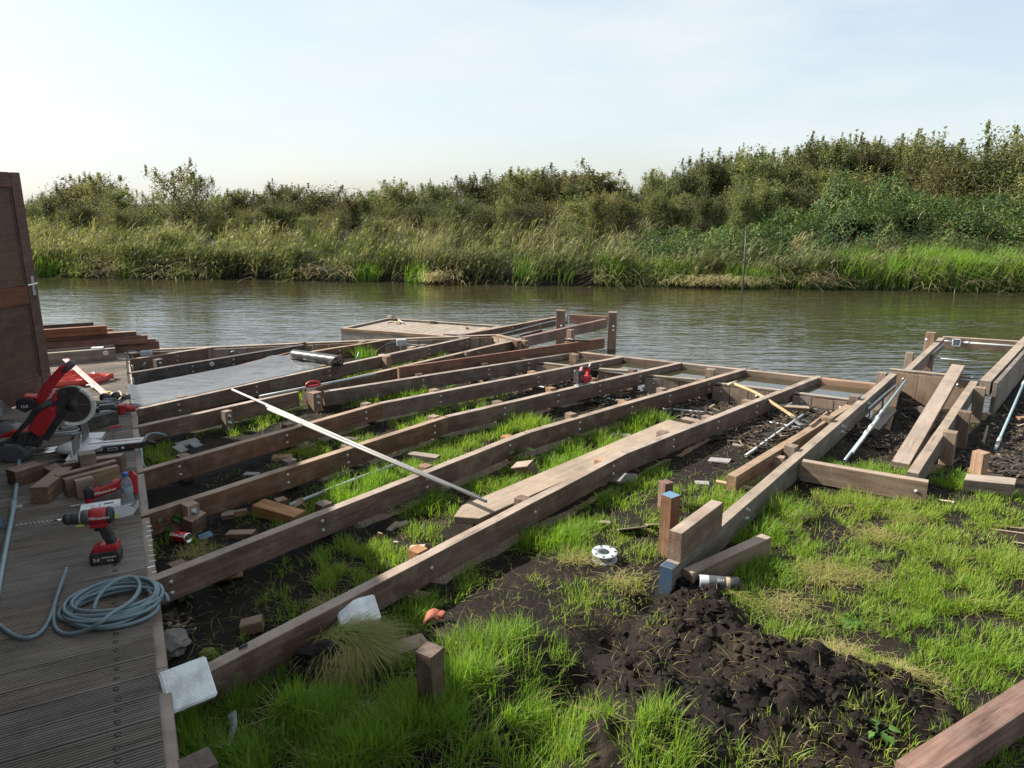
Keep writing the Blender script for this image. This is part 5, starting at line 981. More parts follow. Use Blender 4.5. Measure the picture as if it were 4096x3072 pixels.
sp('table_arm', [(0.08, 0.015), (0.38, 0.035), (0.41, 0.045), (0.41, 0.068), (0.08, 0.0655)], 0.115, 'tool_white', 0)
sb('kerf_plate', 0.22, 0.0, 0.0682, 0.34, 0.010, 0.0012, 'tool_red', 0); sp('arm_cover', [(0.15, 0.008), (0.40, 0.018), (0.43, 0.03), (0.43, 0.066), (0.38, 0.062), (0.15, 0.056)], 0.10, 'tool_black', -0.012)
link('lock_knob', tube_mesh([T @ Vector((.42, 0, .045)), T @ Vector((.45, 0, .042)), T @ Vector((.49, -.01, .03))], [.02, .015, .012]), M['tool_black'], t_)
sb('warning_label', 0.215, -0.0625, 0.022, 0.06, 0.001, 0.020, 'print_white', 0); sb('warning_label', 0.215, -0.0632, 0.0245, 0.054, 0.0008, 0.015, 'print_black', 0); sb('warning_mark', 0.28, -0.0628, 0.028, 0.015, 0.0012, 0.014, 'print_white', 0); sb('warning_mark', 0.345, -0.0628, 0.036, 0.012, 0.0012, 0.012, 'tool_red', 0)
for s in (1, -1): sp('table_wing', [(-.03, 0.004), (0.06, 0.0), (0.10, 0.015), (0.11, 0.060), (-.03, 0.064)], 0.17, 'tool_white', s * 0.235); sb('fence', 0.0, s * 0.16, 0.065, 0.014, 0.24, 0.055, 'tool_white', 0.003); sb('fence_face', 0.0095, s * 0.15, 0.070, 0.004, 0.20, 0.125 if s > 0 else 0.10, 'tool_grey', 0.001)
for y in (-0.035, 0.035): link('slide_rail', tube_mesh([T @ Vector((-.10, y, .05)), T @ Vector((-.36, y, .035))], 0.014), M['chrome'], t_)
sp('rear_housing', [(-.34, .0), (-.44, .0), (-.50, .05), (-.51, .10), (-.44, .14), (-.36, .13), (-.32, .09), (-.31, .03)], 0.14, 'tool_grey', 0, 0.016, segs=2)
br = sp('arm_bracket', [(-.52, .10), (-.489, .13), (-.368, .185), (-.248, .21), (-.215, .17), (-.245, .085), (-.328, .11), (-.497, .07)], 0.09, 'tool_black', 0, 0.010)
for k in range(5): link('rib', box_mesh(0.004, 0.010, 0.055, 0), M['tool_grey'], br, T @ Matrix.Translation((-.46 + .045 * k, -.048, .10 + .013 * k)) @ Matrix.Rotation(R(20), 4, 'Y'))
sp('lower_arm', [(-.248, .15), (-.19, .12), (-.065, .29), (-.06, .36), (-.11, .38), (-.19, .30)], 0.08, 'tool_black', 0.02, 0.010)
sp('gear_case', [(-.288, .233), (-.24, .174), (-.205, .174), (-.115, .30), (-.105, .37), (-.176, .40), (-.22, .36)], 0.09, 'tool_red', -0.03, 0.012, segs=2)
link('link_arm', tube_mesh([T @ Vector(p) for p in ((-.376, -.06, .174), (-.36, -.06, .205), (-.272, -.07, .292), (-.208, -.07, .376), (-.112, -.07, .418))], [.016, .016, .018, .026, .024]), M['tool_black'], t_)
mo = sp('motor', [(-.23, .39), (-.14, .36), (-.09, .42), (-.10, .48), (-.16, .48), (-.22, .45)], 0.13, 'tool_red', 0.02, 0.016, segs=2)
sp('battery', [(-.34, .384), (-.288, .35), (-.224, .384), (-.215, .44), (-.28, .465), (-.33, .44)], 0.09, 'tool_black', -0.02, 0.010, segs=2); sp('battery_mount', [(-.31, .44), (-.28, .47), (-.21, .46), (-.20, .44), (-.27, .45)], 0.085, 'tool_red', -0.02, 0.004)
sp('handle', [(-.235, .39), (-.185, .40), (-.10, .51), (-.02, .600), (.028, .640), (.004, .672), (-.045, .655), (-.10, .60), (-.155, .54), (-.22, .445)], 0.045, 'tool_red', -0.02, 0.012, segs=2)
link('grip', tube_mesh([T @ Vector(p) for p in ((-.035, -.02, .618), (.005, -.02, .650), (.035, -.02, .672), (.045, -.02, .678))], [.026, .028, .026, .014]), M['tool_grey'], t_)
BC = Vector((-.008, -.005, .363)); bq = T @ Matrix.Translation(BC) @ Matrix.Rotation(R(90), 4, 'X')
bm = bmesh.new(); nt_ = 50; ring = []
for k in range(nt_ * 2): rr = 0.128 if k % 2 else 0.120; ring.append(bm.verts.new((rr * math.cos(math.pi * k / nt_), rr * math.sin(math.pi * k / nt_), 0)))
bm.faces.new(ring); ex = bmesh.ops.extrude_face_region(bm, geom=bm.faces[:]); bmesh.ops.translate(bm, vec=(0, 0, .003), verts=[v for v in ex['geom'] if isinstance(v, bmesh.types.BMVert)]); bmesh.ops.recalc_face_normals(bm, faces=bm.faces)
bl = link('saw_blade', bm_mesh(bm), M['blade'], t_, bq); link('flange', lathe_mesh([(0, .018), (.016, .018), (.028, .010), (.042, .007), (.042, .0)], 24), M['tool_black'], bl, bq @ Matrix.Translation((0, 0, .004)))
for k in range(6): link('slit', box_mesh(.065, .0016, .0006, 0), M['steel'], bl, bq @ Matrix.Rotation(k * math.pi / 3, 4, 'Z') @ Matrix.Translation((.075, 0, .0034)))
# upper guard: dark sector over the blade; lower guard: clear ribbed rim
def sector(r0, r1, a0, a1, th, n=24):
    bm = bmesh.new(); lo = []
    for z in (-th / 2, th / 2):
        lo.append([[bm.verts.new((r * math.cos(R(a0 + (a1 - a0) * k / n)), r * math.sin(R(a0 + (a1 - a0) * k / n)), z)) for k in range(n + 1)] for r in (r0, r1)])
    for k in range(n):
        for L_ in lo: bm.faces.new((L_[0][k], L_[0][k + 1], L_[1][k + 1], L_[1][k]))
        bm.faces.new((lo[0][1][k], lo[0][1][k + 1], lo[1][1][k + 1], lo[1][1][k])); bm.faces.new((lo[0][0][k], lo[0][0][k + 1], lo[1][0][k + 1], lo[1][0][k]))
    for e in (0, n): bm.faces.new((lo[0][0][e], lo[0][1][e], lo[1][1][e], lo[1][0][e]))
    bmesh.ops.recalc_face_normals(bm, faces=bm.faces); return bm_mesh(bm)
link('upper_guard', sector(0.10, 0.140, 62, 200, 0.045), M['tool_black'], t_, bq @ Matrix.Translation((0, 0, -.006))); link('upper_guard_side', sector(0.045, 0.10, 100, 230, 0.006), M['tool_black'], t_, bq @ Matrix.Translation((0, 0, .014)))
lg = link('lower_guard', sector(0.118, 0.140, -118, 62, 0.003), M['guard'], t_, bq @ Matrix.Translation((0, 0, .022))); link('guard_rim', sector(0.134, 0.1425, -118, 70, 0.04), M['guard'], lg, bq)
for k in range(26):
    a_ = R(-116 + 7 * k); link('rim_rib', box_mesh(.003, .004, .04, 0, base=False), M['box'], lg, bq @ Matrix.Rotation(a_, 4, 'Z') @ Matrix.Translation((.1435, 0, 0)))
link('depth_stop', lathe_mesh([(0, 0), (.014, .004), (.016, .012), (.008, .022), (0, .024)], 14), M['tool_black'], t_, T @ Matrix.Translation((-.092, -.06, .205)))
fc = lambda x, z, y: T @ Vector((x, y, z))
link('lettering_plate', prism_mesh([(-.20, .405), (-.13, .395), (-.075, .47), (-.115, .485), (-.17, .47)], .004, 0), M['tool_red'], t_, T @ Matrix.Translation((0, -.050, 0)))
link('lettering', text_mesh('Milwaukee', 0.028, 0.2), M['print_white'], t_, frame(fc(-.135, .440, -.0535), (T.to_3x3() @ Vector((.62, 0, .78))), -sy_)); link('lettering', text_mesh('12.0', 0.026), M['print_white'], t_, frame(fc(-.285, .395, -.0662), sx, -sy_))
link('clamp_arm', tube_mesh(smooth_path([K2(700, 400, ZD + .02), K2(780, 340, ZD + .05), K2(850, 290, ZD + .09)], 4), 0.009), M['tool_black'], t_); link('work_stop', tube_mesh(smooth_path([K2(540, 330, ZD + .01), K2(545, 295, ZD + .03), K2(620, 268, ZD + .03), K2(740, 262, ZD + .04)], 5), 0.009), M['tool_black'], t_)
# coil of grey flex and flat red thing by the saw
c = K1(690, 1480, ZD); pts = [c + azv(80) * (.11 * math.cos(th) * (1 + .05 * k)) + azv(-10) * (.07 * math.sin(th)) + Vector((0, 0, .012 + .006 * k)) for k in range(4) for th in [2 * math.pi * j / 16 for j in range(16)]]
link('flex_coil', tube_mesh(pts, 0.006), M['conduit'], label='small coil of grey flex behind the mitre saw', cat='flex')
link('red_wedge', prism_mesh([(-.16, 0), (.14, 0), (.10, .03), (-.04, .045)], 0.07, .004), M['tool_red'], mtx=frame(K1(235, 1492, ZD), azv(72)), label='flat red plastic wedge lying on the deck under the black tarp', cat='wedge')
# small dark clamp near fence
t_ = thing('hand_clamp', 'small black and steel clamp lying behind the saw fence', 'clamp', K1(850, 1510, ZD)); a, b = K1(780, 1515, ZD + .02), K1(930, 1480, ZD + .03); link('body', timber_mesh((b - a).length, .03, .035, ch=.006), M['tool_black'], t_, frame(a, b - a)); link('jaw', timber_mesh(.12, .02, .02), M['steel'], t_, frame(a + Vector((.01, -.002, .025)), b - a))
# black tarp at the left edge
def crumple(name, label, cat, pts, zbase, hts, mat, seed):
    n1, n2 = 26, 26; u_, v_ = np.meshgrid(np.linspace(0, 1, n1), np.linspace(0, 1, n2), indexing='ij'); A, B, C, D = [np.array(p) for p in pts]
    W = [(A[i] * (1 - u_) + B[i] * u_) * (1 - v_) + (D[i] * (1 - u_) + C[i] * u_) * v_ for i in (0, 1)]
    z_ = zbase + hts * (np.sin(np.pi * u_) * np.sin(np.pi * v_)) ** 0.6 * (0.8 + 1.6 * fbm(W[0] + seed, W[1], .25, 4)) + .01 * np.abs(fbm(W[0], W[1] + seed, .08, 3))
    ii = np.arange(n1 * n2).reshape(n1, n2); q = np.stack([ii[:-1, :-1], ii[1:, :-1], ii[1:, 1:], ii[:-1, 1:]], -1).reshape(-1, 4)
    return link(name, np_mesh(np.stack([W[0], W[1], z_], -1).reshape(-1, 3), np.concatenate([q[:, [0, 1, 2]], q[:, [0, 2, 3]]]), smooth=True), M[mat], label=label, cat=cat)
crumple('black_tarp', 'black folded tarpaulin lying on the deck in front of the door', 'tarpaulin', [K1(-260, 1530, ZD), K1(190, 1470, ZD), K1(270, 1375, ZD), K1(-200, 1400, ZD)], ZD + .003, .10, 'tarp', 3)
crumple('black_bag', 'black plastic bag slumped against the open door', 'bag', [K1(-250, 1330, ZD), K1(20, 1300, ZD), K1(130, 1195, ZD), K1(-200, 1230, ZD)], ZD + .003, .20, 'film', 8)
crumple('blue_cloth', 'dark blue cloth bundle at the edge of the deck by the pipe', 'cloth', [K2(-160, 1040, ZD), K2(70, 1005, ZD), K2(20, 860, ZD), K2(-160, 880, ZD)], ZD + .003, .07, 'navy', 5)
# pale blue pipe
t_ = thing('water_pipe', 'long pale blue pipe lying along the deck past the offcut pile', 'pipe', K2(150, 740, ZD)); pth = [K2(215, 215, ZD + .014), K2(195, 400, ZD + .014), K2(155, 740, ZD + .014), K2(70, 1180, ZD + .014), K2(10, 1500, ZD + .014), K2(-60, 1900, ZD + .014)]
link('tube', tube_mesh(smooth_path(pth, 5), 0.0125), M['blue_pipe'], t_); link('coupler', tube_mesh([K2(160, 700, ZD + .014), K2(148, 765, ZD + .014)], .018), M['blue_pipe'], t_); link('clip', box_mesh(.06, .035, .02, .004), M['white_pipe'], t_, frame(K2(185, 790, ZD), azv(70)))
# drill
f_ = azv(-107); so_ = K2(1165, 1405, ZD); T = frame(so_ - azv(163) * 0.0 + azv(-17) * .04, f_); ly = Vector((T[0][1], T[1][1], T[2][1]))
t_ = thing('cordless_drill', 'red and black cordless drill standing on its battery with a long auger bit', 'drill', so_)
def dp(nm, poly, th, mat, y=0, bev=.006, segs=2, par=None): return link(nm, prism_mesh(poly, th, bev, segs=segs), M[mat], par or t_, T @ Matrix.Translation((0, y, 0)))
bt = dp('battery', [(-.066, 0), (.066, 0), (.068, .05), (.05, .07), (-.06, .07), (-.07, .05)], .092, 'tool_black', 0, .008); dp('battery_top', [(-.05, .060), (.066, .055), (.052, .085), (.012, .102), (-.062, .10), (-.068, .075)], .084, 'tool_red', 0, .010)
dp('handle', [(-.064, .085), (-.018, .085), (.002, .13), (.024, .205), (-.028, .205), (-.044, .14)], .046, 'tool_black', 0, .012, 3); dp('collar', [(-.066, .08), (.0, .08), (-.006, .10), (-.056, .105)], .056, 'tool_grey', 0, .008)
dp('trigger', [(.02, .165), (.036, .172), (.034, .205), (.02, .205)], .02, 'tool_black', 0, .003, 1)
link('motor_housing', lathe_mesh([(0, -.052), (.03, -.05), (.040, -.044), (.042, -.02), (.042, .035), (.036, .048), (0, .05)], 28, axis='x'), M['tool_red'], t_, T @ Matrix.Translation((0, 0, .246)))
link('rear_cap', lathe_mesh([(0, -.056), (.026, -.055), (.036, -.051), (.0425, -.040), (.0425, -.030), (.0, -.03)], 28, axis='x'), M['tool_black'], t_, T @ Matrix.Translation((-.003, 0, .246)))
dp('housing_web', [(-.03, .19), (.05, .19), (.048, .215), (-.035, .215)], .05, 'tool_red', 0, .006)
link('gear_collar', lathe_mesh([(.0, .045), (.036, .045), (.0375, .05), (.0375, .075), (.034, .08), (.034, .094), (.03, .10), (0, .10)], 28, axis='x'), M['tool_grey'], t_, T @ Matrix.Translation((0, 0, .246)))
link('chuck', lathe_mesh([(0, .098), (.027, .098), (.029, .102), (.029, .125), (.026, .13), (.029, .134), (.029, .15), (.02, .162), (0, .163)], 24, axis='x'), M['tool_black'], t_, T @ Matrix.Translation((0, 0, .246)))
link('grip_band', lathe_mesh([(.034, .082), (.0352, .084), (.0352, .088), (.034, .09)], 24, axis='x'), M['steel'], t_, T @ Matrix.Translation((0, 0, .246)))
sh = [T @ Vector((.16 + .004 * k, 0, .246)) for k in range(14)]; link('bit_shank', tube_mesh([T @ Vector((.16, 0, .246)), T @ Vector((.215, 0, .246))], .0045), M['chrome'], t_)
link('auger_bit', tube_mesh([T @ Vector((.213 + .0022 * k, .0035 * math.cos(k * .75), .246 + .0035 * math.sin(k * .75))) for k in range(72)], [.0036 if k < 66 else .0036 * (71 - k) / 6 + .0006 for k in range(72)], 6), M['steel'], t_)
link('lettering', text_mesh('Milwaukee', .0215, .15), M['print_white'], t_, frame(T @ Vector((-.002, .0428, .250)), -f_, ly)); link('lettering', text_mesh('5.0', .024), M['print_white'], t_, frame(T @ Vector((.035, .0468, .030)), -f_, ly)); link('lettering', text_mesh('LITHIUM-ION', .011), M['print_white'], t_, frame(T @ Vector((-.022, .0468, .040)), -f_, ly)); link('lettering', text_mesh('M18', .015), M['print_white'], t_, frame(T @ Vector((-.026, .0468, .022)), -f_, ly))
link('sticker', box_mesh(.034, .001, .008, 0), M['yellow'], t_, T @ Matrix.Translation((.085, .0345, .215)))
# multi tool
a, b = K2(990, 745, ZD), K2(1500, 630, ZD); d = (b - a).normalized(); T = frame(a + Vector((-d.y, d.x, 0)) * .03, d); nyv = -Vector((T[0][1], T[1][1], 0)); Lt = (b - a).length
t_ = thing('oscillating_tool', 'red and black oscillating multi tool lying beside the water bottle', 'multi tool', a)
def mp_(nm, poly, th, mat, y=0, bev=.008, segs=2): return link(nm, prism_mesh([(x * Lt, z) for x, z in poly], th, bev, segs=segs), M[mat], t_, T @ Matrix.Translation((0, y, 0)))
mp_('head', [(-.06, .035), (.14, .03), (.16, .075), (.06, .105), (-.05, .095)], .055, 'tool_black'); mp_('nose', [(-.06, .002), (.10, .002), (.13, .05), (-.05, .06)], .05, 'tool_red'); mp_('body', [(.10, .025), (.70, .05), (.72, .115), (.30, .095), (.12, .08)], .058, 'tool_red', 0, .014, 3)
mp_('top_grip', [(.26, .085), (.58, .098), (.56, .112), (.28, .10)], .04, 'tool_black'); mp_('rear_grip', [(.70, .045), (.90, .03), (.93, .13), (.72, .115)], .056, 'tool_black'); mp_('battery', [(.88, .002), (1.06, .004), (1.10, .12), (1.0, .145), (.92, .12)], .07, 'tool_red')
link('lettering', text_mesh('Milwaukee', .028, .15), M['print_white'], t_, frame(T @ Vector((.36 * Lt, -.0298, .062)), (d + Vector((0, 0, .08))).normalized(), nyv))
link('cutting_blade', prism_mesh([(-.36 * Lt, .004), (-.02 * Lt, .004), (-.02 * Lt, .006), (-.36 * Lt, .006)], .03, 0), M['steel'], t_, T)
# water bottle
g = K2(1400, 770, ZD); t_ = thing('water_bottle', 'clear plastic water bottle with a blue cap standing on the deck', 'bottle', g + azv(0) * .03); T0 = Matrix.Translation(g + azv(0) * .03)
pr = [(0, .003), (.026, .0), (.031, .006)] + [(.0315 - .0018 * (k % 2), .012 + .0085 * k) for k in range(7)] + [(.0315, .078), (.0315, .125), (.030, .13), (.031, .137), (.029, .152), (.020, .172), (.0125, .182), (.0125, .192)]
link('bottle_body', lathe_mesh(pr, 28), M['clear'], t_, T0); link('cap', lathe_mesh([(.0145, .184), (.0155, .186), (.0155, .203), (.014, .206), (0, .206)], 22), M['bluecap'], t_, T0)
link('bottle_label', lathe_mesh([(.0318, .082), (.0322, .083), (.0322, .121), (.0318, .122)], 28), M['blue_pipe'], t_, T0); link('lettering', text_mesh('SPA', .020), M['bluecap'], t_, frame(g + azv(0) * .03 + azv(200) * .0325 + Vector((0, 0, .102)), azv(110), azv(200)))
# carton lying open
a, b = K2(890, 925, ZD), K2(1290, 965, ZD)
cn, cf = K2(905, 960, ZD), K2(1345, 955, ZD); d = (K2(1470, 890, ZD) - K2(900, 985, ZD)).normalized(); o_ = K2(905, 960, ZD); T = frame(o_, d); t_ = thing('carton', 'white printed carton lying open on the deck behind the drill', 'carton', o_); CL, CW, CH = .20, .105, .075
def panel(nm, c, s, mat, rx=0, par=None): return link(nm, box_mesh(*s, 0.0), M[mat], par or t_, T @ Matrix.Translation(c) @ Matrix.Rotation(rx, 4, 'Y'))
panel('front_panel', (CL / 2, 0, .001), (CL, .0015, CH), 'carton'); panel('back_panel', (CL / 2, CW, .001), (CL, .0015, CH), 'carton'); panel('bottom_panel', (CL / 2, CW / 2, .0005), (CL, CW - .002, .0015), 'card'); tp = panel('top_panel', (CL / 2, CW / 2, CH + .001), (CL, CW, .0015), 'carton'); panel('end_panel', (0, CW / 2, .001), (.0015, CW - .003, CH), 'carton')
panel('inner_lining', (CL - .002, CW / 2, .002), (.0015, CW - .004, CH - .003), 'card')
link('side_flap', prism_mesh([(0, 0), (.055, .008), (.075, .03), (.06, .055), (.03, .07), (0, CH)], .0015, 0), M['carton'], t_, T @ Matrix.Translation((CL, 0, .001))); link('end_flap', box_mesh(.002, CW, .05, 0), M['carton'], t_, T @ Matrix.Translation((CL + .06, CW / 2, .012)) @ Matrix.Rotation(R(35), 4, 'Y')); link('bottom_flap', box_mesh(.062, CW - .004, .0015, 0), M['card'], t_, T @ Matrix.Translation((CL + .031, CW / 2, .0008)))
for (x, y, sx2, sy3, mt) in ((.06, .05, .022, .03, 'box'), (.095, .05, .012, .05, 'box'), (.14, .06, .05, .022, 'print_black'), (.17, .02, .04, .012, 'blue_pipe'), (.03, .07, .018, .01, 'box')): panel('print_mark', (x, y, CH + .0026), (sx2, sy3, .0005), mt, 0, tp)
panel('yellow_label', (.175, -.0012, .004), (.03, .0008, .014), 'yellow'); panel('print_mark', (.03, -.0012, .045), (.035, .0008, .02), 'tool_red'); panel('print_mark', (.045, -.0016, .05), (.02, .0008, .012), 'print_black')
# hose: coil and free end
c = K3(985, 290, ZD); pts = []; rr = np.random.default_rng(3)
nl = 9
for k in range(nl):
    ox, oy = rr.normal(0, .012, 2); ra = .185 + rr.uniform(-.03, .03); rb = .165 + rr.uniform(-.03, .02); ph = rr.uniform(0, 1)
    for j in range(28):
        th = 2 * math.pi * j / 28; tt_ = (k + j / 28) / nl
        pts.append(c + azv(75) * (ox + ra * math.cos(th)) + azv(-15) * (oy + rb * math.sin(th)) + Vector((0, 0, .013 + .010 * (k % 5) + .012 * (0.5 + .5 * math.sin(th * 2 + ph * 6)))))
sm = [pts[0]]
for i in range(1, len(pts)): sm.append(pts[i] if True else None)
for _ in range(3): sm = [sm[0]] + [(sm[i - 1] + sm[i] * 2 + sm[i + 1]) / 4 for i in range(1, len(sm) - 1)] + [sm[-1]]
t_ = thing('garden_hose', 'coiled blue grey hose lying on the deck in front of the drill', 'hose', c); link('coil', tube_mesh(sm, 0.0085, 8), M['hose'], t_)
link('loose_loop', tube_mesh(smooth_path([K3(1180, 60, ZD + .075), K3(1200, 130, ZD + .07), K3(1120, 230, ZD + .075), K3(960, 330, ZD + .08), K3(860, 410, ZD + .07), K3(720, 480, ZD + .03), K3(570, 507, ZD + .01), K3(480, 455, ZD + .012), K3(462, 340, ZD + .012), K3(478, 200, ZD + .015)], 6), .0085), M['hose'], t_)
link('loose_loop', tube_mesh(smooth_path([K3(800, 300, ZD + .06), K3(850, 180, ZD + .09), K3(960, 70, ZD + .11), K3(1100, 15, ZD + .11), K3(1180, 40, ZD + .10), K3(1195, 120, ZD + .08), K3(1120, 240, ZD + .07)], 6), .0085), M['hose'], t_)
link('free_end', tube_mesh(smooth_path([K3(-90, 370, ZD + .012), K3(0, 436, ZD + .012), K3(110, 515, ZD + .012), K3(225, 541, ZD + .012), K3(340, 500, ZD + .012), K3(415, 400, ZD + .014), K3(462, 270, ZD + .016), K3(505, 130, ZD + .022), K3(572, -60, ZD + .05)], 6), .0088, hollow=True), M['hose'], t_)
# jigsaw on the third joist
g = P(2330, 1543, ZB + .002); dj = azv(49); T = frame(g + azv(-41) * 0.02, dj); nyv = -Vector((T[0][1], T[1][1], 0)); t_ = thing('jigsaw', 'red and black cordless jigsaw standing on the third joist near the water', 'jigsaw', g)
def jp(nm, poly, th, mat, y=0, bev=.006): return link(nm, prism_mesh(poly, th, bev, segs=2), M[mat], t_, T @ Matrix.Translation((0, y, 0)))
jp('sole_plate', [(-.07, .0), (.12, .0), (.12, .012), (-.07, .012)], .075, 'tool_white'); jp('battery', [(-.075, .03), (.0, .03), (.0, .155), (-.07, .165)], .085, 'tool_black', 0, .010); jp('motor', [(0, .02), (.10, .02), (.13, .05), (.12, .09), (0, .10)], .07, 'tool_red', 0, .016); jp('handle', [(-.02, .15), (.0, .19), (.09, .185), (.12, .14), (.10, .09), (.075, .09), (.085, .135), (.06, .155)], .04, 'tool_red', 0, .008)
jp('top_grip', [(.0, .165), (.075, .163), (.07, .192), (.005, .195)], .042, 'tool_black', 0, .006); link('hook', tube_mesh([T @ Vector(p) for p in smooth_path([(-.08, 0, .13), (-.10, 0, .15), (-.09, 0, .17), (-.07, 0, .165)], 4)], .004), M['steel'], t_); link('blade_lever', tube_mesh([T @ Vector((.10, 0, .16)), T @ Vector((.14, 0, .215))], .008), M['tool_white'], t_)
link('label', box_mesh(.03, .001, .05, 0), M['tool_red'], t_, T @ Matrix.Translation((-.038, -.0432, .07)))
# ================================================================== GRASS, TURF, DEBRIS
def blade_arrays(base, az, h, wd, lean, tint, twist=None, droop=0.35):
    n = len(base); T4 = np.array([0.0, 0.38, 0.74, 1.0]); W4 = np.array([0.8, 1.0, 0.62, 0.0])
    dirx, diry = np.sin(az), np.cos(az); tw = az + np.pi / 2 + (rng.normal(0, .5, n) if twist is None else twist); wx, wy = np.sin(tw), np.cos(tw)
    V = np.zeros((n, 7, 3)); idx = 0
    for t_, w_ in zip(T4, W4):
        off = lean * h * t_ ** 1.8; cx = base[:, 0] + dirx * off; cy = base[:, 1] + diry * off; cz = base[:, 2] + h * (t_ - droop * np.minimum(lean, 1.6) * t_ * t_)
        if w_ > 0:
            V[:, idx, 0] = cx - wx * wd * w_ / 2; V[:, idx, 1] = cy - wy * wd * w_ / 2; V[:, idx, 2] = cz
            V[:, idx + 1, 0] = cx + wx * wd * w_ / 2; V[:, idx + 1, 1] = cy + wy * wd * w_ / 2; V[:, idx + 1, 2] = cz; idx += 2
        else: V[:, idx, 0] = cx; V[:, idx, 1] = cy; V[:, idx, 2] = cz
    tr = np.array([(0, 1, 2), (1, 3, 2), (2, 3, 4), (3, 5, 4), (4, 5, 6)]); F = (np.arange(n)[:, None, None] * 7 + tr[None]).reshape(-1, 3)
    return V.reshape(-1, 3), F, np.repeat(tint, 7)
def blade_obj(name, sets, mat, **kw):
    vs, fs, ts = [], [], []; o = 0
    for V, F, t_ in sets: vs.append(V); fs.append(F + o); ts.append(t_); o += len(V)
    return link(name, np_mesh(np.concatenate(vs), np.concatenate(fs), {'tint': np.concatenate(ts)}), M[mat], **kw)
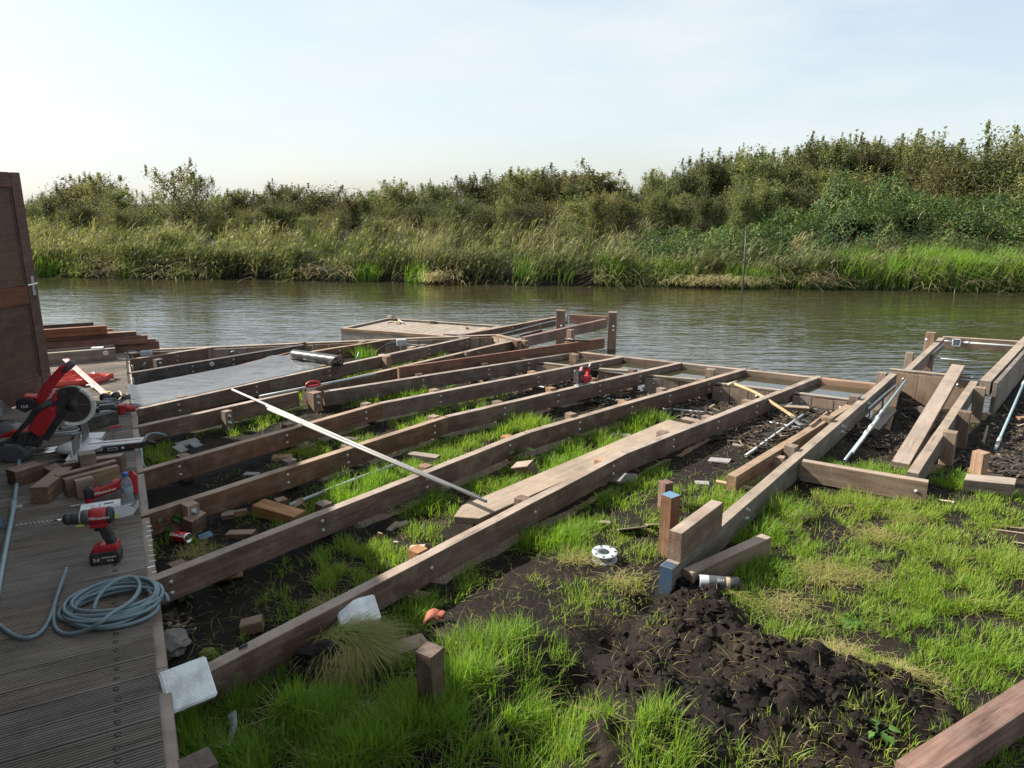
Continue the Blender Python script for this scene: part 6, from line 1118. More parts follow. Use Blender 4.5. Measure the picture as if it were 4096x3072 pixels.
# patches: full-view pixel, radius in metres, density, blade height, tint
GP = [(420, 1570, .26, 1, .17, .35), (520, 1500, .22, 1, .16, .38), (470, 1640, .28, 1, .18, .35), (600, 1640, .25, .9, .17, .4), (660, 1500, .2, .9, .16, .4), (760, 1560, .22, .9, .17, .38), (700, 1640, .25, .9, .17, .4), (840, 1600, .22, 1, .17, .42), (920, 1560, .2, 1, .17, .42), (860, 1490, .17, .9, .16, .4), (800, 1480, .15, .8, .15, .42), (380, 1500, .12, .9, .15, .35), (620, 1420, .16, .9, .14, .4), (560, 1400, .12, .7, .12, .4),
      (1040, 1440, .22, 1.1, .19, .44), (1000, 1500, .18, 1.1, .19, .44), (1130, 1395, .17, 1.0, .17, .45), (1090, 1490, .15, .9, .16, .42), (970, 1420, .14, .9, .16, .42), (1190, 1545, .13, .9, .14, .5), (1250, 1525, .10, .8, .13, .52), (1400, 1590, .15, 1.0, .15, .5), (1360, 1560, .10, .8, .13, .52), (1160, 1640, .13, .9, .15, .45), (1110, 1600, .10, .7, .14, .45), (1230, 1640, .10, .7, .13, .5), (960, 1640, .16, .7, .15, .45),
      (860, 1290, .16, .7, .10, .45), (930, 1260, .16, .6, .10, .48), (780, 1330, .15, .7, .12, .42), (1000, 1230, .12, .4, .08, .6), (700, 1370, .12, .7, .12, .4), (860, 1340, .14, .7, .12, .42),
      (700, 1215, .17, .5, .08, .55), (770, 1180, .15, .55, .09, .52), (660, 1285, .17, .5, .07, .6), (740, 1250, .16, .55, .08, .55), (820, 1200, .16, .55, .08, .55), (900, 1150, .12, .5, .08, .52), (640, 1180, .13, .5, .09, .45), (870, 1060, .2, .55, .10, .45), (920, 1085, .16, .55, .10, .45), (980, 1120, .12, .3, .08, .5), (540, 1090, .14, .4, .08, .5), (360, 1160, .08, .6, .08, .5), (380, 1180, .12, .5, .07, .65), (420, 1195, .12, .3, .06, .7), (500, 1370, .07, .7, .11, .55), (640, 1330, .05, .2, .08, .5),
      (800, 1040, .22, 1.0, .14, .42), (850, 1025, .16, .9, .12, .45), (760, 1060, .18, .8, .11, .45), (700, 1090, .16, .5, .08, .55), (590, 1110, .14, .4, .08, .52), (640, 1040, .12, .4, .07, .55), (600, 1150, .1, .3, .06, .6), (900, 1010, .16, .4, .08, .55),
      (680, 960, .2, .55, .08, .62), (720, 930, .2, .7, .09, .55), (770, 960, .18, .7, .09, .5), (640, 985, .16, .5, .07, .6), (900, 960, .17, .5, .08, .5), (950, 990, .18, .5, .08, .5), (1000, 960, .18, .6, .08, .52), (1130, 910, .20, 1.0, .13, .52), (1090, 925, .16, .8, .11, .52), (1050, 945, .16, .6, .08, .52), (1180, 1000, .2, .8, .11, .45), (1240, 975, .2, .85, .11, .48), (1300, 950, .2, .9, .11, .5), (1360, 910, .20, 1.0, .12, .45), (1400, 900, .16, .9, .12, .45), (1140, 1030, .18, .7, .10, .42), (1090, 1050, .16, .6, .09, .5), (1040, 1040, .14, .5, .08, .55), (1330, 975, .14, .6, .09, .48),
      (560, 895, .2, .8, .10, .45), (520, 915, .17, .7, .09, .5), (600, 880, .18, .6, .09, .45), (640, 850, .16, .6, .09, .42), (330, 965, .1, .8, .10, .42), (345, 985, .12, .7, .08, .6), (420, 930, .12, .4, .06, .65), (480, 905, .15, .6, .09, .45), (440, 870, .2, .6, .08, .4), (380, 890, .2, .5, .08, .4), (360, 830, .15, .5, .08, .42), (420, 810, .2, .4, .08, .42),
      (830, 845, .22, 1.0, .14, .50), (880, 845, .22, 1.0, .14, .48), (780, 855, .2, .9, .13, .5), (730, 850, .2, .9, .12, .5), (940, 870, .2, .9, .10, .48), (1000, 870, .22, .9, .11, .45), (1060, 855, .18, .8, .10, .48), (900, 905, .18, .8, .09, .5), (960, 830, .16, .5, .08, .5), (850, 800, .2, .7, .11, .5), (770, 800, .22, .8, .13, .5), (720, 800, .2, .8, .13, .52), (800, 750, .12, 1.0, .30, .35), (790, 765, .10, .8, .24, .35), (930, 770, .2, .7, .13, .48), (870, 790, .2, .7, .12, .5), (700, 770, .15, .5, .1, .45),
      (1180, 1165, .15, 1.0, .12, .42), (1220, 1150, .13, .9, .11, .42), (1140, 1150, .12, .7, .1, .45), (1280, 1130, .13, .5, .08, .5), (1250, 1190, .12, .4, .07, .6), (1330, 1075, .14, .5, .08, .5), (1250, 1075, .13, .6, .09, .45), (1440, 1060, .10, .5, .08, .5), (1420, 1020, .1, .6, .09, .45), (1400, 1000, .1, .6, .1, .42), (1370, 1040, .12, .5, .08, .5), (1330, 1130, .15, .4, .07, .55), (1390, 1120, .13, .4, .07, .55),
      (1560, 1075, .18, 1.1, .12, .58), (1610, 1045, .16, 1.1, .11, .58), (1520, 1100, .13, 1.0, .12, .58), (1500, 1060, .13, .9, .11, .58), (1650, 1010, .13, .9, .1, .55), (1460, 1110, .11, .7, .1, .55), (1570, 1130, .1, .8, .11, .5), (1370, 1180, .12, .4, .07, .6), (1480, 1140, .10, .7, .1, .55),
      (1640, 1140, .18, 1.0, .14, .42), (1680, 1100, .18, 1.1, .13, .45), (1740, 1090, .18, 1.0, .11, .58), (1800, 1085, .2, 1.0, .10, .6), (1870, 1080, .2, 1.0, .10, .6), (1940, 1090, .18, .9, .09, .6), (2010, 1095, .18, .9, .09, .58), (2080, 1110, .18, .9, .09, .55), (2150, 1110, .18, .8, .08, .55), (1690, 1160, .17, .9, .11, .5), (1760, 1140, .17, .9, .09, .6), (1830, 1135, .17, .9, .08, .6), (1760, 1185, .17, 1.0, .11, .5), (1830, 1195, .16, .9, .10, .48), (1900, 1150, .18, .8, .07, .6), (1980, 1150, .18, .8, .08, .58), (2060, 1160, .18, .7, .07, .6), (2130, 1170, .18, .9, .09, .58),
      (1620, 1220, .15, .9, .11, .42), (1680, 1230, .13, .9, .11, .42), (1620, 1290, .12, .7, .09, .5), (1700, 1290, .14, .5, .07, .6), (1780, 1240, .15, .5, .06, .7), (1860, 1240, .15, .5, .06, .65), (1940, 1210, .16, .7, .08, .55), (2020, 1210, .17, 1.0, .10, .58), (2100, 1210, .17, 1.0, .11, .58), (2170, 1210, .17, 1.0, .11, .58), (2000, 1270, .17, .9, .09, .48), (2080, 1280, .18, 1.0, .11, .52), (2160, 1290, .18, 1.0, .12, .55), (1920, 1290, .16, .8, .08, .5), (1840, 1310, .16, .6, .07, .58), (1760, 1340, .14, .5, .07, .6), (1700, 1360, .14, .5, .08, .5), (1960, 1350, .17, .8, .08, .45), (2040, 1360, .18, .8, .09, .45), (2130, 1380, .18, .8, .08, .48), (1880, 1380, .15, .6, .07, .5), (1800, 1400, .13, .4, .06, .6), (2000, 1420, .17, .7, .07, .5), (2080, 1440, .17, .7, .07, .5), (2170, 1440, .17, .8, .08, .45), (1920, 1450, .14, .5, .06, .6), (2120, 1500, .16, .7, .08, .45), (2050, 1500, .13, .5, .07, .5), (1990, 1540, .11, .5, .07, .5), (1900, 1560, .12, .4, .07, .6), (1820, 1580, .12, .35, .06, .7), (2150, 1620, .16, .8, .09, .35), (2190, 1560, .12, .7, .08, .4), (1700, 1620, .14, .3, .07, .6), (1580, 1640, .1, .35, .08, .55), (1620, 1590, .06, .6, .1, .6),
      (1780, 1010, .2, .9, .10, .42), (1840, 1020, .18, .9, .10, .42), (1900, 1015, .18, .9, .09, .45), (2040, 1020, .2, 1.0, .11, .45), (2090, 1040, .18, .9, .09, .45), (1990, 1010, .1, .7, .09, .5), (2180, 1070, .15, .7, .08, .5), (2120, 1075, .15, .8, .08, .5),
      (1300, 1290, .1, .22, .06, .6), (1260, 1270, .09, .3, .07, .6), (1240, 1310, .1, .3, .08, .55), (1330, 1310, .08, .3, .07, .6), (1350, 1250, .1, .3, .06, .65), (1480, 1250, .1, .3, .06, .7), (1420, 1340, .05, .4, .07, .6), (1500, 1300, .04, .4, .06, .6), (1130, 1260, .12, .14, .06, .6)]
beams_xy = []
for o_ in list(col.objects):
    if o_.type == 'MESH' and o_.name.split('.')[0] in ('joist', 'long_beam', 'inner_beam', 'front_beam', 'side_beam', 'timber', 'edge_beam'):
        m4 = WM[o_.name]; xs = [v.co.x for v in o_.data.vertices]; a = m4 @ Vector((min(xs), 0, 0)); b = m4 @ Vector((max(xs), 0, 0)); beams_xy.append((a.x, a.y, b.x, b.y, .045))
for o_ in list(col.objects):
    if o_.name.split('.')[0] == 'wood_plank': m4 = WM[o_.name]; xs = [v.co.x for v in o_.data.vertices]; ys = [v.co.y for v in o_.data.vertices]; yc = (min(ys) + max(ys)) / 2; a = m4 @ Vector((min(xs), yc, 0)); b = m4 @ Vector((max(xs), yc, 0)); beams_xy.append((a.x, a.y, b.x, b.y, (max(ys) - min(ys)) / 2))
def clear(x, y):
    ok = np.ones(len(x), bool)
    for (x0, y0, x1, y1, r) in beams_xy:
        dx, dy = x1 - x0, y1 - y0; L2 = dx * dx + dy * dy
        if L2 < 1e-6: continue
        t_ = np.clip(((x - x0) * dx + (y - y0) * dy) / L2, 0, 1); ok &= np.hypot(x - x0 - t_ * dx, y - y0 - t_ * dy) > r
    s = (x - DK0.x) * DKN.x + (y - DK0.y) * DKN.y; ok &= s < -0.03
    return ok & (land_dist(x, y) > 0.06)
sets = []
def bunch(cx, cy, r, dens, hh, tt, per=6200, wdb=.0034):
    n = int(math.pi * (1.35 * r) ** 2 * per * dens)
    if n < 3: return
    rad = r * 1.35 * np.sqrt(rng.random(n)); an = rng.random(n) * 2 * np.pi; x = cx + rad * np.cos(an); y = cy + rad * np.sin(an)
    cl = fbm(x, y, .11, 3) + .5; keep = rng.random(n) < np.clip(1.25 - (rad / (1.35 * r)) ** 2, 0, 1) * np.clip((cl - .37) * 5.0, 0.03, 1); keep &= clear(x, y); x, y, cl = x[keep], y[keep], cl[keep]; n = len(x)
    if n == 0: return
    edge = np.hypot(x - cx, y - cy) / (1.35 * r)
    h = hh * (0.45 + .75 * cl) * rng.uniform(.55, 1.25, n) * (1.08 - .35 * edge); lean = np.abs(rng.normal(.45, .35, n)); out = np.arctan2(x - cx, y - cy); az = np.where(rng.random(n) < .55, out + rng.normal(0, .7, n), rng.random(n) * 2 * np.pi)
    dead = rng.random(n) < (.05 + .5 * max(0, tt - .5)); tint = np.clip(rng.normal(tt, .10, n), 0, .8); tint = np.where(dead, rng.uniform(.8, 1.0, n), tint); lean = np.where(dead, lean + .9, lean); h = np.where(dead, h * .9, h)
    base = np.stack([x, y, ground_z(x, y) - .012], -1); sets.append(blade_arrays(base, az, h, wdb * rng.uniform(.7, 1.4, n), lean, tint))
for (fx_, fy_, r_, de, hh, tt) in GP:
    bay = fx_ < 1420 and fy_ < 1300; lawn = fx_ > 1640 and fy_ > 1070
    if bay: de = min(1.2, de * 1.5); hh *= 1.22; r_ *= 1.12
    if lawn: de *= .9; tt += .02; hh *= random.choice((.75, .95, 1.1, 1.3))
    p = FV(fx_, fy_, .25); z_ = gz(p.x, p.y); p = FV(fx_, fy_, z_ + hh * .35); dist = p.length; bunch(p.x, p.y, r_, de, hh, tt, per=11500 if dist < 4 else (9000 if dist < 6 else 7000), wdb=.0030 + .00028 * max(0, dist - 3))
# thin scatter of single tufts and flat dead straw over all bare soil
n = 9000; x = rng.uniform(-2.2, 6.5, n); y = rng.uniform(1.7, 8.8, n); k = clear(x, y) & (fbm(x, y, .5, 3) > .02); x, y = x[k], y[k]; n = len(x)
sets.append(blade_arrays(np.stack([x, y, ground_z(x, y) - .004], -1), rng.random(n) * 6.28, rng.uniform(.02, .06, n), .003 * np.ones(n), np.abs(rng.normal(.6, .4, n)), rng.uniform(.3, .75, n)))
n = 15000; x = rng.uniform(-2.2, 6.5, n); y = rng.uniform(1.7, 8.8, n); k = clear(x, y); x, y = x[k], y[k]; n = len(x)
sets.append(blade_arrays(np.stack([x, y, ground_z(x, y) + .002], -1), rng.random(n) * 6.28, rng.uniform(.02, .05, n), .0022 * np.ones(n), rng.uniform(1.4, 2.6, n), rng.uniform(.78, 1.0, n)))
for (fx_, fy_, r_) in ((1900, 1160, .16), (1780, 1240, .17), (1860, 1245, .15), (1690, 1310, .14), (1480, 1250, .12), (1560, 1130, .1), (1960, 1120, .12), (1350, 1260, .12), (1250, 1210, .12), (1820, 1420, .12), (640, 960, .15), (560, 960, .16), (420, 1190, .12), (1960, 1480, .12), (700, 1290, .1), (1600, 1300, .1)):
    p = FV(fx_, fy_, .25); n = int(5200 * r_ * r_ * 3); x = p.x + rng.normal(0, r_ * .5, n); y = p.y + rng.normal(0, r_ * .4, n); k = clear(x, y); x, y = x[k], y[k]; n = len(x)
    sets.append(blade_arrays(np.stack([x, y, ground_z(x, y) + rng.uniform(0, .012, n)], -1), rng.random(n) * 6.28, rng.uniform(.025, .06, n), .003 * np.ones(n), rng.uniform(1.3, 2.4, n), rng.uniform(.74, 1.0, n), droop=.42))
# verge behind and beside the camera so the plot carries on
n = 30000; x = rng.uniform(-1.0, 9.5, n); y = rng.uniform(-3.0, 2.0, n); k = clear(x, y); x, y = x[k], y[k]; n = len(x)
sets.append(blade_arrays(np.stack([x, y, ground_z(x, y) - .004], -1), rng.random(n) * 6.28, rng.uniform(.06, .14, n), .004 * np.ones(n), np.abs(rng.normal(.5, .3, n)), np.clip(rng.normal(.45, .12, n), 0, 1)))
grass_o = blade_obj('grass', sets, 'grass', kind='stuff', label='short and tufted green grass growing over black soil', cat='grass')
# reed chaff and bark washed up behind the plank walls
CH = []
def chips_in(quad, n, hz=.0):
    q = [np.array((p.x, p.y)) for p in quad]; u_, v_ = rng.random(n), rng.random(n); xy = ((q[0][None] * (1 - u_)[:, None] + q[1][None] * u_[:, None]) * (1 - v_)[:, None] + (q[3][None] * (1 - u_)[:, None] + q[2][None] * u_[:, None]) * v_[:, None]); k = clear(xy[:, 0], xy[:, 1]); CH.append(xy[k])
chips_in([K6(-200, 700, .25), K6(900, 860, .25), K6(1500, 640, .25), K6(-100, 470, .25)], 5200); chips_in([K6(500, 900, .25), K6(1300, 1130, .25), K6(2000, 740, .25), K6(1500, 640, .25)], 4200); chips_in([K5(900, 760, .25), K5(1700, 850, .25), K5(2212, 700, .25), K5(1500, 580, .25)], 3000)
chips_in([K7(420, 1250, .1), K7(950, 1300, .1), K7(1300, 850, .1), K7(700, 800, .1)], 3500); chips_in([K7(1400, 1450, .1), K7(1990, 1500, .15), K7(2100, 700, .1), K7(1720, 900, .1)], 5000); chips_in([K3(1400, 350, .22), K3(1600, 350, .22), K3(1560, 480, .22), K3(1420, 520, .22)], 500)
xy = np.concatenate(CH); n = len(xy); L_ = rng.gamma(2.2, .022, n) + .012; az = rng.random(n) * np.pi; wd = np.clip(L_ * rng.uniform(.05, .22, n), .003, .02); tz = ground_z(xy[:, 0], xy[:, 1]) + rng.uniform(0, .022, n); tilt = rng.normal(0, .25, n)
dx, dy = np.sin(az) * L_ / 2, np.cos(az) * L_ / 2; px_, py_ = np.cos(az) * wd / 2, -np.sin(az) * wd / 2; dz = np.sin(tilt) * L_ / 2; V = np.zeros((n, 8, 3)); th = wd * .4
for j, (s, q_, zz) in enumerate(((-1, -1, 0), (1, -1, 0), (1, 1, 0), (-1, 1, 0), (-1, -1, 1), (1, -1, 1), (1, 1, 1), (-1, 1, 1))): V[:, j, 0] = xy[:, 0] + s * dx + q_ * px_; V[:, j, 1] = xy[:, 1] + s * dy + q_ * py_; V[:, j, 2] = tz + s * dz + zz * th
tr = np.array([(4, 5, 6), (4, 6, 7), (0, 1, 5), (0, 5, 4), (1, 2, 6), (1, 6, 5), (2, 3, 7), (2, 7, 6), (3, 0, 4), (3, 4, 7)]); F = (np.arange(n)[:, None, None] * 8 + tr[None]).reshape(-1, 3)
tint = np.clip(rng.beta(1.6, 3.2, n) * 1.15 + (rng.random(n) < .05) * .4, 0, 1); link('washed_debris', np_mesh(V.reshape(-1, 3), F, {'tint': np.repeat(tint, 8)}), M['chip'], kind='stuff', label='dark washed up reed chaff and bark between the joists', cat='debris')
# clods of dug peat
HULL = []
for k in range(14):
    bmc = bmesh.new(); pts_ = rng.normal(0, 1, (13, 3)); pts_ /= np.linalg.norm(pts_, axis=1)[:, None]; pts_ *= rng.uniform(.6, 1.1, (13, 1))
    for p in pts_: bmc.verts.new(p)
    r_ = bmesh.ops.convex_hull(bmc, input=list(bmc.verts)); bmesh.ops.delete(bmc, geom=[v for v in bmc.verts if not v.link_faces], context='VERTS'); bmesh.ops.triangulate(bmc, faces=list(bmc.faces)); bmc.verts.index_update()
    HULL.append((np.array([v.co[:] for v in bmc.verts]), np.array([[v.index for v in f.verts] for f in bmc.faces]))); bmc.free()
CV, CF, o_ = [], [], 0
def clod(x, y, s, sink=.35):
    global o_
    iv, it = HULL[int(rng.integers(0, 14))]; sh = rng.uniform(.55, 1.35, 3); sh[2] *= .62; v = iv * sh * s; a = rng.uniform(0, 6.28); c, s_ = math.cos(a), math.sin(a); v = np.stack([v[:, 0] * c - v[:, 1] * s_, v[:, 0] * s_ + v[:, 1] * c, v[:, 2]], -1)
    CV.append(v + np.array([x, y, gz(x, y) + s * sh[2] * (1 - 2 * sink) * .8])); CF.append(it + o_); o_ += len(iv)
for (fx_, fy_, r_, h_) in MOUNDS[:14]:
    p = FV(fx_, fy_, .28)
    for _ in range(190): an = rng.random() * 6.28; rd = r_ * 1.15 * math.sqrt(rng.random()); clod(p.x + rd * math.cos(an), p.y + rd * math.sin(an), float(np.clip(rng.gamma(1.1, .0075), .003, .036)))
for (fx_, fy_, r_, h_) in MOUNDS[14:]:
    p = FV(fx_, fy_, .25)
    for _ in range(24): an = rng.random() * 6.28; rd = r_ * 1.1 * math.sqrt(rng.random()); clod(p.x + rd * math.cos(an), p.y + rd * math.sin(an), float(np.clip(rng.gamma(1.3, .0075), .004, .03)))
for (fx_, fy_, s) in ((1480, 1320, .05), (1540, 1335, .055), (1460, 1395, .06), (1660, 1420, .05), (1900, 1512, .05), (1820, 1530, .05), (1700, 1490, .055), (1540, 1590, .06), (640, 1565, .05), (1060, 1645, .05), (760, 1165, .05), (820, 1215, .05), (720, 1285, .05), (1260, 1170, .05)):
    p = FV(fx_, fy_, .28)
    for _ in range(4): clod(p.x + rng.normal(0, .03), p.y + rng.normal(0, .03), s * rng.uniform(.3, .75))
x = rng.uniform(-2, 5.5, 900); y = rng.uniform(1.8, 7, 900); k = clear(x, y)
for a, b in zip(x[k], y[k]): clod(a, b, float(np.clip(rng.gamma(1.5, .006), .003, .02)))
link('peat_clods', np_mesh(np.concatenate(CV), np.concatenate(CF), smooth=False), M['clod'], kind='stuff', label='crumbly clods of black dug peat', cat='soil')
# upturned turf
g = D3(1230, 460, .30); t_ = thing('upturned_turf', 'upturned turf with drooping dry grass on black roots by the square post', 'turf', g - Vector((0, 0, .06)))
bmc = bmesh.new(); bmesh.ops.create_icosphere(bmc, subdivisions=4, radius=1)
for v in bmc.verts: k = 1 + .7 * float(fbm(v.co.x * 2 + 3, v.co.y * 2 + v.co.z * 3, 1.0, 4)); v.co = Vector((v.co.x * .15 * k, v.co.y * .10 * k, v.co.z * .10 * k))
link('soil_lump', bm_mesh(bmc), M['clod'], t_, Matrix.Translation(g + Vector((-.06, -.10, -.02))))
n = 2600; a_ = rng.random(n) * 6.28; rd = np.sqrt(rng.random(n)); x = g.x + .13 * rd * np.cos(a_); y = g.y + .09 * rd * np.sin(a_); z_ = g.z + .05 * (1 - rd) + .0
S1 = blade_arrays(np.stack([x, y, z_], -1), rng.normal(R(110), .7, n), rng.uniform(.07, .16, n), .0032 * np.ones(n), rng.uniform(.9, 1.9, n), np.where(rng.random(n) < .7, rng.uniform(.75, 1, n), rng.uniform(.45, .65, n)), droop=.55)
n = 900; x = g.x + .02 + rng.normal(0, .05, n); y = g.y - .08 + rng.normal(0, .015, n); S2 = blade_arrays(np.stack([x, y, g.z + rng.uniform(-.02, .05, n)], -1), rng.normal(R(165), .5, n), rng.uniform(.08, .16, n), .003 * np.ones(n), rng.uniform(.8, 1.5, n), rng.uniform(.8, 1.0, n), droop=1.0)
vs = np.concatenate([S1[0], S2[0]]); link('dry_grass', np_mesh(vs, np.concatenate([S1[1], S2[1] + len(S1[0])]), {'tint': np.concatenate([S1[2], S2[2]])}), M['grass'], t_)
# broad-leaved weeds
def leaf_plant(name, label, g, n, size, hgt, spread, tint=.4):
    t_ = thing(name, label, 'plant', g)
    for k in range(n):
        az = rng.random() * 6.28; ht = hgt * rng.uniform(.4, 1); tip = g + Vector((math.sin(az), math.cos(az), 0)) * spread * rng.uniform(.35, 1) + Vector((0, 0, ht)); s = size * rng.uniform(.6, 1.1); d = Vector((math.sin(az), math.cos(az), rng.uniform(-.5, .1))).normalized(); sd_ = d.cross(Vector((0, 0, 1))).normalized()
        vs = []; fs = []
        prof = [(0, .05), (.2, .32), (.45, .40), (.7, .28), (.9, .10), (1.0, 0.0)]
        for i, (t2, w2) in enumerate(prof):
            c = tip + d * s * t2 - Vector((0, 0, .3 * s * t2 * t2)); vs += [c + sd_ * s * w2 + Vector((0, 0, .10 * s * w2 * 2)), c, c - sd_ * s * w2 + Vector((0, 0, .10 * s * w2 * 2))]
        for i in range(5): b0_ = i * 3; fs += [(b0_, b0_ + 3, b0_ + 4), (b0_, b0_ + 4, b0_ + 1), (b0_ + 1, b0_ + 4, b0_ + 5), (b0_ + 1, b0_ + 5, b0_ + 2)]
        link('leaf', np_mesh(np.array([v[:] for v in vs]), np.array(fs), {'tint': np.full(len(vs), np.clip(tint + rng.normal(0, .2), 0, 1))}, True), M['weed'], t_); link('stem', tube_mesh([g, g.lerp(tip, .5) + Vector((0, 0, .01)), tip], .0025, 5), M['weed'], t_)
leaf_plant('nettle_plant', 'leafy dark green weed growing against the deck edge by the drinks can', G(K2, 1800, 1080), 16, .055, .17, .10, .25)
leaf_plant('nettle_plant', 'second leafy weed beside the joist near the deck edge', G(K2, 1960, 960), 10, .045, .14, .08, .3)
leaf_plant('burdock_plant', 'broad burdock leaves growing under the second joist', G(D2, 1260, 235), 7, .10, .13, .08, .75)
leaf_plant('weed_plant', 'bright broad leaf sprouting below the saw table beside the deck', G(K1, 1660, 1560), 6, .09, .09, .06, .8)
leaf_plant('seedling', 'tiny seedling on the black mud near the deck edge', G(D1, 330, 880), 4, .025, .03, .02, .6)
leaf_plant('weed_plant', 'small rosette weed on the sparse lawn near the spoil heap', G(D5, 715, 830), 10, .06, .03, .04, .35)
leaf_plant('weed_plant', 'small broad leaved weed at the near edge of the spoil heap', G(D5, 870, 1490), 7, .05, .04, .04, .5)
g = G(K3, 1790, 700); bmc = bmesh.new(); bmesh.ops.create_icosphere(bmc, subdivisions=3, radius=1)
for v in bmc.verts: k = 1 + .5 * float(fbm(v.co.x * 4 + 3, v.co.y * 4 + v.co.z * 5, 1.0, 3)); v.co = Vector((v.co.x * .04 * k, v.co.y * .035 * k, v.co.z * .03 * k))
M['moss'] = grime('moss', (0.10, 0.12, 0.02), .95, 0, .5, (.03, .04, .01), 60); link('moss_cushion', bm_mesh(bmc), M['moss'], mtx=Matrix.Translation(g + Vector((0, 0, .01))), label='small cushion of yellow green moss against the outermost joist end', cat='moss')
# ================================================================== FAR BANK VEGETATION
def uv_of(px, D):
    """bank coordinates of pixel column px at depth D (metres from the camera along y)"""
    x = (px - 2048) / FPX * (D * math.cos(PITCH) + 0.4) ; p = Vector((x, D, 0)) - SH0; return p.dot(SU), p.dot(SVv)
def top_z(py, D): return CZ + D * math.tan(math.atan((1536 - py) / FPX) - PITCH)
# reeds: stalk, arching leaves all blown to the right, some with plumes
def reeds(u, v, h, tintc, plume=.35, leaves=6, lw=.026, wind=.5):
    n = len(u); bx = SH0.x + SU.x * u + SVv.x * v; by = SH0.y + SU.y * u + SVv.y * v; bz = bank_z(u, v) - .05; S = []
    az0 = R(98) + rng.normal(0, .55, n); ln = np.abs(rng.normal(wind * .45, .15, n)); S.append(blade_arrays(np.stack([bx, by, bz], -1), az0, h, .011 * np.ones(n), ln, np.clip(tintc + .12, 0, 1), droop=.15))
    for k in range(leaves):
        t_ = rng.uniform(.12, .97, n); off = ln * h * t_ ** 1.8; b = np.stack([bx + np.sin(az0) * off, by + np.cos(az0) * off, bz + h * (t_ - .15 * ln * t_ * t_)], -1); side = np.where(rng.random(n) < .72, R(98), R(-82)) + rng.normal(0, .7, n)
        S.append(blade_arrays(b, side, rng.uniform(.22, .50, n) * (.7 + .3 * h), lw * rng.uniform(.6, 1.2, n), rng.uniform(.5, 1.5, n), np.clip(tintc + rng.normal(0, .12, n), 0, 1), droop=.45))
    k = np.where(rng.random(n) < plume)[0]; m_ = len(k)
    if m_:
        for j in range(4):
            b = np.stack([bx[k] + np.sin(az0[k]) * ln[k] * h[k] * .97, by[k] + np.cos(az0[k]) * ln[k] * h[k] * .97, bz[k] + h[k] * (.95 - .15 * ln[k])], -1); S.append(blade_arrays(b, R(98) + rng.normal(0, .5, m_), rng.uniform(.09, .18, m_), .020 * np.ones(m_), rng.uniform(.4, 1.3, m_), rng.uniform(.66, .9, m_), droop=.4))
    return S
S = []
# the bed grows in clumps of very different height and colour; the front ones lean out over the water
nc = 520; cu_ = rng.uniform(-31, 27, nc); cv_ = np.where(np.arange(nc) < 170, rng.uniform(.25, .8, nc), rng.uniform(.9, 6.0, nc)) + shore_off(cu_)
ch_ = np.interp(cu_, [-31, -18, -9, -2, 2, 6, 9, 14, 27], [.95, .98, 1.02, 1.0, .92, .72, .6, .62, .66]) * np.clip(rng.normal(1.0, .20, nc), .5, 1.5) * (.88 + .12 * sstep(0, 3, cv_)); ct_ = np.clip(.36 + .5 * fbm(cu_, cv_, 2.2, 3) + rng.normal(0, .17, nc), .0, .85); crd = rng.uniform(.28, .85, nc)
per = (26 + 85 * crd ** 1.3 * rng.uniform(.6, 1.2, nc)).astype(int); ci = np.repeat(np.arange(nc), per); n = len(ci); an = rng.random(n) * 6.28; rd = np.sqrt(rng.random(n)); u = cu_[ci] + crd[ci] * rd * np.cos(an); v = cv_[ci] + crd[ci] * rd * np.sin(an) * .8; k = v > shore_off(u) - .25; ci, u, v, rd = ci[k], u[k], v[k], rd[k]
S += reeds(u, v, ch_[ci] * rng.uniform(.78, 1.05, len(u)) * (1.12 - .66 * rd ** 2), np.clip(ct_[ci] + rng.normal(0, .06, len(u)), 0, 1), .16, 4, .022, .7)
# bed behind, fuller and lower so the ground never shows
n = 3200; u = rng.uniform(-32, 28, n); v = rng.uniform(3.0, 13, n); S += reeds(u, v, rng.uniform(.25, .62, n) * (1 + .8 * fbm(u, v, 1.2, 3)) * np.interp(u, [-32, 0, 6, 28], [.95, .95, .7, .7]), np.clip(.36 + .6 * fbm(u, v, 1.6, 3) + rng.normal(0, .08, n), 0, 1), .16, 3, .03)
reed_o = blade_obj('reed_bed', S, 'reed', kind='stuff', label='olive green reed bed along the far bank with buff plumes', cat='reeds')
# broken straw hanging over the water's edge
n = 4200; u = rng.uniform(-30, 27, n); k = (fbm(u, u * 0, 1.1, 3) > .0); u = u[k]; n = len(u); v = shore_off(u) + rng.uniform(-.12, .4, n); b = np.stack([SH0.x + SU.x * u + SVv.x * v, SH0.y + SU.y * u + SVv.y * v, bank_z(u, v) + rng.uniform(.0, .4, n)], -1)
Sd = [blade_arrays(b, R(188) + rng.normal(0, .9, n), rng.uniform(.25, .7, n), .014 * np.ones(n), rng.uniform(.9, 2.0, n), rng.uniform(.6, 1.0, n), droop=.65)]
for (px, py, r_, m_) in ((3640, 1090, .5, 420), (2850, 1115, 1.3, 420), (1720, 1120, .3, 160), (3250, 1120, .6, 220)):
    D = 19.3 if px > 2500 else 20.3; u0, v0 = uv_of(px, D); uu_ = u0 + rng.normal(0, r_ * .5, m_); vv_ = v0 + rng.uniform(-.1, .35, m_); bb = np.stack([SH0.x + SU.x * uu_ + SVv.x * vv_, SH0.y + SU.y * uu_ + SVv.y * vv_, np.maximum(.03, bank_z(uu_, vv_)) + rng.uniform(.0, .22, m_)], -1); Sd.append(blade_arrays(bb, R(150) + rng.normal(0, .7, m_), rng.uniform(.2, .5, m_), .014 * np.ones(m_), rng.uniform(1.0, 2.2, m_), rng.uniform(.78, 1.0, m_), droop=.55))
blade_obj('dead_reed_straw', Sd, 'reed', kind='stuff', label='bleached broken reed straw hanging over the waterline', cat='straw')
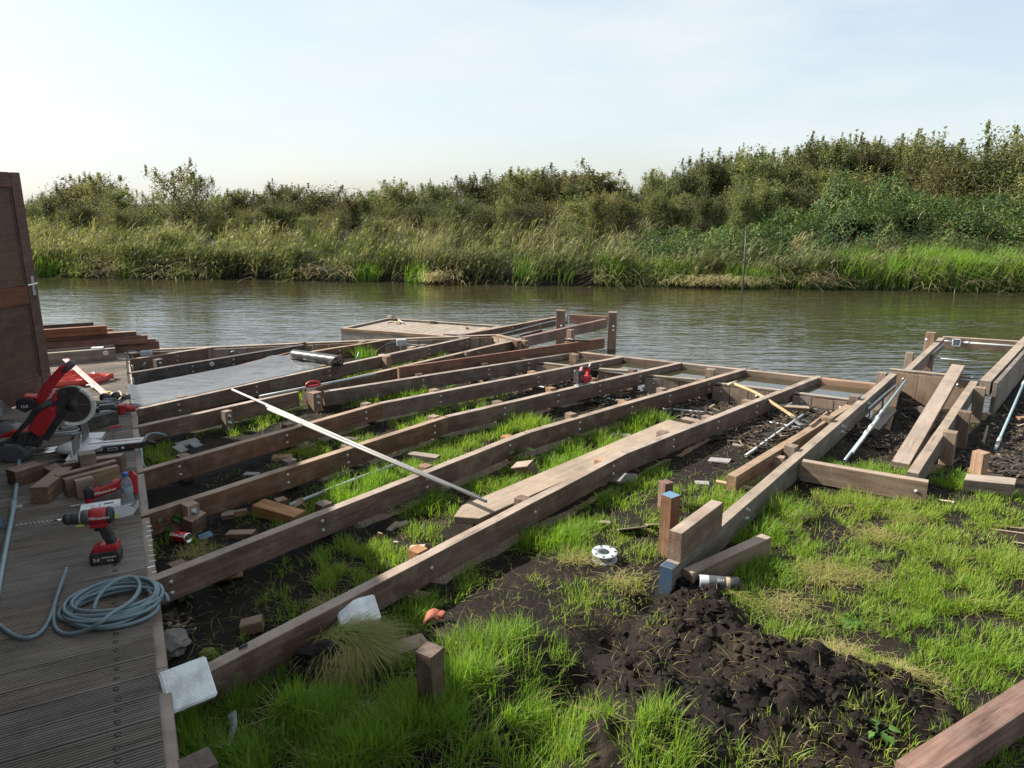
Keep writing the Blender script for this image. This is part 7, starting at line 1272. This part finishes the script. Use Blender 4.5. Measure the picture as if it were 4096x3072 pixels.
# bright green sedge stands at the water's edge
S = []
def sedge(px0, px1, D, dv, n, hh):
    u0, v0 = uv_of(px0, D); u1, v1 = uv_of(px1, D); u = rng.uniform(u0, u1, n); v = shore_off(u) + rng.uniform(0.0, dv, n); den = fbm(u, v, .7, 3) + .5; k = rng.random(n) < np.clip((den - .2) * 2.6, .1, 1); u, v, den = u[k], v[k], den[k]; n = len(u); b = np.stack([SH0.x + SU.x * u + SVv.x * v, SH0.y + SU.y * u + SVv.y * v, np.maximum(bank_z(u, v), -.05)], -1)
    S.append(blade_arrays(b, R(98) + rng.normal(0, 1.2, n), hh * (.6 + .6 * den) * rng.uniform(.6, 1.1, n), .017 * np.ones(n), np.abs(rng.normal(.35, .25, n)), np.clip(rng.normal(.5, .2, n), 0, 1), droop=.3))
for a in ((3360, 3900, 19, 1.5, 3800, .95), (3700, 4350, 18.7, 1.6, 4200, 1.0), (2480, 2800, 19.8, .6, 1100, .65), (1385, 1500, 20.8, .3, 260, .6), (1600, 1700, 20.6, .4, 200, .5), (2900, 3360, 19.3, .9, 1500, .6), (120, 230, 22.5, .6, 500, .75), (230, 360, 22.5, .3, 260, .5), (480, 560, 22.2, .3, 200, .55), (2380, 2480, 20, 1.0, 350, .9), (2040, 2300, 20.2, 1.2, 350, .7), (680, 760, 22, .3, 260, .5)): sedge(*a)
blade_obj('sedge', S, 'sedge', kind='stuff', label='bright green sedge stands along the far waterline', cat='sedge')
# bramble thicket on the right
n = 100000; u = rng.uniform(-2.5, 24, n); v = rng.uniform(.8, 8.0, n)
def br_top(u, v):
    b = .55 + .95 * np.exp(-((u - 5.7) / 1.9) ** 2 - ((v - 3.6) / 1.7) ** 2) * 1.7 + 1.05 * sstep(4.5, 8, u) * sstep(1.2, 3.4, v) + .65 * np.exp(-((u - 1.3) / 1.5) ** 2 - ((v - 2.9) / 1.1) ** 2) + 1.5 * fbm(u, v, .8, 4); return b * sstep(.6, 1.6, v + .25 * (u > 7)) * sstep(-2.2, .6, u)
def leaf_arrays(c, nrm, s, tint):
    """pointed folded leaves: two tilted halves"""
    n = len(c); a = rng.normal(0, 1, (n, 3)); a -= nrm * (a * nrm).sum(1)[:, None]; a /= np.linalg.norm(a, axis=1)[:, None] + 1e-9; b = np.cross(nrm, a); s = s[:, None]; V = np.zeros((n, 4, 3)); V[:, 0] = c - a * s * .5; V[:, 1] = c + b * s * .36 + nrm * s * .08; V[:, 2] = c + a * s * .55 - nrm * s * .05; V[:, 3] = c - b * s * .36 + nrm * s * .08
    F = (np.arange(n)[:, None, None] * 4 + np.array([(0, 2, 1), (0, 3, 2)])[None]).reshape(-1, 3); return V.reshape(-1, 3), F, np.repeat(tint, 4)
bt = br_top(u, v); k = bt > .18; u, v, bt = u[k], v[k], bt[k]; n = len(u); dep = rng.gamma(1.2, .10, n); z_ = bank_z(u, v) + np.maximum(bt - dep, .05); e = .12; gu = (br_top(u + e, v) - br_top(u - e, v)) / (2 * e); gv = (br_top(u, v + e) - br_top(u, v - e)) / (2 * e)
nr = np.stack([-(gu * SU.x + gv * SVv.x), -(gu * SU.y + gv * SVv.y), np.ones(n)], -1) + rng.normal(0, .45, (n, 3)); nr /= np.linalg.norm(nr, axis=1)[:, None]; cc = np.stack([SH0.x + SU.x * u + SVv.x * v, SH0.y + SU.y * u + SVv.y * v, z_], -1) + rng.normal(0, .03, (n, 3))
V, F, t_ = leaf_arrays(cc, nr, rng.uniform(.045, .09, n), np.clip(rng.normal(.38, .2, n) + 1.1 * fbm(u, v, .6, 3), 0, 1)); link('bramble_thicket', np_mesh(V, F, {'tint': t_}), M['bramble'], kind='stuff', label='dense dark bramble thicket heaped behind the sedge', cat='bramble')
# arching canes and grass stems that break the outline of the thicket
n = 1500; u = rng.uniform(-2, 22, n); v = rng.uniform(1.0, 6.5, n); bt = br_top(u, v); k = bt > .3; u, v, bt = u[k], v[k], bt[k]; n = len(u); cb_ = np.stack([SH0.x + SU.x * u + SVv.x * v, SH0.y + SU.y * u + SVv.y * v, bank_z(u, v) + bt - .1], -1)
blade_obj('bramble_canes', [blade_arrays(cb_, rng.random(n) * 6.28, rng.uniform(.2, .55, n), .02 * np.ones(n), rng.uniform(.4, 1.6, n), rng.uniform(.25, .95, n), droop=.45)], 'reed', kind='stuff', label='arching canes and dry stems poking from the bramble thicket', cat='canes')
# ------------------------------------------------------------------ trees: a few crowns grown limb by limb, used by many trees
def grow(seed, H=1.0, spread=.30, nl=34, leaves=5200, leaf=.028, up=1.0, low=.08, wind=.10, bare=False, clump=.055):
    r = np.random.default_rng(seed); limbs = []; trunk = [Vector((0, 0, -.03))]; p = Vector((0, 0, 0))
    for k in range(8): trunk.append(Vector((r.normal(0, .008) * k + wind * .25 * (k / 8) ** 2, r.normal(0, .008) * k, (k + 1) / 8 * .93 * H)))
    tw = tube_mesh(trunk, [.016 * (1 - .11 * k) + .001 for k in range(9)], 6); C, T_ = [], []
    paths = []
    for k in range(nl):
        t_ = low + (1 - low) * (k + r.random()) / nl * .94; i = min(7, int(t_ * 8)); b = trunk[i + 1].lerp(trunk[min(8, i + 2)], t_ * 8 - i) if i < 7 else trunk[8]; az = k * 2.4 + r.normal(0, .4); ln = spread * (1.12 - .72 * abs(t_ - .38) / .62) * r.uniform(.6, 1.25); el = r.uniform(.35, 1.0) * up
        d = Vector((math.cos(az), math.sin(az), 0)); q = [b, b + d * ln * .35 + Vector((0, 0, ln * .35 * el)), b + d * ln * .72 + Vector((wind * ln * .6, 0, ln * .85 * el)), b + d * ln + Vector((wind * ln * 1.4, 0, ln * 1.25 * el))]; paths.append((q, ln))
    per = leaves // (nl + 8)
    for q, ln in paths:
        s = r.beta(1.7, 1.1, per); i = np.minimum((s * 3).astype(int), 2); f = s * 3 - i; Q = np.array([v[:] for v in q]); c = Q[i] * (1 - f)[:, None] + Q[i + 1] * f[:, None]; C.append(c + np.clip(r.normal(0, clump, (per, 3)), -1.7 * clump, 1.7 * clump) * np.array([1, 1, .85]) * (.55 + ln)); T_.append(np.clip(r.normal(.5, .13) + r.normal(0, .16, per), 0, 1))
    m_ = per * 8; s = r.uniform(low + .05, 1.06, m_); C.append(np.stack([r.normal(0, .045, m_) * (1.15 - s) * 1.6 + wind * .25 * s ** 2, r.normal(0, .045, m_) * (1.15 - s) * 1.6, s * H], -1)); T_.append(np.clip(r.normal(.5, .16, m_), 0, 1))
    for k in range(26):                                              # thin upright shoots that feather the outline
        q, ln = paths[int(r.integers(nl // 3, nl))]; b = q[3]; hh = r.uniform(.05, .15); m2 = 34; s = r.random(m2); C.append(np.stack([b.x + wind * .5 * hh * s + r.normal(0, .007, m2), b.y + r.normal(0, .007, m2), b.z - .03 + hh * s], -1)); T_.append(np.clip(r.normal(.55, .12, m2), 0, 1))
    C = np.concatenate(C); T_ = np.concatenate(T_); kz = np.percentile(C[:, 2], 99.6); C[:, 2] *= 1.0 / kz; nr = r.normal(0, 1, C.shape) + np.array([0, 0, .5]); nr /= np.linalg.norm(nr, axis=1)[:, None]
    V, F, tt = leaf_arrays(C, nr, leaf * r.uniform(.6, 1.25, len(C)), T_); crown = np_mesh(V, F, {'tint': tt}); crown.materials.append(M['leaf'])
    lm = tube_mesh([[Vector((v.x, v.y, v.z / kz)) for v in q] for q, ln in paths], [.0055, .0042, .0028, .001], 4); lm.materials.append(M['bark']); tw.materials.append(M['bark']); return crown, tw, lm
KIND = {'birch': [grow(s, spread=.20, nl=54, leaves=9500, leaf=.0175, up=2.0, low=.02, wind=.10, clump=.045) for s in (1, 2, 3, 4)], 'bush': [grow(s, spread=.40, nl=60, leaves=12000, leaf=.021, up=1.25, low=.0, wind=.08, clump=.075) for s in (11, 12, 13)], 'airy': [grow(s, spread=.33, nl=36, leaves=4200, leaf=.019, up=1.2, low=.12, wind=.06, clump=.045) for s in (21, 22)]}
LAB = {'birch': 'slender upright young birch in the scrub wood beyond the far bank', 'bush': 'rounded grey green willow bush behind the far reed bed', 'airy': 'thin open crowned tree rising above the scrub on the far bank'}
ZONES = {'birch': ((1000, 'slender young birch in the low scrub around the lone open birch', 'birches near the lone birch'), (2450, 'feathery young birch in the scrub belt behind the wide reed bed', 'birches behind the wide reed bed'), (9999, 'taller upright birch in the wood behind the bramble thicket', 'birches behind the brambles')),
         'bush': ((1000, 'rounded willow bush in the low scrub around the lone open birch', 'willows near the lone birch'), (2450, 'rounded willow bush behind the wide reed bed', 'willows behind the wide reed bed'), (9999, 'grey green willow bush in the wood behind the bramble thicket', 'willows behind the brambles')),
         'airy': ((9999, 'thin open tree beside the tall lone birch', 'open trees beside the lone birch'),)}
def tree(px, D, py, kind, wf=1.0, label=None, group=None):
    if label is None: _, label, group = next(z for z in ZONES[kind] if px < z[0])
    u, v = uv_of(px, D); b = bank(u, v); z0 = float(bank_z(np.array([u]), np.array([v]))[0]) - .05; H = top_z(py, D) - z0;  crown, trunk, limbs = random.choice(KIND[kind]); m4 = Matrix.Translation((b.x, b.y, z0)) @ Matrix.Diagonal((H * wf, H * wf, H, 1)) @ Matrix.Rotation(random.uniform(-.35, .35), 4, 'Z')
    t_ = thing({'birch': 'birch_tree', 'bush': 'willow_bush', 'airy': 'open_tree'}[kind], label or LAB[kind], 'tree' if kind != 'bush' else 'bush', (b.x, b.y, z0), group or {'birch': 'young birches beyond the far bank', 'bush': 'willow bushes beyond the far bank', 'airy': 'open trees beyond the far bank'}[kind]); link('crown', crown, None, t_, m4); link('trunk', trunk, None, t_, m4); link('limbs', limbs, None, t_, m4)
SKY = [(-200, 760), (60, 770), (200, 740), (380, 690), (450, 720), (560, 770), (640, 770), (850, 750), (1000, 740), (1040, 700), (1100, 720), (1250, 740), (1350, 745), (1500, 745), (1640, 720), (1780, 705), (1900, 690), (2020, 660), (2150, 655), (2300, 640), (2400, 680), (2480, 720), (2600, 700), (2700, 640), (2800, 600), (2900, 620), (3000, 580), (3100, 600), (3200, 550), (3300, 530), (3440, 530), (3560, 560), (3640, 520), (3750, 560), (3850, 600), (3950, 560), (4050, 520), (4300, 480)]
def sky_y(px): return float(np.interp(px, [a for a, b in SKY], [b for a, b in SKY])) + float(np.interp(px, [-300, 900, 1500, 2300, 2700, 4400], [35, 30, 10, 0, 10, 10]))
random.seed(21)
for i, px in enumerate(range(-260, 4420, 66)):                              # skyline row
    x = px + random.uniform(-30, 30); D = random.uniform(33, 38); tree(x, D, sky_y(x) + random.uniform(-22, 38), 'birch' if (x > 1500 or random.random() < .6) else 'bush', random.uniform(.85, 1.15) * (1.6 if x < 2600 else 1.15))
for px in range(-300, 4450, 80):                                           # lower row in front
    x = px + random.uniform(-40, 40); D = random.uniform(27.5, 31.5); tree(x, D, sky_y(x) + random.uniform(45, 150) + (45 if x > 2500 else 0), 'bush' if random.random() < .6 else 'birch', random.uniform(1.0, 1.45))
for px in range(-300, 4450, 150):                                           # wood behind
    x = px + random.uniform(-40, 40); D = random.uniform(42, 52); tree(x, D, sky_y(x) + random.uniform(5, 60), 'bush', random.uniform(1.0, 1.3))
tree(715, 30, 640, 'airy', 1.0, 'tall open crowned birch standing apart above the low scrub', 'lone tree'); tree(800, 31, 700, 'airy', .9); tree(630, 31.5, 745, 'airy', .9); tree(395, 31, 690, 'airy', 1.0); tree(4060, 26.5, 470, 'airy', .95, 'leafy tree with a loose top rising over the willow bushes and brambles', 'tall loose tree'); tree(3960, 26, 560, 'bush', 1.1); tree(4150, 26, 540, 'bush', 1.1); tree(3800, 27, 600, 'bush', 1.0); tree(4090, 24.5, 660, 'bush', 1.1)
for x, y in ((3320, 525), (3480, 545), (3420, 530), (3210, 545), (3640, 515), (3560, 560), (3130, 600), (2990, 575), (2830, 595), (2720, 630)): tree(x, random.uniform(31, 34), y + 22, 'birch', random.uniform(.85, 1.05))
tree(2080, 25.5, 800, 'bush', 1.0, 'low bright green bush standing in the reed bed', 'green bush in the reeds'); tree(1520, 25.5, 855, 'bush', 1.1, 'low dark bush at the back of the reed bed', 'dark bush in the reeds')
for x, y in ((2380, 740), (2460, 760), (2620, 760), (2800, 760), (2950, 740), (2700, 800), (3050, 720)): tree(x, random.uniform(24.5, 27), y, 'birch', 1.1)
